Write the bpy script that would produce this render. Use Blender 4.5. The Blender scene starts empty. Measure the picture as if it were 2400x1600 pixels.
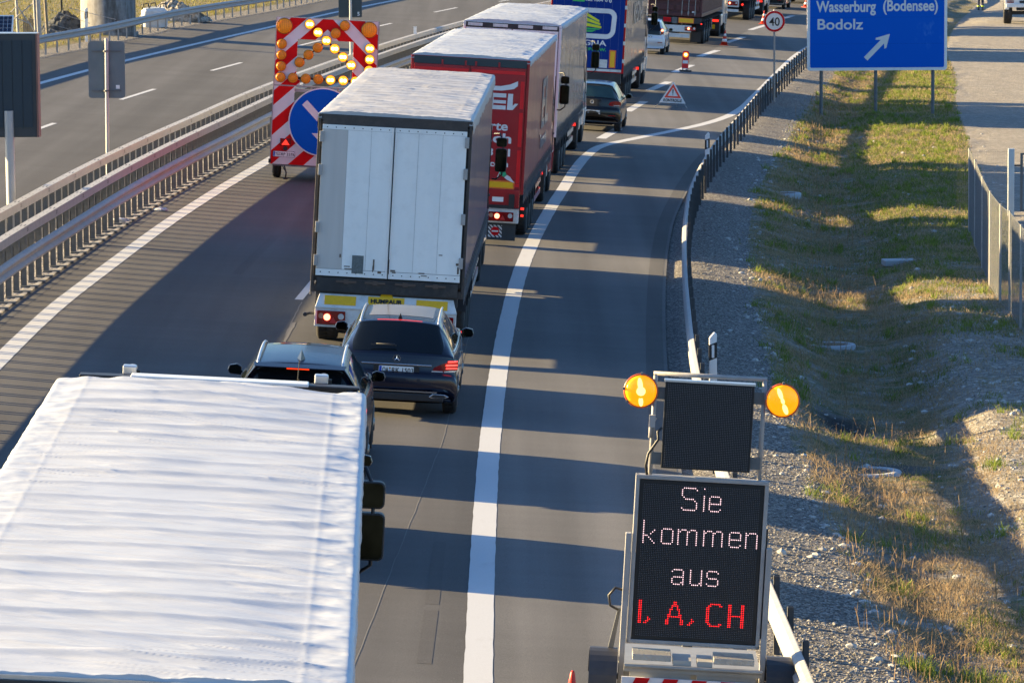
import bpy, bmesh, math, random
import numpy as np
from mathutils import Matrix, Vector
random.seed(7); rng = np.random.default_rng(7)
SC = bpy.context.scene
COL = SC.collection
# ------------------------------------------------------------------ camera, sky, sun, exposure
F_PX, PITCH, ROLL, HC, S = 10523.3, 0.110287, 0.005992, 8.5647, 0.06
cam = bpy.data.cameras.new('camera'); cam.sensor_width = 36.0; cam.lens = F_PX / 2400 * 36
cam.clip_start = 1.0; cam.clip_end = 6000
camo = bpy.data.objects.new('camera', cam); COL.objects.link(camo); SC.camera = camo
_f = Vector((0, math.cos(PITCH), -math.sin(PITCH))); _r = Vector((1, 0, 0)); _d = Vector((0, -math.sin(PITCH), -math.cos(PITCH)))
_c, _s = math.cos(ROLL), math.sin(ROLL)
CR = _c * _r + _s * _d; CD = -_s * _r + _c * _d
M = Matrix((CR, -CD, -_f)).transposed().to_4x4(); M.translation = Vector((0, 0, HC)); camo.matrix_world = M
cam.dof.use_dof = True; cam.dof.focus_distance = 52; cam.dof.aperture_fstop = 18
SUND = Vector((-1, 0.26, 0.285)).normalized()
world = bpy.data.worlds.new("World"); SC.world = world; world.use_nodes = True
wn = world.node_tree; sky = wn.nodes.new('ShaderNodeTexSky'); sky.sky_type = 'NISHITA'; sky.sun_disc = False
sky.sun_elevation = math.asin(SUND.z); sky.sun_rotation = math.atan2(SUND.x, SUND.y) % (2 * math.pi)
sky.air_density = 1.0; sky.dust_density = 0.8; sky.ozone_density = 5.0
bg = wn.nodes['Background']; bg.inputs['Strength'].default_value = 0.068
wn.links.new(sky.outputs[0], bg.inputs[0])
sl = bpy.data.lights.new('sun', 'SUN'); sl.energy = 5.0; sl.angle = math.radians(0.55); sl.color = (1.0, 0.75, 0.38)
so = bpy.data.objects.new('sun', sl); COL.objects.link(so); so.rotation_euler = SUND.to_track_quat('Z', 'Y').to_euler()
vs = SC.view_settings; vs.view_transform = 'Standard'; vs.look = 'None'; vs.exposure = 2.25; vs.gamma = 1.0; vs.use_curve_mapping = False

# ------------------------------------------------------------------ tagging
def tag(o, label=None, cat=None, group=None, kind=None):
    if label: o['label'] = label
    if cat: o['category'] = cat
    if group: o['group'] = group
    if kind: o['kind'] = kind
    return o
def empty(name, mat=None):
    o = bpy.data.objects.new(name, None); COL.objects.link(o); o.empty_display_size = .3
    if mat is not None: o.matrix_world = mat
    return o
UP = Vector((S, 0, 1)).normalized()
def onroad(x, y, yaw=0, dz=0):
    fw = Vector((math.sin(yaw), math.cos(yaw), 0)); fw = (fw - UP * fw.dot(UP)).normalized(); ri = fw.cross(UP)
    m = Matrix((ri, fw, UP)).transposed().to_4x4(); m.translation = Vector((x, y, -S * x + dz)); return m
def upright(x, y, z, yaw=0):
    return Matrix.Translation((x, y, z)) @ Matrix.Rotation(-yaw, 4, 'Z')
# ------------------------------------------------------------------ numpy noise
def _hash(ix, iy, seed):
    h = (ix * 374761393 + iy * 668265263 + seed * 1442695041) & 0x7fffffff
    h = ((h ^ (h >> 13)) * 1274126177) & 0x7fffffff
    return ((h ^ (h >> 16)) & 0xffff) / 65535.0
def vnoise(x, y, seed=0):
    x = np.asarray(x, float); y = np.asarray(y, float)
    ix = np.floor(x).astype(np.int64); iy = np.floor(y).astype(np.int64); fx = x - ix; fy = y - iy
    fx = fx * fx * fx * (fx * (fx * 6 - 15) + 10); fy = fy * fy * fy * (fy * (fy * 6 - 15) + 10)
    a = _hash(ix, iy, seed); b = _hash(ix + 1, iy, seed); c = _hash(ix, iy + 1, seed); d = _hash(ix + 1, iy + 1, seed)
    return (a * (1 - fx) + b * fx) * (1 - fy) + (c * (1 - fx) + d * fx) * fy
def fbm(x, y, o=4, seed=0):
    s = 0; a = .5; t = 0
    for i in range(o):
        s = s + a * vnoise(x * 2 ** i + 13.7 * i, y * 2 ** i + 7.1 * i, seed + i); t += a; a *= .5
    return s / t * 2 - 1
# ------------------------------------------------------------------ materials
MATS = {}
def mat(name, col=(.5, .5, .5), rough=.6, metal=0., var=.12, vscale=3., bump=0., bscale=60., emit=None, estr=0., coat=0., spec=.5, dirt=0., stretch=None, alpha=None):
    if name in MATS: return MATS[name]
    m = bpy.data.materials.new(name); m.use_nodes = True; nt = m.node_tree; N = nt.nodes; L = nt.links
    b = N['Principled BSDF']; b.inputs['Roughness'].default_value = rough; b.inputs['Metallic'].default_value = metal
    b.inputs['Specular IOR Level'].default_value = spec; b.inputs['Coat Weight'].default_value = coat; b.inputs['Coat Roughness'].default_value = .04
    tc = N.new('ShaderNodeTexCoord'); mp = N.new('ShaderNodeMapping'); L.new(tc.outputs['Object'], mp.inputs[0])
    if stretch: mp.inputs['Scale'].default_value = stretch
    nz = N.new('ShaderNodeTexNoise'); nz.inputs['Scale'].default_value = vscale; nz.inputs['Detail'].default_value = 6; L.new(mp.outputs[0], nz.inputs[0])
    mr = N.new('ShaderNodeMapRange'); mr.inputs[1].default_value = .25; mr.inputs[2].default_value = .75; mr.inputs[3].default_value = 1 - var; mr.inputs[4].default_value = 1 + var
    L.new(nz.outputs[0], mr.inputs[0])
    mx = N.new('ShaderNodeMix'); mx.data_type = 'RGBA'; mx.blend_type = 'MULTIPLY'; mx.inputs[0].default_value = 1
    mx.inputs[6].default_value = (*col, 1); L.new(mr.outputs[0], mx.inputs[7]); out = mx.outputs[2]
    if dirt:
        n2 = N.new('ShaderNodeTexNoise'); n2.inputs['Scale'].default_value = 5; n2.inputs['Detail'].default_value = 9; n2.inputs['Roughness'].default_value = .7; L.new(tc.outputs['Object'], n2.inputs[0])
        r2 = N.new('ShaderNodeMapRange'); r2.inputs[1].default_value = .5; r2.inputs[2].default_value = .75; r2.inputs[4].default_value = dirt; L.new(n2.outputs[0], r2.inputs[0])
        m2 = N.new('ShaderNodeMix'); m2.data_type = 'RGBA'; L.new(r2.outputs[0], m2.inputs[0]); L.new(out, m2.inputs[6]); m2.inputs[7].default_value = (.12, .10, .08, 1); out = m2.outputs[2]
    L.new(out, b.inputs['Base Color'])
    if bump:
        nb = N.new('ShaderNodeTexNoise'); nb.inputs['Scale'].default_value = bscale; nb.inputs['Detail'].default_value = 4; L.new(tc.outputs['Object'], nb.inputs[0])
        bp = N.new('ShaderNodeBump'); bp.inputs['Strength'].default_value = bump; bp.inputs['Distance'].default_value = .01; L.new(nb.outputs[0], bp.inputs['Height']); L.new(bp.outputs[0], b.inputs['Normal'])
    if emit: b.inputs['Emission Color'].default_value = (*emit, 1); b.inputs['Emission Strength'].default_value = estr
    if alpha is not None: b.inputs['Alpha'].default_value = alpha
    MATS[name] = m; return m

def nodes(name):
    m = bpy.data.materials.new(name); m.use_nodes = True; MATS[name] = m
    return m, m.node_tree.nodes, m.node_tree.links, m.node_tree.nodes['Principled BSDF']
def N_(N, t, **k):
    n = N.new(t)
    for a, v in k.items(): setattr(n, a, v)
    return n
def noise(N, L, src, scale, detail=5, rough=.5, stretch=None):
    if stretch:
        mp = N.new('ShaderNodeMapping'); mp.inputs['Scale'].default_value = stretch; L.new(src, mp.inputs[0]); src = mp.outputs[0]
    n = N.new('ShaderNodeTexNoise'); n.inputs['Scale'].default_value = scale; n.inputs['Detail'].default_value = detail; n.inputs['Roughness'].default_value = rough
    L.new(src, n.inputs[0]); return n.outputs[0]
def rng_(N, L, src, a, b, c=0., d=1.):
    r = N.new('ShaderNodeMapRange'); r.inputs[1].default_value = a; r.inputs[2].default_value = b; r.inputs[3].default_value = c; r.inputs[4].default_value = d
    L.new(src, r.inputs[0]); return r.outputs[0]
def mixc(N, L, fac, a, b, mode='MIX'):
    m = N.new('ShaderNodeMix'); m.data_type = 'RGBA'; m.blend_type = mode
    for i, v in ((0, fac), (6, a), (7, b)):
        if isinstance(v, (int, float)): m.inputs[i].default_value = v
        elif isinstance(v, tuple): m.inputs[i].default_value = (*v, 1)
        else: L.new(v, m.inputs[i])
    return m.outputs[2]
def math_(N, L, op, a, b=None):
    m = N.new('ShaderNodeMath'); m.operation = op
    for i, v in ((0, a), (1, b)):
        if v is None: continue
        if isinstance(v, (int, float)): m.inputs[i].default_value = v
        else: L.new(v, m.inputs[i])
    return m.outputs[0]
def bump(N, L, b, h, strength, dist):
    p = N.new('ShaderNodeBump'); p.inputs['Strength'].default_value = strength; p.inputs['Distance'].default_value = dist
    L.new(h, p.inputs['Height']); L.new(p.outputs[0], b.inputs['Normal'])

def asphalt(name, base=(.118, .116, .115)):
    m, N, L, b = nodes(name); tc = N.new('ShaderNodeTexCoord').outputs['Object']
    g = noise(N, L, tc, 75, 4, .8); l = noise(N, L, tc, .35, 4); st = noise(N, L, tc, 1.0, 4, .5, (1.6, .03, 1)); cr = noise(N, L, tc, 1.0, 3, .5, (.15, 2.5, 1))
    c = mixc(N, L, 1.0, base, rng_(N, L, g, .34, .66, .62, 1.4), 'MULTIPLY')
    c = mixc(N, L, 1.0, c, rng_(N, L, l, .3, .7, .9, 1.1), 'MULTIPLY')
    c = mixc(N, L, 1.0, c, rng_(N, L, st, .3, .7, .82, 1.16), 'MULTIPLY')
    c = mixc(N, L, 1.0, c, rng_(N, L, cr, .3, .7, .95, 1.05), 'MULTIPLY')
    sp = noise(N, L, tc, 38, 1, .5); c = mixc(N, L, rng_(N, L, sp, .76, .80, 0, .5), c, (.3, .28, .25)); pa = noise(N, L, tc, 1.0, 2, .5, (.9, .012, 1)); c = mixc(N, L, 1.0, c, rng_(N, L, pa, .42, .60, .90, 1.07), 'MULTIPLY')
    L.new(c, b.inputs['Base Color']); b.inputs['Roughness'].default_value = .85; b.inputs['Specular IOR Level'].default_value = .3
    bump(N, L, b, g, .35, .004); return m
def paint(name, col=(.50, .51, .52)):
    m, N, L, b = nodes(name); tc = N.new('ShaderNodeTexCoord').outputs['Object']
    g = noise(N, L, tc, 60, 4, .7); l = noise(N, L, tc, 2.2, 6, .7, (1, .4, 1))
    c = mixc(N, L, 1.0, col, rng_(N, L, g, .3, .7, .9, 1.05), 'MULTIPLY'); c = mixc(N, L, rng_(N, L, l, .58, .8, 0, .35), c, (.3, .28, .26))
    L.new(c, b.inputs['Base Color']); b.inputs['Roughness'].default_value = .7; return m
def gravel_cols(N, L, tc, scale, cols):
    v = N.new('ShaderNodeTexVoronoi'); v.inputs['Scale'].default_value = scale; L.new(tc, v.inputs['Vector'])
    rp = N.new('ShaderNodeValToRGB'); sx = N.new('ShaderNodeSeparateColor'); L.new(v.outputs['Color'], sx.inputs[0]); L.new(sx.outputs[0], rp.inputs[0])
    rp.color_ramp.interpolation = 'LINEAR'; e = rp.color_ramp.elements; e[0].color = (*cols[0], 1); e[1].color = (*cols[-1], 1)
    for i, c in enumerate(cols[1:-1]): x = e.new((i + 1) / (len(cols) - 1)); x.color = (*c, 1)
    return rp.outputs[0], v.outputs['Distance']
def gravel(name, scale=28, cols=((.07, .065, .06), (.16, .15, .14), (.22, .205, .19), (.42, .40, .37))):
    m, N, L, b = nodes(name); tc = N.new('ShaderNodeTexCoord').outputs['Object']
    c, d = gravel_cols(N, L, tc, scale, cols); l = noise(N, L, tc, .8, 4)
    c = mixc(N, L, 1.0, c, rng_(N, L, l, .3, .7, .85, 1.15), 'MULTIPLY'); L.new(c, b.inputs['Base Color']); b.inputs['Roughness'].default_value = .95
    bump(N, L, b, math_(N, L, 'SUBTRACT', 1., d), .9, .03); return m
def ground_mat():
    m, N, L, b = nodes('ground_soil_and_grass'); tc = N.new('ShaderNodeTexCoord').outputs['Object']
    at = N.new('ShaderNodeAttribute'); at.attribute_name = 'zone'; sp = N.new('ShaderNodeSeparateColor'); L.new(at.outputs['Color'], sp.inputs[0])
    gc, gd = gravel_cols(N, L, tc, 30, ((.06, .055, .05), (.13, .12, .11), (.19, .175, .16), (.40, .38, .35)))
    n1 = noise(N, L, tc, 3.5, 7, .65); n2 = noise(N, L, tc, 1.1, 6, .6); n3 = noise(N, L, tc, 22, 4, .7)
    fine = noise(N, L, tc, 14, 6, .75)
    grass = mixc(N, L, rng_(N, L, fine, .35, .65), (.045, .065, .018), (.13, .145, .05))
    dry = mixc(N, L, rng_(N, L, n3, .35, .65), (.14, .10, .055), (.30, .225, .13))
    soil = mixc(N, L, rng_(N, L, n3, .3, .7), (.15, .135, .115), (.30, .275, .235))
    st, sd = gravel_cols(N, L, tc, 11, ((.15, .14, .12), (.2, .185, .165), (.26, .24, .21), (.5, .48, .44)))
    soil = mixc(N, L, .55, soil, st)
    a = mixc(N, L, rng_(N, L, n1, .42, .58), dry, grass)
    a = mixc(N, L, rng_(N, L, math_(N, L, 'ADD', n2, math_(N, L, 'MULTIPLY', sp.outputs[1], .5)), .72, .55), a, soil)
    a = mixc(N, L, rng_(N, L, math_(N, L, 'ADD', math_(N, L, 'MULTIPLY', n1, .35), sp.outputs[0]), .60, .72), a, gc)
    road = mixc(N, L, rng_(N, L, n2, .3, .7), (.20, .18, .155), (.29, .265, .23)); road = mixc(N, L, .35, road, st)
    a = mixc(N, L, rng_(N, L, math_(N, L, 'ADD', math_(N, L, 'MULTIPLY', n1, .35), sp.outputs[2]), .55, .75), a, road)
    al = at.outputs['Alpha']; a = mixc(N, L, rng_(N, L, al, 0, 1, 1., 0.), a, (.018, .020, .022))
    L.new(a, b.inputs['Base Color']); b.inputs['Roughness'].default_value = .95; b.inputs['Specular IOR Level'].default_value = .2
    h = math_(N, L, 'ADD', math_(N, L, 'MULTIPLY', gd, -.6), math_(N, L, 'ADD', n3, fine)); bump(N, L, b, h, .8, .04); return m

GALV = mat('galvanised_steel', (.33, .32, .31), .55, .1, .14, 7, .15, 40)
GALVD = mat('weathered_galvanised_steel', (.13, .135, .135), .6, .2, .2, 9, .2, 60)
WHITE = mat('white_paint', (.74, .74, .73), .35, 0, .05, 4, coat=.3)
WHITED = mat('soiled_white_paint', (.62, .62, .60), .5, 0, .1, 3, dirt=.5)
BLACK = mat('black_plastic', (.018, .018, .02), .5, 0, .2, 20)
RUBBER = mat('tyre_rubber', (.022, .021, .021), .8, 0, .25, 12, .3, 90)
CHASSIS = mat('dark_chassis_steel', (.03, .03, .032), .6, .2, .3, 6, dirt=.4)
CHROME = mat('chrome', (.72, .73, .75), .15, 1., .05)
ALU = mat('aluminium', (.62, .63, .64), .33, .8, .08, 10)
MIRR = mat('mirror_glass', (.035, .042, .032), .05, 1., .45, 6)  # dark green reflection of trees is put into the mirror colour
REDL = mat('red_lamp_lens', (.20, .004, .006), .15, 0, .15, 60, coat=.6)
REDON = mat('lit_red_lamp', (.5, .01, .01), .3, emit=(1, .03, .015), estr=.4)
REDHOT = mat('lit_brake_bulb', (1, .3, .2), .3, emit=(1, .20, .10), estr=1.4)
CLEARL = mat('clear_lamp_lens', (.55, .56, .56), .15, .2, .1, 50, coat=.5)
AMBER = mat('amber_lens', (1.0, .36, .008), .4, 0, .2, 45)  # base colour raised to stand in for backlight through the lens
AMBLIT = mat('lit_amber_lens', (.9, .35, .02), .3, 0, .25, 40, emit=(1, .26, .0), estr=.9)
AMBHOT = mat('lit_amber_bulb', (1, .7, .3), .3, emit=(1, .62, .22), estr=8)
YEL = mat('yellow_reflective_sheet', (.80, .44, .01), .35, 0, .08, 20)
ORAN = mat('orange_reflective_edge', (.75, .16, .03), .35, 0, .08, 20)
REDSH = mat('red_reflective_sheet', (.56, .006, .010), .5, 0, .08, 9, spec=.15)
WHSH = mat('white_reflective_sheet', (.74, .73, .72), .45, 0, .05, 9, dirt=.12)
PLATE = mat('white_number_plate', (.78, .78, .76), .4, 0, .04)
EUBL = mat('blue_plate_band', (.01, .06, .42), .4)
INK = mat('black_lettering', (.012, .012, .012), .5, 0, .1)
GLASSD = mat('dark_window_glass', (.006, .008, .010), .06, 0, .1, spec=.35)
GLASSC = mat('window_glass', (.03, .04, .038), .05, 0, .2, 3, spec=.8, coat=.4)
CONC = mat('weathered_concrete', (.33, .31, .28), .85, 0, .25, 1.2, .4, 18, dirt=.35)
TARP = None

# ------------------------------------------------------------------ mesh builder
class MB:
    def __init__(s): s.v = []; s.f = []; s.m = []; s.sm = []
    def add(s, vs, fs, mi=0, smooth=False):
        b = len(s.v); s.v += [tuple(v) for v in vs]; s.f += [tuple(b + i for i in f) for f in fs]; s.m += [mi] * len(fs); s.sm += [smooth] * len(fs); return s
    def box(s, x0, x1, y0, y1, z0, z1, mi=0, M=None):
        v = [Vector(p) for p in ((x0, y0, z0), (x1, y0, z0), (x1, y1, z0), (x0, y1, z0), (x0, y0, z1), (x1, y0, z1), (x1, y1, z1), (x0, y1, z1))]
        if M is not None: v = [M @ p for p in v]
        return s.add(v, [(0, 3, 2, 1), (4, 5, 6, 7), (0, 1, 5, 4), (1, 2, 6, 5), (2, 3, 7, 6), (3, 0, 4, 7)], mi)
    def rbox(s, x0, x1, y0, y1, z0, z1, r=.03, mi=0, M=None):
        """box whose outline in x/z has rounded corners"""
        pts = []
        for cx, cz, a0 in ((x1 - r, z1 - r, 0), (x0 + r, z1 - r, 90), (x0 + r, z0 + r, 180), (x1 - r, z0 + r, 270)):
            for k in range(4): a = math.radians(a0 + 30 * k); pts.append((cx + r * math.cos(a), cz + r * math.sin(a)))
        return s.prism(pts, y0, y1, mi, M)
    def prism(s, pts, y0, y1, mi=0, M=None, smooth=False):
        n = len(pts); v = [Vector((p[0], y0, p[1])) for p in pts] + [Vector((p[0], y1, p[1])) for p in pts]
        if M is not None: v = [M @ p for p in v]
        fs = [tuple(range(n)), tuple(range(2 * n - 1, n - 1, -1))] + [(i, n + i, n + (i + 1) % n, (i + 1) % n) for i in range(n)]
        return s.add(v, fs, mi, smooth)
    def cyl(s, p0, p1, r, n=16, mi=0, r1=None, cap=True, smooth=True):
        p0 = Vector(p0); p1 = Vector(p1); r1 = r if r1 is None else r1; d = (p1 - p0).normalized()
        a = d.orthogonal().normalized(); b = d.cross(a)
        v = [p0 + (a * math.cos(2 * math.pi * i / n) + b * math.sin(2 * math.pi * i / n)) * r for i in range(n)] + [p1 + (a * math.cos(2 * math.pi * i / n) + b * math.sin(2 * math.pi * i / n)) * r1 for i in range(n)]
        s.add(v, [(i, (i + 1) % n, n + (i + 1) % n, n + i) for i in range(n)], mi, smooth)
        if cap: s.add(v, [tuple(range(n - 1, -1, -1)), tuple(range(n, 2 * n))], mi)
        return s
    def tube(s, pts, r, n=8, mi=0):
        pts = [Vector(p) for p in pts]; rings = []; a = None
        for i, p in enumerate(pts):
            d = (pts[min(i + 1, len(pts) - 1)] - pts[max(i - 1, 0)]).normalized()
            a = d.orthogonal().normalized() if a is None else (a - d * a.dot(d)).normalized(); b = d.cross(a)
            rings.append([p + (a * math.cos(2 * math.pi * k / n) + b * math.sin(2 * math.pi * k / n)) * r for k in range(n)])
        v = [p for rg in rings for p in rg]; f = []
        for i in range(len(rings) - 1):
            for k in range(n): f.append((i * n + k, i * n + (k + 1) % n, (i + 1) * n + (k + 1) % n, (i + 1) * n + k))
        f += [tuple(range(n - 1, -1, -1)), tuple(range((len(rings) - 1) * n, len(rings) * n))]
        return s.add(v, f, mi, True)
    def lathe(s, prof, origin, axis='x', n=28, mi=0, smooth=True):
        """prof: list of (along, radius)"""
        ox, oy, oz = origin; v = []; f = []
        for a, r in prof:
            for k in range(n):
                t = 2 * math.pi * k / n; c, q = r * math.cos(t), r * math.sin(t)
                v.append({'x': (ox + a, oy + c, oz + q), 'y': (ox + c, oy + a, oz + q), 'z': (ox + c, oy + q, oz + a)}[axis])
        for i in range(len(prof) - 1):
            for k in range(n): f.append((i * n + k, i * n + (k + 1) % n, (i + 1) * n + (k + 1) % n, (i + 1) * n + k))
        f += [tuple(range(n)), tuple(range(len(prof) * n - 1, (len(prof) - 1) * n - 1, -1))]
        return s.add(v, f, mi, smooth)
    def grid(s, P, mi=0, smooth=True):
        P = np.asarray(P); a, b = P.shape[:2]; f = []
        for i in range(a - 1):
            for j in range(b - 1): f.append((i * b + j, (i + 1) * b + j, (i + 1) * b + j + 1, i * b + j + 1))
        return s.add([tuple(p) for p in P.reshape(-1, 3)], f, mi, smooth)
    def build(s, name, mats, parent=None, bevel=0, solid=0, normals=True):
        me = bpy.data.meshes.new(name); me.from_pydata(s.v, [], s.f); me.update()
        mats = mats if isinstance(mats, (list, tuple)) else [mats]
        for m in mats: me.materials.append(m)
        me.polygons.foreach_set('material_index', s.m); me.polygons.foreach_set('use_smooth', s.sm)
        if normals:
            bm = bmesh.new(); bm.from_mesh(me); bmesh.ops.recalc_face_normals(bm, faces=bm.faces); bm.to_mesh(me); bm.free()
        o = bpy.data.objects.new(name, me); COL.objects.link(o)
        if parent is not None: o.parent = parent
        if solid: d = o.modifiers.new('solid', 'SOLIDIFY'); d.thickness = solid; d.offset = 0
        if bevel:
            d = o.modifiers.new('bevel', 'BEVEL'); d.width = bevel; d.segments = 2; d.limit_method = 'ANGLE'; d.angle_limit = math.radians(50)
        return o
def npmesh(name, V, Fc, m, parent=None, smooth=True, mi=None):
    """fast mesh from numpy arrays; Fc is (n,3) or (n,4)"""
    me = bpy.data.meshes.new(name); k = Fc.shape[1]; me.vertices.add(len(V)); me.vertices.foreach_set('co', np.asarray(V, np.float32).ravel())
    me.loops.add(Fc.size); me.loops.foreach_set('vertex_index', Fc.astype(np.int32).ravel()); me.polygons.add(len(Fc))
    me.polygons.foreach_set('loop_start', np.arange(0, Fc.size, k, dtype=np.int32)); me.polygons.foreach_set('loop_total', np.full(len(Fc), k, np.int32))
    me.polygons.foreach_set('use_smooth', np.full(len(Fc), smooth))
    for q in (m if isinstance(m, (list, tuple)) else [m]): me.materials.append(q)
    if mi is not None: me.polygons.foreach_set('material_index', np.asarray(mi, np.int32))
    me.update(calc_edges=True); me.validate(); o = bpy.data.objects.new(name, me); COL.objects.link(o)
    if parent is not None: o.parent = parent
    return o
def gridfaces(a, b):
    i = np.arange((a - 1) * (b - 1)); r = i // (b - 1); c = i % (b - 1); q = r * b + c
    return np.stack([q, q + b, q + b + 1, q + 1], 1)
RX = Matrix.Rotation(math.pi / 2, 4, 'X')
_fontcache = {}
def text(s, size, m, parent, loc, name='lettering', sx=1., bold=0., align='LEFT', M=None, depth=.003, width=None, spacing=1.):
    """lettering in the local x/z plane facing -y (or placed by M); size = cap height"""
    cu = bpy.data.curves.new('t', 'FONT'); cu.body = s; cu.size = size / .73; cu.extrude = depth; cu.offset = bold; cu.align_x = align; cu.space_character = spacing
    o = bpy.data.objects.new('t', cu); COL.objects.link(o); bpy.context.view_layer.update()
    dg = bpy.context.evaluated_depsgraph_get(); me = bpy.data.meshes.new_from_object(o.evaluated_get(dg)); COL.objects.unlink(o); bpy.data.objects.remove(o)
    if width is not None:
        xs = [v.co.x for v in me.vertices]; sx = width / max(1e-6, (max(xs) - min(xs)))
    T = (M if M is not None else Matrix.Translation(loc) @ RX) @ Matrix.Diagonal((sx, 1, 1, 1)); me.transform(T)
    me.materials.clear(); me.materials.append(m); ob = bpy.data.objects.new(name, me); COL.objects.link(ob); ob.parent = parent; return ob

# ------------------------------------------------------------------ alignment of the motorway (metres; x right, y away)
def smooth_path(pts, ys):
    p = np.array(pts, float); y = np.clip(ys, p[0, 1], p[-1, 1]); x = np.interp(y, p[:, 1], p[:, 0])
    return x
def poly(pts):
    """catmull-rom x(y)"""
    p = np.array(pts, float); Y = p[:, 1]; X = p[:, 0]; d = np.gradient(X, Y)
    def fn(y):
        y = np.asarray(y, float); i = np.clip(np.searchsorted(Y, y) - 1, 0, len(Y) - 2); h = Y[i + 1] - Y[i]; t = np.clip((y - Y[i]) / h, 0, 1)
        a = (2 * t ** 3 - 3 * t ** 2 + 1) * X[i] + (t ** 3 - 2 * t ** 2 + t) * h * d[i] + (-2 * t ** 3 + 3 * t ** 2) * X[i + 1] + (t ** 3 - t ** 2) * h * d[i + 1]
        a = a + np.where(y > Y[-1], (y - Y[-1]) * d[-1], 0) + np.where(y < Y[0], (y - Y[0]) * d[0], 0); return a
    return fn
railR = poly([(3.05, 20), (2.88, 42), (2.77, 52), (2.76, 60), (2.88, 69), (3.12, 78), (3.38, 86), (3.78, 96), (4.25, 105), (4.9, 114), (5.75, 124), (6.77, 134.3), (7.85, 145.2), (8.9, 156), (10.14, 167.4), (12.37, 187.5), (15.7, 215), (20.6, 250), (28.5, 300), (40, 360)])
railB = poly([(-9.05, 30), (-9.15, 50), (-9.15, 66), (-9.03, 79), (-8.78, 87), (-8.42, 97), (-7.95, 106.5), (-7.35, 116.5), (-6.72, 127), (-5.9, 138), (-4.1, 159), (-1.1, 187.5), (2.6, 216), (8.0, 250), (17.2, 300), (30, 360)])
offA = lambda y: railB(y) - .82
whiteL = lambda y: railB(y) + .97 + .08 * np.clip((80 - np.asarray(y, float)) / 20, 0, 1.5)
solidR = poly([(-.37, 20), (-.37, 45), (-.37, 53), (-.34, 62), (-.26, 70), (-.12, 78.5), (.21, 91.1), (.50, 98), (.95, 106.7), (1.32, 113), (1.80, 121.2), (2.12, 125.5), (2.63, 130), (3.8, 134.6), (4.86, 138.4), (6.3, 144), (7.2, 148.6), (7.88, 153.4), (8.76, 161.5), (9.55, 169), (10.48, 178), (12.93, 200.6), (15.2, 218), (19.8, 252), (27.5, 300)])
leftEdge = poly([(-19.2, 30), (-18.95, 60), (-18.2, 90), (-17.0, 120), (-15.3, 146.3), (-14.15, 160.7), (-10.94, 193.5), (-7.58, 225.7), (-3.0, 262), (3.0, 300)])
leftAsph = poly([(-21.6, 30), (-21.2, 60), (-20.3, 90), (-18.9, 125), (-17.5, 150), (-16.75, 161.3), (-15.5, 173), (-13.9, 192), (-10.9, 217.2), (-9.2, 234), (-5.6, 262), (0.4, 300)])
ditch = poly([(4.85, 20), (4.8, 42), (4.9, 52), (5.2, 62), (5.6, 74), (6.35, 86), (7.2, 102), (8.45, 122), (10.75, 152), (12.9, 172), (16.5, 200), (22, 240), (31, 300)])
bank = poly([(7.2, 20), (7.2, 50), (7.4, 62), (7.9, 74), (8.6, 86), (9.5, 102), (10.9, 122), (12.9, 152), (15.3, 172), (18.8, 200), (25, 240), (34, 300)])
dirtE = poly([(9.2, 60), (10.3, 90), (11.9, 108), (12.6, 122), (14.3, 143), (16.3, 167), (18, 184), (20, 208), (24.5, 250), (31, 300)])
def pz(x): return -S * np.asarray(x, float)
def terr(x, y, detail=True):
    """height of the ground away from the carriageways"""
    x = np.asarray(x, float); y = np.asarray(y, float)
    r = railR(y); d = ditch(y); b = bank(y); g = r + 1.25
    dep = -.42 + .14 * np.clip((y - 112) / 15, 0, 1) - .12 * np.clip((88 - y) / 12, 0, 1) + .26 * np.clip((69 - y) / 3, 0, 1) + .03 * fbm(y * .09, y * 0 + 3.3, 2, 5)
    dep = dep + .22 * np.exp(-((y - 68.2) / .9) ** 2)
    off = np.zeros(np.broadcast(x, y).shape)
    t1 = np.clip((x - r - .3) / np.maximum(g - r - .3, .1), 0, 1); off = -.07 * t1
    t2 = np.clip((x - g) / np.maximum(d - g, .3), 0, 1); t2 = t2 * t2 * (3 - 2 * t2); off = off + (dep + .07) * t2
    fl = .9 * np.clip((90 - y) / 20, .25, 1); t3 = np.clip((x - d - fl) / (b - d - fl), 0, 1); t3 = t3 * t3 * (3 - 2 * t3); off = off + (-.02 - dep) * t3
    z = -S * np.minimum(x, b) + off - .012 * np.maximum(x - b, 0)
    la = leftAsph(y); zl = S * np.clip(-x, 0, None); lim = S * (-(la - 2.0)); z = np.where(x < 0, np.minimum(zl, lim) + off, z)
    out = np.clip((x - g) / .8, 0, 1) + np.clip((la - 1.2 - x) / 1.5, 0, 1)
    if detail:
        z = z + out * (.07 * fbm(x * .6, y * .45, 4, 2) + .03 * fbm(x * 3.1, y * 2.2, 3, 9)) * np.clip(1.35 - np.clip((x - dirtE(y)) / 1.0, 0, 1) * 1.1, .15, 1)
    return z
def G(u, v, dz=0.):
    d = _f * F_PX + CR * (u - 1200) + CD * (v - 800); t = (dz - HC) / (d.z + S * d.x); return Vector((0, 0, HC)) + t * d
def GT(u, v):
    """point where the view ray of the photo's pixel meets the terrain"""
    d = (_f * F_PX + CR * (u - 1200) + CD * (v - 800)).normalized(); t = 30.
    for i in range(4000):
        p = Vector((0, 0, HC)) + d * t; h = p.z - float(terr(p.x, p.y, True))
        if h < .002: break
        t += max(h * 4, .004)
    return p

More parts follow.
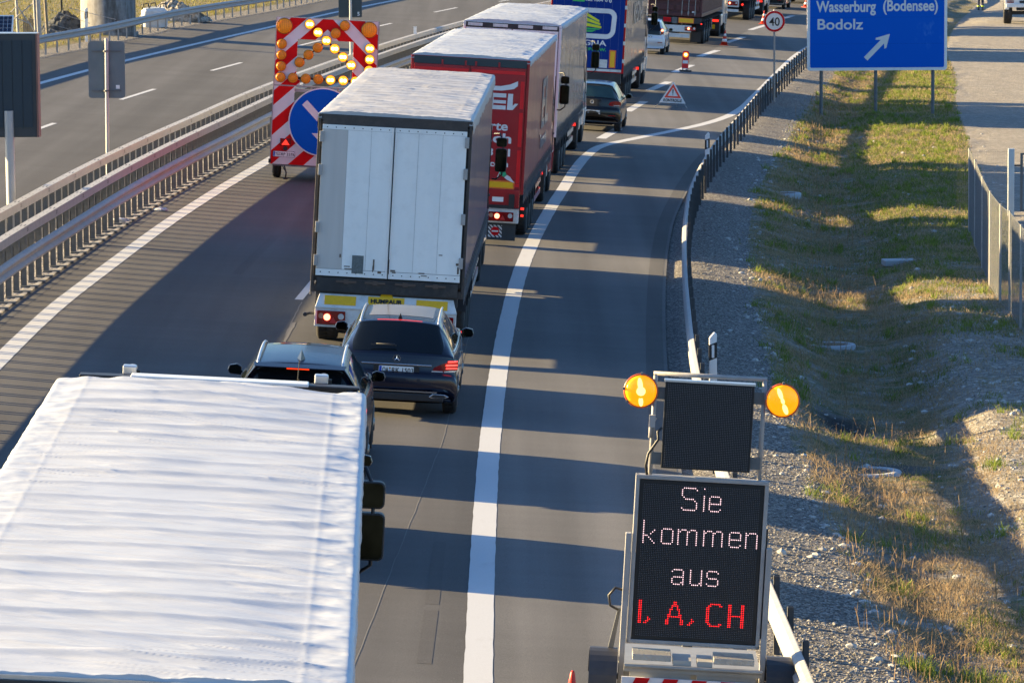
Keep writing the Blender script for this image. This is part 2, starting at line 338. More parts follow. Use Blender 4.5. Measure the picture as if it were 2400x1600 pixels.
# ------------------------------------------------------------------ ground sheet with ditch and banks
def build_ground():
    ys = np.concatenate([[-800, -200, -60, -10, 10], np.arange(20, 42, 2), np.arange(42, 100, .16), np.arange(100, 180, .32), np.arange(180, 310, .9), [320, 360, 420, 520, 700, 1000, 1600, 3000, 5000]])
    u_r = np.concatenate([np.linspace(-.3, 1.2, 12), np.arange(1.3, 9, .085), np.arange(9, 16, .22), np.array([17, 18.5, 21, 25, 30, 40, 60, 100, 180, 400, 900, 3000])])
    u_l = np.concatenate([[-3000, -900, -400, -180, -100, -60, -40, -28, -20], np.arange(-16, -5, .6), np.arange(-5, .2, .16)])
    Y = ys[:, None]; yc = np.clip(ys, 20, 300)
    XR = railR(yc)[:, None] + u_r[None]; XL = (leftAsph(yc))[:, None] + u_l[None]
    mid = np.linspace(0, 1, 8)[1:-1]; XM = XL[:, -1:] * (1 - mid) + XR[:, :1] * mid
    X = np.concatenate([XL, XM, XR], 1); YY = np.broadcast_to(Y, X.shape); yy = np.clip(YY, 20, 300)
    Z = terr(X, yy); la = leftAsph(yy); rr = railR(yy)
    under = (X > la - .05) & (X < rr - .25); Z = np.where(under, pz(X) - .05, Z); far = np.abs(X) > 120; Z = np.where(far & (X > 0), Z[:, -14:-13], Z)
    V = np.stack([X, YY, Z], -1).reshape(-1, 3); a, b = X.shape; o = npmesh('ground', V, gridfaces(a, b)[:, ::-1], ground_mat())
    gr = np.clip(1 - (X - rr - 1.15) / .35, 0, 1) * (X > la) + np.clip((X - la + 1.6) / .5, 0, 1) * (X <= la)
    # stony patches on the slopes, greener crest towards the sign
    grn = np.clip((YY - 95) / 40, 0, 1) * np.clip((X - ditch(yy) - .8) / 1.5, 0, 1) * .9 + .35 + (X < la) * .8 - np.clip((75 - YY) / 20, 0, 1) * .12 - np.clip((X - bank(yy) + 1.2) / 1., 0, 1) * np.clip((95 - YY) / 20, 0, 1) * .35
    grn = grn - .5 * np.clip((X - ditch(yy) - 1.2) / .4, 0, 1) * np.clip((84 - YY) / 6, 0, 1) * np.clip((YY - 55) / 4, 0, 1)
    di = np.clip((X - dirtE(yy)) / .5, 0, 1) * (YY > 96) * 1.
    mud = np.exp(-(((X - 5.35) / .62) ** 2 + ((YY - 72.2) / 2.0) ** 2) * 1.3) + .75 * np.exp(-(((X - 5.7) / .8) ** 2 + ((YY - 65.6) / 1.0) ** 2))
    at = o.data.color_attributes.new('zone', 'FLOAT_COLOR', 'POINT')
    at.data.foreach_set('color', np.stack([gr, np.clip(grn, 0, 1), di, 1 - np.clip(mud * 1.25 - .15, 0, 1)], -1).astype(np.float32).ravel())
    return tag(o, kind='structure')
build_ground()

def strip(name, fa, fb, ya, yb, dz, m, step=1.5, n=2, kind='structure', rag=0):
    ys = np.arange(ya, yb + .001, step); t = np.linspace(0, 1, n)
    A, B = fa(ys), fb(ys)
    if rag: A = A + rag * fbm(ys * 6, ys * 0, 3, 3); B = B + rag * fbm(ys * 6, ys * 0 + 9, 3, 4)
    X = A[:, None] * (1 - t) + B[:, None] * t
    Y = np.broadcast_to(ys[:, None], X.shape); V = np.stack([X, Y, pz(X) + dz], -1).reshape(-1, 3)
    o = npmesh(name, V, gridfaces(*X.shape)[:, ::-1], m, smooth=False)
    if kind: tag(o, kind=kind)
    return o
ASPH = asphalt('asphalt'); ASPHD = asphalt('darker_asphalt', (.08, .078, .077)); LINE = paint('road_marking_paint')
SEAM = asphalt('bitumen_repair_band', (.066, .064, .064))
LANE = asphalt('trafficked_asphalt', (.076, .074, .074)); strip('road', lambda y: railB(y) + .22, lambda y: railR(y) - .42, 12, 310, 0., LANE, 1.5, 9)
strip('opposite_road', leftAsph, lambda y: offA(y) - .22, 12, 310, 0., asphalt('opposite_asphalt', (.072, .070, .071)), 1.5, 9)
lanePath = poly([(-.37, 12), (-.37, 45), (-.37, 53), (-.34, 62), (-.26, 70), (-.12, 78.5), (.21, 91.1), (.50, 98), (.95, 106.7), (1.32, 113), (1.80, 121.2), (2.12, 125.5), (2.68, 133.4), (3.85, 148.1), (5.0, 162), (6.45, 176.5), (8.05, 191.5), (9.95, 207), (11.95, 224), (14.3, 240), (17, 256), (20, 272), (26, 300)])
strip('hard_shoulder', lanePath, lambda y: railR(y) - .42, 12, 305, .002, ASPH, 1.5, 5)
strip('median_gravel', lambda y: offA(y) - .22, lambda y: railB(y) + .22, 12, 310, .006, gravel('median_grit', 22, ((.10, .09, .085), (.2, .185, .17), (.3, .28, .26), (.42, .4, .38))), 1.5, 5)
strip('shoulder_band', lambda y: railB(y) + .20, lambda y: railB(y) + .46, 12, 310, .002, ASPHD, 1.5)
strip('kerb_strip', lambda y: railB(y) + .14, lambda y: railB(y) + .22, 12, 310, .03, CONC, 1.5)
strip('road_edge_band', lambda y: railR(y) - .78, lambda y: railR(y) - .48, 12, 130, .004, ASPHD, 1.5)
def band(fn, w): return (lambda y: fn(y) - w / 2), (lambda y: fn(y) + w / 2)
strip('edge_line', *band(whiteL, .30), 12, 310, .004, LINE, .5, 2, rag=.006)
strip('solid_line', *band(solidR, .30), 12, 300, .005, LINE, .35, 2, rag=.008)
strip('opposite_edge_line', *band(leftEdge, .24), 12, 300, .004, LINE, .5, 2)
def dash(name, x0, y0, x1, y1, w):
    mb = MB(); n = 6
    P = [[(x0 + (x1 - x0) * i / n + s * w / 2, y0 + (y1 - y0) * i / n, -S * (x0 + (x1 - x0) * i / n + s * w / 2) + .005) for s in (-1, 1)] for i in range(n + 1)]
    return tag(mb.grid(P).build(name, LINE), kind='structure')
dash('lane_dash', -3.93, 82.4, -3.72, 88.4, .15); dash('lane_dash', -3.9, 64.4, -3.93, 70.4, .15)
for a, b, c, d in ((2.68, 133.4, 3.32, 138.6), (3.85, 148.1, 4.6, 154.6), (5.0, 161.9, 5.95, 168.8), (6.45, 176.5, 7.4, 183.3), (8.05, 191.5, 9.15, 198.4), (9.95, 207, 11.15, 214.8), (11.95, 224, 13.15, 231.5), (14.3, 240, 15.6, 248), (17, 256, 18.4, 264)):
    dash('block_dash', a, b, c, d, .30)
for a, b, c, d in ((-13.30, 121.3, -12.93, 127.2), (-12.13, 139.7, -11.60, 146.3), (-10.60, 159.3, -9.93, 166), (-8.6, 181.0, -7.9, 187.3), (-6.40, 201, -5.50, 208.5), (-3.78, 224.8, -2.75, 232.6), (-.6, 245, .7, 253), (-14.3, 103, -14.0, 109)):
    dash('opposite_lane_dash', a, b, c, d, .15)
def patch(name, pts, m, dz=.002):
    mb = MB(); mb.add([(x, y, -S * x + dz) for x, y in pts], [tuple(range(len(pts)))]); return tag(mb.build(name, m), kind='structure')
patch('repair_patch', [(-5.42, 86.6), (-5.22, 86.6), (-4.92, 95.5), (-5.12, 95.5)], SEAM)
patch('repair_patch', [(-1.02, 46.3), (-.86, 46.3), (-.84, 49.6), (-1.0, 49.6)], SEAM); patch('repair_patch', [(-1.0, 50.0), (-.84, 50.0), (-.82, 54.6), (-.98, 54.6)], SEAM)
patch('repair_patch', [(-4.72, 103.5), (-4.52, 103.5), (-4.35, 108), (-4.55, 108)], SEAM)
def seam_line(x0, y0, x1, y1, w=.012, m=None):
    n = 40; ys = np.linspace(y0, y1, n); xs = np.linspace(x0, x1, n) + .012 * fbm(ys * 2.3, ys * 0, 3, 8)
    V = np.stack([np.stack([xs - w / 2, ys, pz(xs - w / 2) + .0035], -1), np.stack([xs + w / 2, ys, pz(xs + w / 2) + .0035], -1)], 1).reshape(-1, 3)
    return tag(npmesh('road_seam', V, gridfaces(n, 2)[:, ::-1], m or mat('pale_road_seam', (.14, .135, .13), .8), smooth=False), kind='structure')
seam_line(-1.72, 44.5, -1.0, 64, .010); seam_line(-1.0, 64, -.75, 78, .010); seam_line(-3.9, 70, -3.86, 82, .02)
seam_line(-3.88, 74.0, -3.82, 78.5, .07)

# ------------------------------------------------------------------ guard rails
def sweep(name, fn, ya, yb, prof, m, parent, off=0, step=2.0, bolts=True):
    """prof: closed list of (lateral, height) extruded along x = fn(y)+off"""
    ys = np.arange(ya, yb + .01, step); n = len(prof); V = []; F = []
    for y in ys:
        x = float(fn(y)) + off; dx = float(fn(y + .5) - fn(y - .5)); q = math.hypot(dx, 1)
        for a, h in prof: V.append((x + a / q, y - a * dx / q, -S * x + h))
    k = len(ys)
    for i in range(k - 1):
        for j in range(n): F.append((i * n + j, (i + 1) * n + j, (i + 1) * n + (j + 1) % n, i * n + (j + 1) % n))
    mb = MB(); mb.add(V, F, 0, False); mb.add(V, [tuple(range(n)), tuple(range((k - 1) * n, k * n))]); return mb.build(name, m, parent)
def wbeam(z0, side=1, t=.006):
    """W profile; side=+1 faces +x"""
    f = [(0, 0), (.045, .02), (.080, .055), (.080, .085), (.045, .115), (.012, .140), (.012, .170), (.045, .195), (.080, .225), (.080, .255), (.045, .290), (0, .31)]
    p = [(side * a, z0 + h) for a, h in f]; return p + [(side * (a - .012), z0 + h) for a, h in reversed(f)]
def boxb(z0, z1, w, c=0): return [(c - w / 2, z0), (c + w / 2, z0), (c + w / 2, z1), (c - w / 2, z1)]
def posts(root, fn, ya, yb, sp, mk, m, side=0, tilt=False):
    base = None; n = 0; ys = np.arange(ya, yb, sp); rest = MB()
    for y in ys:
        x = float(fn(y)) + side
        if n < 100:
            if base is None: base = mk().build('post', m, root); o = base
            else: o = base.copy(); COL.objects.link(o); o.parent = root
            o.location = (x, y, -S * x); n += 1
        else:
            q = mk(); rest.add([(vx + x, vy + y, vz - S * x) for vx, vy, vz in q.v], q.f, 0); 
            rest.m[-len(q.f):] = q.m; rest.sm[-len(q.f):] = q.sm
    if rest.v: tag(rest.build('posts', m, root), kind='stuff')
def bolt_holes(root, fn, ya, yb, off, z, top=False):
    mb = MB()
    for y in np.arange(ya, yb, 1.0):
        x = float(fn(y)) + off; k = (int(round(y - ya)) % 4 == 0)
        for dy in ((-.12, -.04, .04, .12) if k else (0,)):
            for dd in (-.035, .035):
                if top: mb.box(x + dd - .008, x + dd + .008, y + dy - .02, y + dy + .02, -S * x + z, -S * x + z + .004)
        if k:
            for dy in (-.08, .08):
                for dh in (-.05, -.09): mb.box(x + .085, x + .09, y + dy - .02, y + dy + .02, -S * x + z + dh - .012, -S * x + z + dh + .012)
    mb.build('bolt', BLACK, root)
def sigma_post(h=.98, plate=True, w=.06, d=.055, X=.05):
    def f():
        mb = MB(); mb.box(-X, X, -w / 2, -w / 2 + .012, 0, h).box(-X, -X + .012, -w / 2, w / 2, 0, h).box(-X, X, w / 2 - .012, w / 2, 0, h)
        if plate: mb.box(-.05, .26, -.10, .10, .0, .035)
        return mb
    return f
RG = 'guard rails along the motorway'
gB = tag(empty('guard_rail'), 'double-beam guard rail beside the left white edge line, box beam over corrugated beam', 'guard rail', RG)
sweep('box_beam', railB, 44, 250, boxb(.98, 1.14, .17), GALV, gB); sweep('corrugated_beam', railB, 44, 250, wbeam(.46), GALV, gB, .14)
def postB():
    mb = sigma_post(.98)(); mb.box(.03, .14, -.03, .03, .52, .70); mb.box(-.06, .06, -.13, -.12, .86, .98); return mb
posts(gB, railB, 74, 190, 1.0, postB, GALVD); q = MB()
for y in np.arange(44, 74, 1.0):
    p = postB(); x = float(railB(y)); q.add([(a + x, b + y, c - S * x) for a, b, c in p.v], p.f)
tag(q.build('posts', GALVD, gB), kind='stuff'); bolt_holes(gB, railB, 74, 150, 0, 1.14, True)
gA = tag(empty('guard_rail'), 'single box-beam guard rail on the median, next to the empty opposite road', 'guard rail', RG)
sweep('box_beam', offA, 44, 250, boxb(.98, 1.14, .17), GALV, gA)
posts(gA, offA, 83, 190, 1.0, sigma_post(.98, False, .06), GALVD); q = MB()
for y in np.arange(44, 83, 1.0):
    p = sigma_post(.98, False, .06)(); x = float(offA(y)); q.add([(a + x, b + y, c - S * x) for a, b, c in p.v], p.f)
tag(q.build('posts', GALVD, gA), kind='stuff'); bolt_holes(gA, offA, 83, 150, 0, 1.14, True)
gR = tag(empty('guard_rail'), 'long curving single-beam guard rail on dark posts along the gravel verge at the right', 'guard rail', RG)
sweep('corrugated_beam', railR, 30, 320, wbeam(.45, -1), GALV, gR, -.02, 1.0); 
RPOST = mat('dark_rail_post', (.060, .062, .066), .6, .3, .2, 9)
posts(gR, railR, 44.0, 262, 2.0, sigma_post(.86, False, .10, X=.032), RPOST, .04)
gL = tag(empty('guard_rail'), 'guard rail on the far edge of the opposite road, in front of the pier', 'guard rail', RG)
leftRail = lambda y: leftAsph(y) - .42
sweep('corrugated_beam', leftRail, 110, 290, wbeam(.45, 1), GALV, gL, .02, 2.0); posts(gL, leftRail, 126, 262, 2.0, sigma_post(.76, False, .09, X=.03), GALV, -.04)
bolt_holes(gR, railR, 44, 60, -.18, .60)

# ------------------------------------------------------------------ lorries
def tarp_material(name, col):
    if name in MATS: return MATS[name]
    m, N, L, b = nodes(name); tc = N.new('ShaderNodeTexCoord').outputs['Object']
    l = noise(N, L, tc, 1.6, 6, .6, (1, .5, 1)); w = noise(N, L, tc, 120, 2, .5); k = noise(N, L, tc, 2.4, 5, .7, (.8, 4, 1))
    c = mixc(N, L, 1.0, col, rng_(N, L, l, .3, .7, .94, 1.04), 'MULTIPLY'); c = mixc(N, L, rng_(N, L, k, .62, .8, 0, .22), c, (.42, .42, .42))
    L.new(c, b.inputs['Base Color']); b.inputs['Roughness'].default_value = .48; bump(N, L, b, math_(N, L, 'ADD', k, math_(N, L, 'MULTIPLY', w, .1)), .5, .006)
    return m
def roof_tarp(root, L, W=2.55, H=4.0, bow=.66, amp=1.0, res=(70, 220), seed=1, m=None, droop=.16, mess=0., rim=1.):
    nx, ny = res; x = np.linspace(-W / 2, W / 2, nx); y = np.linspace(0, L, ny); X, Y = np.meshgrid(x, y)
    e = np.minimum(X + W / 2, W / 2 - X); mid = np.clip(e / .30, 0, 1); mid = mid * mid * (3 - 2 * mid)
    ph = (Y / bow) % 1.0; ends = np.clip(np.minimum(Y, L - Y) / .12, 0, 1)
    prof = np.exp(-(np.minimum(ph, 1 - ph) / .10) ** 2)          # ridges over the hoops, sagging cloth between
    jit = fbm(X * .9, Y * .8, 3, seed + 4)
    Z = .020 * prof * mid * (1 + .4 * jit) + .022 * (fbm(X * .7, Y * .9, 3, seed)) * mid
    sx = X + .16 * np.sin(Y * 1.3); diag = Y * 5.2 + sx * 1.5
    Z += amp * (.026 * fbm(sx * .8, diag, 4, seed + 1)) * mid * np.clip(.35 + .65 * (fbm(X * .8, Y * .35, 2, seed + 9) + .35), .15, 1)
    Z += amp * .010 * np.clip(fbm(sx * 1.3, Y * 11 + X * 3.5, 3, seed + 6) - .12, 0, 1) * 1.5
    cz = np.clip(1 - np.abs(fbm(sx * 1.0 + 3, diag * 1.9 + 5, 3, seed + 50)) * 5.5, 0, 1) ** 2; Z += amp * .0050 * cz * mid * np.clip(.3 + 1.2 * (fbm(X * .9, Y * .5, 2, seed + 51) + .2), 0, 1)
    Z += amp * .0016 * fbm(sx * 3.2, diag * 4.6, 3, seed + 52) * np.clip(e / .06, 0, 1)
    edge = np.exp(-((e - .13) / .12) ** 2) * np.clip(e / .07, 0, 1)
    Z += edge * rim * (.009 * fbm(X * 2.2 + Y * .3, Y * 4.0, 4, seed + 2) + .005 * fbm(X * 5, Y * 3.5, 3, seed + 12))
    Z += .0012 * np.exp(-((e - .27) / .02) ** 2)                 # welded seam along each side
    if mess: Z += mess * (.05 * np.abs(fbm(X * 1.2 + .6 * fbm(X, Y, 2, 3), Y * 1.5, 3, seed + 20)) + .012 * fbm(X * 5, Y * 6, 3, seed + 22)) * np.clip(e / .1, 0, 1)
    Z += (1 - ends) * .012 * fbm(X * 7, Y * 3, 3, seed + 3)
    Z += H - .01 + .02 * (1 - (X / (W / 2)) ** 2)
    Z -= .03 * np.exp(-e / .010); Xo = X * (1 + 0 * Y)
    Xo = Xo + np.sign(X) * np.exp(-e / .03) * .004 * (1 + fbm(Y * 4, Y * 0, 3, seed + 30))
    V = np.stack([Xo, Y, Z], -1)
    # skirts hanging over both sides and the two ends
    sk = []
    for s, i in ((-1, 0), (1, nx - 1)):
        top = V[:, i]; rows = [top]
        for k in range(1, 7):
            q = top.copy(); t = k / 6; q[:, 2] -= droop * t * (1 + .25 * fbm(Y[:, 0] * 2.2, Y[:, 0] * 0, 2, seed + 40)); q[:, 0] += s * (.006 * math.sin(t * 3) + .016 * t * fbm(Y[:, 0] * 5.5, Y[:, 0] * 0 + t * 1.2, 3, seed + 41)); rows.append(q)
        sk.append(np.stack(rows, 1))
    vs = [V.reshape(-1, 3)]; fs = [gridfaces(ny, nx)]; off = V.size // 3
    for g_ in sk: vs.append(g_.reshape(-1, 3)); fs.append(gridfaces(g_.shape[0], g_.shape[1]) + off); off += g_.size // 3
    for j in (0, ny - 1):
        top = V[j]; q = top.copy(); q[:, 2] = H - .10; q[:, 1] += (-.012 if j == 0 else .012); g_ = np.stack([top, q], 1); vs.append(g_.reshape(-1, 3)); fs.append(gridfaces(nx, 2) + off); off += g_.size // 3
    o = npmesh('roof_tarp', np.concatenate(vs), np.concatenate(fs), m, root); return o
def side_curtain(root, L, side, W, z0, z1, m, rib=.011, seed=3):
    ny, nz = int(L / .05), 8; y = np.linspace(.03, L - .03, ny); z = np.linspace(z0, z1, nz); Y, Z = np.meshgrid(y, z, indexing='ij')
    X = side * (W / 2 + .004 + rib * (.5 * np.abs(np.sin(Y * math.pi / .62)) + .5 * fbm(Y * 1.6, Z * .5, 3, seed)) + .006 * fbm(Y * 5, Z * 1.2, 2, seed + 3))
    V = np.stack([X, Y, Z], -1).reshape(-1, 3); return npmesh('side_curtain', V, gridfaces(ny, nz), m, root)
def wheel(root, x, y, r=.5, w=.36, side=1, name='wheel', rimm=None, rr=.29, dish=.06):
    mb = MB(); w2 = w / 2
    mb.lathe([(-w2 + .04, r * .60), (-w2, r * .70), (-w2 + .01, r * .93), (-w2 + .05, r), (-.02, r), (-.015, r - .015), (.015, r - .015), (.02, r), (w2 - .05, r), (w2 - .01, r * .93), (w2, r * .70), (w2 - .04, r * .60)], (x, y, r), 'x', 30)
    for k in range(26):
        a = 2 * math.pi * k / 26; c, s_ = math.cos(a), math.sin(a); M_ = Matrix.Translation((x, y + c * r, r + s_ * r)) @ Matrix.Rotation(a, 4, 'X')
        mb.box(-w2 + .05, w2 - .05, -.007, .006, -.02, .02, 0, M_)
    o = mb.build(name, RUBBER, root)
    q = MB(); X = side * (w2 - dish)
    q.lathe([(X - side * .02, rr + .02), (X + side * .035, rr + .02), (X + side * .02, rr - .02), (X - side * .03, rr * .75), (X, rr * .45), (X + side * .05, rr * .36), (X + side * .05, .001)], (x, y, r), 'x', 24)
    for k in range(10):
        a = 2 * math.pi * k / 10; q.cyl((x + X, y + math.cos(a) * rr * .58, r + math.sin(a) * rr * .58), (x + X + side * .03, y + math.cos(a) * rr * .58, r + math.sin(a) * rr * .58), .013, 6)
    q.build('rim', rimm or GALVD, o); return o
def lamp_cluster(root, x0, x1, y, z0, z1, lit='mid', clear='right'):
    mb = MB(); mb.rbox(x0, x1, y - .035, y, z0, z1, .012); o = mb.build('tail_light', REDL, root, bevel=.004)
    w = x1 - x0; h = z1 - z0; zc = (z0 + z1) / 2
    pos = {'clear': (x1 - .07 if clear == 'right' else x0 + .07), 'amber': (x0 + .07 if clear == 'right' else x1 - .07)}
    MB().cyl((pos['clear'], y - .036, zc + h * .12), (pos['clear'], y - .046, zc + h * .12), .05, 16).build('reversing_lamp', CLEARL, o)
    MB().cyl((pos['amber'], y - .036, zc + h * .12), (pos['amber'], y - .046, zc + h * .12), .045, 16).build('indicator', mat('dull_indicator_lens', (.45, .2, .12), .2), o)
    lx = x0 + w * (.36 if clear == 'right' else .64)
    MB().cyl((lx, y - .036, zc + .01), (lx, y - .050, zc + .01), .055, 16).build('brake_lamp', REDHOT, o)
    t = MB(); c = x0 + w * (.58 if clear == 'right' else .42); t.prism([(c - .06, z0 + .03), (c + .06, z0 + .03), (c, z0 + .13)], y - .045, y - .036).build('reflector', mat('red_reflector', (.5, .02, .02), .4), o)
    return o
def marking(root, x0, x1, y, z0, z1, border=True):
    if border: MB().box(x0 - .03, x1 + .03, y - .004, y, z0 - .03, z1 + .03).build('marking_border', ORAN, root)
    MB().box(x0, x1, y - .010, y - .005, z0, z1).build('marking_plate', YEL, root)
def mudflap(root, x0, x1, y, z0, z1): return MB().box(x0, x1, y, y + .015, z0, z1).build('mud_flap', BLACK, root)
def chassis(root, L, W=2.55, axles=(2.4, 3.7, 5.0), r=.5, floor=1.15, rimm=None, guard=True, guardm=None, box=None):
    mb = MB()
    for s in (-1, 1): mb.box(s * .42 - .06, s * .42 + .06, .15, L - .1, floor - .42, floor - .02)
    for y in np.arange(.5, L, .62): mb.box(-W / 2 + .05, W / 2 - .05, y - .03, y + .03, floor - .12, floor - .02)
    for y in axles: mb.cyl((-1.0, y, r), (1.0, y, r), .07, 10)
    mb.build('chassis', CHASSIS, root)
    for y in axles:
        for s in (-1, 1): wheel(root, s * (W / 2 - .20), y, r, .37, s, rimm=rimm)
    for y in axles:
        for s in (-1, 1):
            md = MB(); pts = [(y - .56 * math.cos(t), r + .57 * math.sin(t)) for t in np.linspace(.25, math.pi - .25, 9)]
            for a, b in zip(pts[:-1], pts[1:]):
                cx = s * (W / 2 - .20); md.add([(cx - .2, a[0], a[1]), (cx + .2, a[0], a[1]), (cx + .2, b[0], b[1]), (cx - .2, b[0], b[1]), (cx - .2, a[0], a[1] + .015), (cx + .2, a[0], a[1] + .015), (cx + .2, b[0], b[1] + .015), (cx - .2, b[0], b[1] + .015)], [(0, 1, 2, 3), (4, 7, 6, 5), (0, 4, 5, 1), (2, 6, 7, 3), (1, 5, 6, 2), (0, 3, 7, 4)])
            md.build('mudguard', BLACK, root)
    if guard:
        for s in (-1, 1):
            g = MB(); y0 = axles[-1] + .8; y1 = L - 4.3
            if y1 > y0 + 1:
                for z in (.45, .72): g.box(s * (W / 2 - .05) - .015, s * (W / 2 - .05) + .015, y0, y1, z, z + .13)
                for y in (y0 + .2, (y0 + y1) / 2, y1 - .2): g.box(s * (W / 2 - .09) - .02, s * (W / 2 - .09) + .02, y - .04, y + .04, .45, floor - .05)
                g.build('side_guard', guardm or ALU, root)
    for s in (-1, 1):
        ya_, yb_ = axles[-1] + .75, L - 3.2
        if yb_ > ya_ + 1: MB().box(min(s * .62, s * 1.0), max(s * .62, s * 1.0), ya_, yb_, .42, floor - .03).build('added_shade_box', CHASSIS, root)  # boxes added to block sunlight passing under the trailer
    leg = MB()
    for s in (-1, 1): leg.box(s * .75 - .06, s * .75 + .06, L - 2.9, L - 2.75, .35, floor - .1).box(s * .75 - .14, s * .75 + .14, L - 2.95, L - 2.7, .30, .35)
    leg.build('support_leg', CHASSIS, root)
    if box: MB().box(W / 2 - .62, W / 2 - .04, box[0], box[1], .45, 1.02).build('tool_box', BLACK, root, bevel=.02)
def mirror(root, x, y, z, s=1, scale=1., wide_top=False):
    mb = MB(); mb.tube([(x, y + .25, z + .5 * scale), (x + s * .12, y + .12, z + .52 * scale), (x + s * .2, y, z + .36 * scale), (x + s * .2, y, z - .32 * scale), (x + s * .08, y + .1, z - .42 * scale), (x, y + .2, z - .42 * scale)], .018, 8)
    if wide_top:
        mb.rbox(x + s * .16 - .15, x + s * .16 + .15, y - .02, y + .11, z - .28, z + .14, .05).rbox(x + s * .16 - .14, x + s * .16 + .14, y - .02, y + .10, z + .18, z + .42, .05)
    else:
        mb.rbox(x + s * .17 - .12 * scale, x + s * .17 + .12 * scale, y - .02, y + .11, z - .26 * scale, z + .22 * scale, .05).rbox(x + s * .17 - .11 * scale, x + s * .17 + .11 * scale, y - .02, y + .10, z + .25 * scale, z + .44 * scale, .05)
    o = mb.build('mirror', BLACK, root, bevel=.01); g = MB()
    if wide_top: g.rbox(x + s * .16 - .135, x + s * .16 + .135, y - .026, y - .021, z - .265, z + .125, .04).rbox(x + s * .16 - .125, x + s * .16 + .125, y - .026, y - .021, z + .195, z + .405, .04)
    else: g.rbox(x + s * .17 - .105 * scale, x + s * .17 + .105 * scale, y - .026, y - .021, z - .245 * scale, z + .205 * scale, .04).rbox(x + s * .17 - .095 * scale, x + s * .17 + .095 * scale, y - .026, y - .021, z + .265 * scale, z + .425 * scale, .03)
    g.build('mirror_glass', MIRR, o); return o
def cab(root, y0, m, H=3.75, W=2.48, L=2.25, mir=True, wide_top=False, deflect=True, mz=2.42):
    """tractor unit: y0 = back wall of the cab"""
    n = 14; prof = []     # side outline (y,z)
    pts = [(0, 1.0), (0, H - .35), (.25, H - .05), (1.0, H), (1.5, H - .12), (L - .18, 2.72), (L - .02, 1.9), (L, 1.1), (L - .04, .45), (1.95, .40), (1.95, .95), (.95, .95), (.95, .55), (.2, .55)]
    mb = MB(); v = []; ins = [.06, .10, .16, .18, .16, .09, .04, .03, .05, .03, .0, .0, .0, .03]
    for s in (-1, 1):
        for (a, z), i in zip(pts, ins): v.append((s * (W / 2 - i), y0 + a, z))
    k = len(pts); mb.add(v, [tuple(range(k)), tuple(range(2 * k - 1, k - 1, -1))] + [(i, k + i, k + (i + 1) % k, (i + 1) % k) for i in range(k)])
    o = mb.build('cab', m, root, bevel=.05)
    for s in (-1, 1):
        g = MB(); X0 = s * (W / 2 - .055); X1 = s * (W / 2 - .125)
        g.add([(X0 + s * .02, y0 + 1.0, 1.75), (X0 + s * .02, y0 + L - .2, 1.75), (X1 + s * .04, y0 + L - .38, 2.5), (X1 + s * .04, y0 + 1.0, 2.55)], [(0, 1, 2, 3)]); g.build('side_window', GLASSD, o, solid=.01)
        MB().box(s * (W / 2 - .02), s * (W / 2), y0 + .95, y0 + .975, .6, 2.9).build('door_gap', BLACK, o)
        MB().box(s * (W / 2 - .01), s * (W / 2 + .02), y0 + 1.0, y0 + 1.18, 1.45, 1.49).build('door_handle', BLACK, o)
    MB().add([(-W / 2 + .16, y0 + L - .01, 1.75), (W / 2 - .16, y0 + L - .01, 1.75), (W / 2 - .24, y0 + L - .22, 2.68), (-W / 2 + .24, y0 + L - .22, 2.68)], [(0, 1, 2, 3)]).build('windscreen', GLASSD, o, solid=.01)
    for s in (-1, 1): wheel(root, s * (W / 2 - .2), y0 + 1.45, .5, .33, s, rimm=ALU)
    ch = MB()
    for s in (-1, 1): ch.box(s * .42 - .05, s * .42 + .05, y0 - 3.2, y0 + 1.9, .62, .9)
    ch.build('tractor_frame', CHASSIS, root)
    for s in (-1, 1): wheel(root, s * (W / 2 - .28), y0 - 1.9, .5, .52, s)
    MB().box(-.5, .5, y0 - 1.3, y0 + .9, .30, 1.2).build('engine_block', CHASSIS, root); MB().box(-.9, .9, y0 - .9, y0 - .1, 1.0, 1.9).build('air_unit', CHASSIS, root)
    MB().rbox(W / 2 - .7, W / 2 - .05, y0 - 1.2, y0 - .15, .42, 1.05, .12).build('fuel_tank', ALU, root)
    MB().rbox(-W / 2 + .05, -W / 2 + .7, y0 - 1.2, y0 - .15, .42, 1.05, .12).build('fuel_tank', ALU, root)
    MB().box(W / 2 - .62, W / 2 - .02, y0 - 2.52, y0 - 2.48, .25, .95).build('mud_flap', BLACK, root)
    MB().box(W / 2 - .42, W / 2 - .06, y0 - 2.56, y0 - 2.53, .70, .80).build('tail_light', REDON, root)
    marking(root, W / 2 - .50, W / 2 - .22, y0 - 2.54, .36, .56, False)
    if mir:
        for s in (-1, 1): mirror(root, s * (W / 2 + .02), y0 + L - .35, mz, s, wide_top=wide_top)
    return o
def straps(root, L, side, W, z, m=None, step=.62, drop=.30, diag=True):
    mb = MB()
    for y in np.arange(.35, L - .1, step):
        x = side * (W / 2 + .022)
        mb.box(x - .006, x + .006, y - .022, y + .022, z - drop, z + .16).box(x - .014, x + .016, y - .035, y + .035, z - .05, z + .09)
        if diag: mb.cyl((x, y - .02, z - .02), (x + side * .005, y - step * .45, z - drop + .06), .007, 5).cyl((x, y + .02, z - .02), (x + side * .005, y + step * .45, z - drop + .06), .007, 5)
    mb.build('curtain_strap', m or mat('buckle_steel', (.13, .13, .135), .5, .4), root)
def rear_frame(root, W, z0, z1, m, t=.07):
    mb = MB()
    for s in (-1, 1): mb.box(s * W / 2 - (t if s > 0 else 0), s * W / 2 + (0 if s > 0 else t), -.01, .06, z0, z1)
    mb.box(-W / 2 + t, W / 2 - t, -.012, .06, z1 - .10, z1).box(-W / 2 + t, W / 2 - t, -.008, .08, z0, z0 + .12); return mb.build('rear_frame', m, root, bevel=.006)
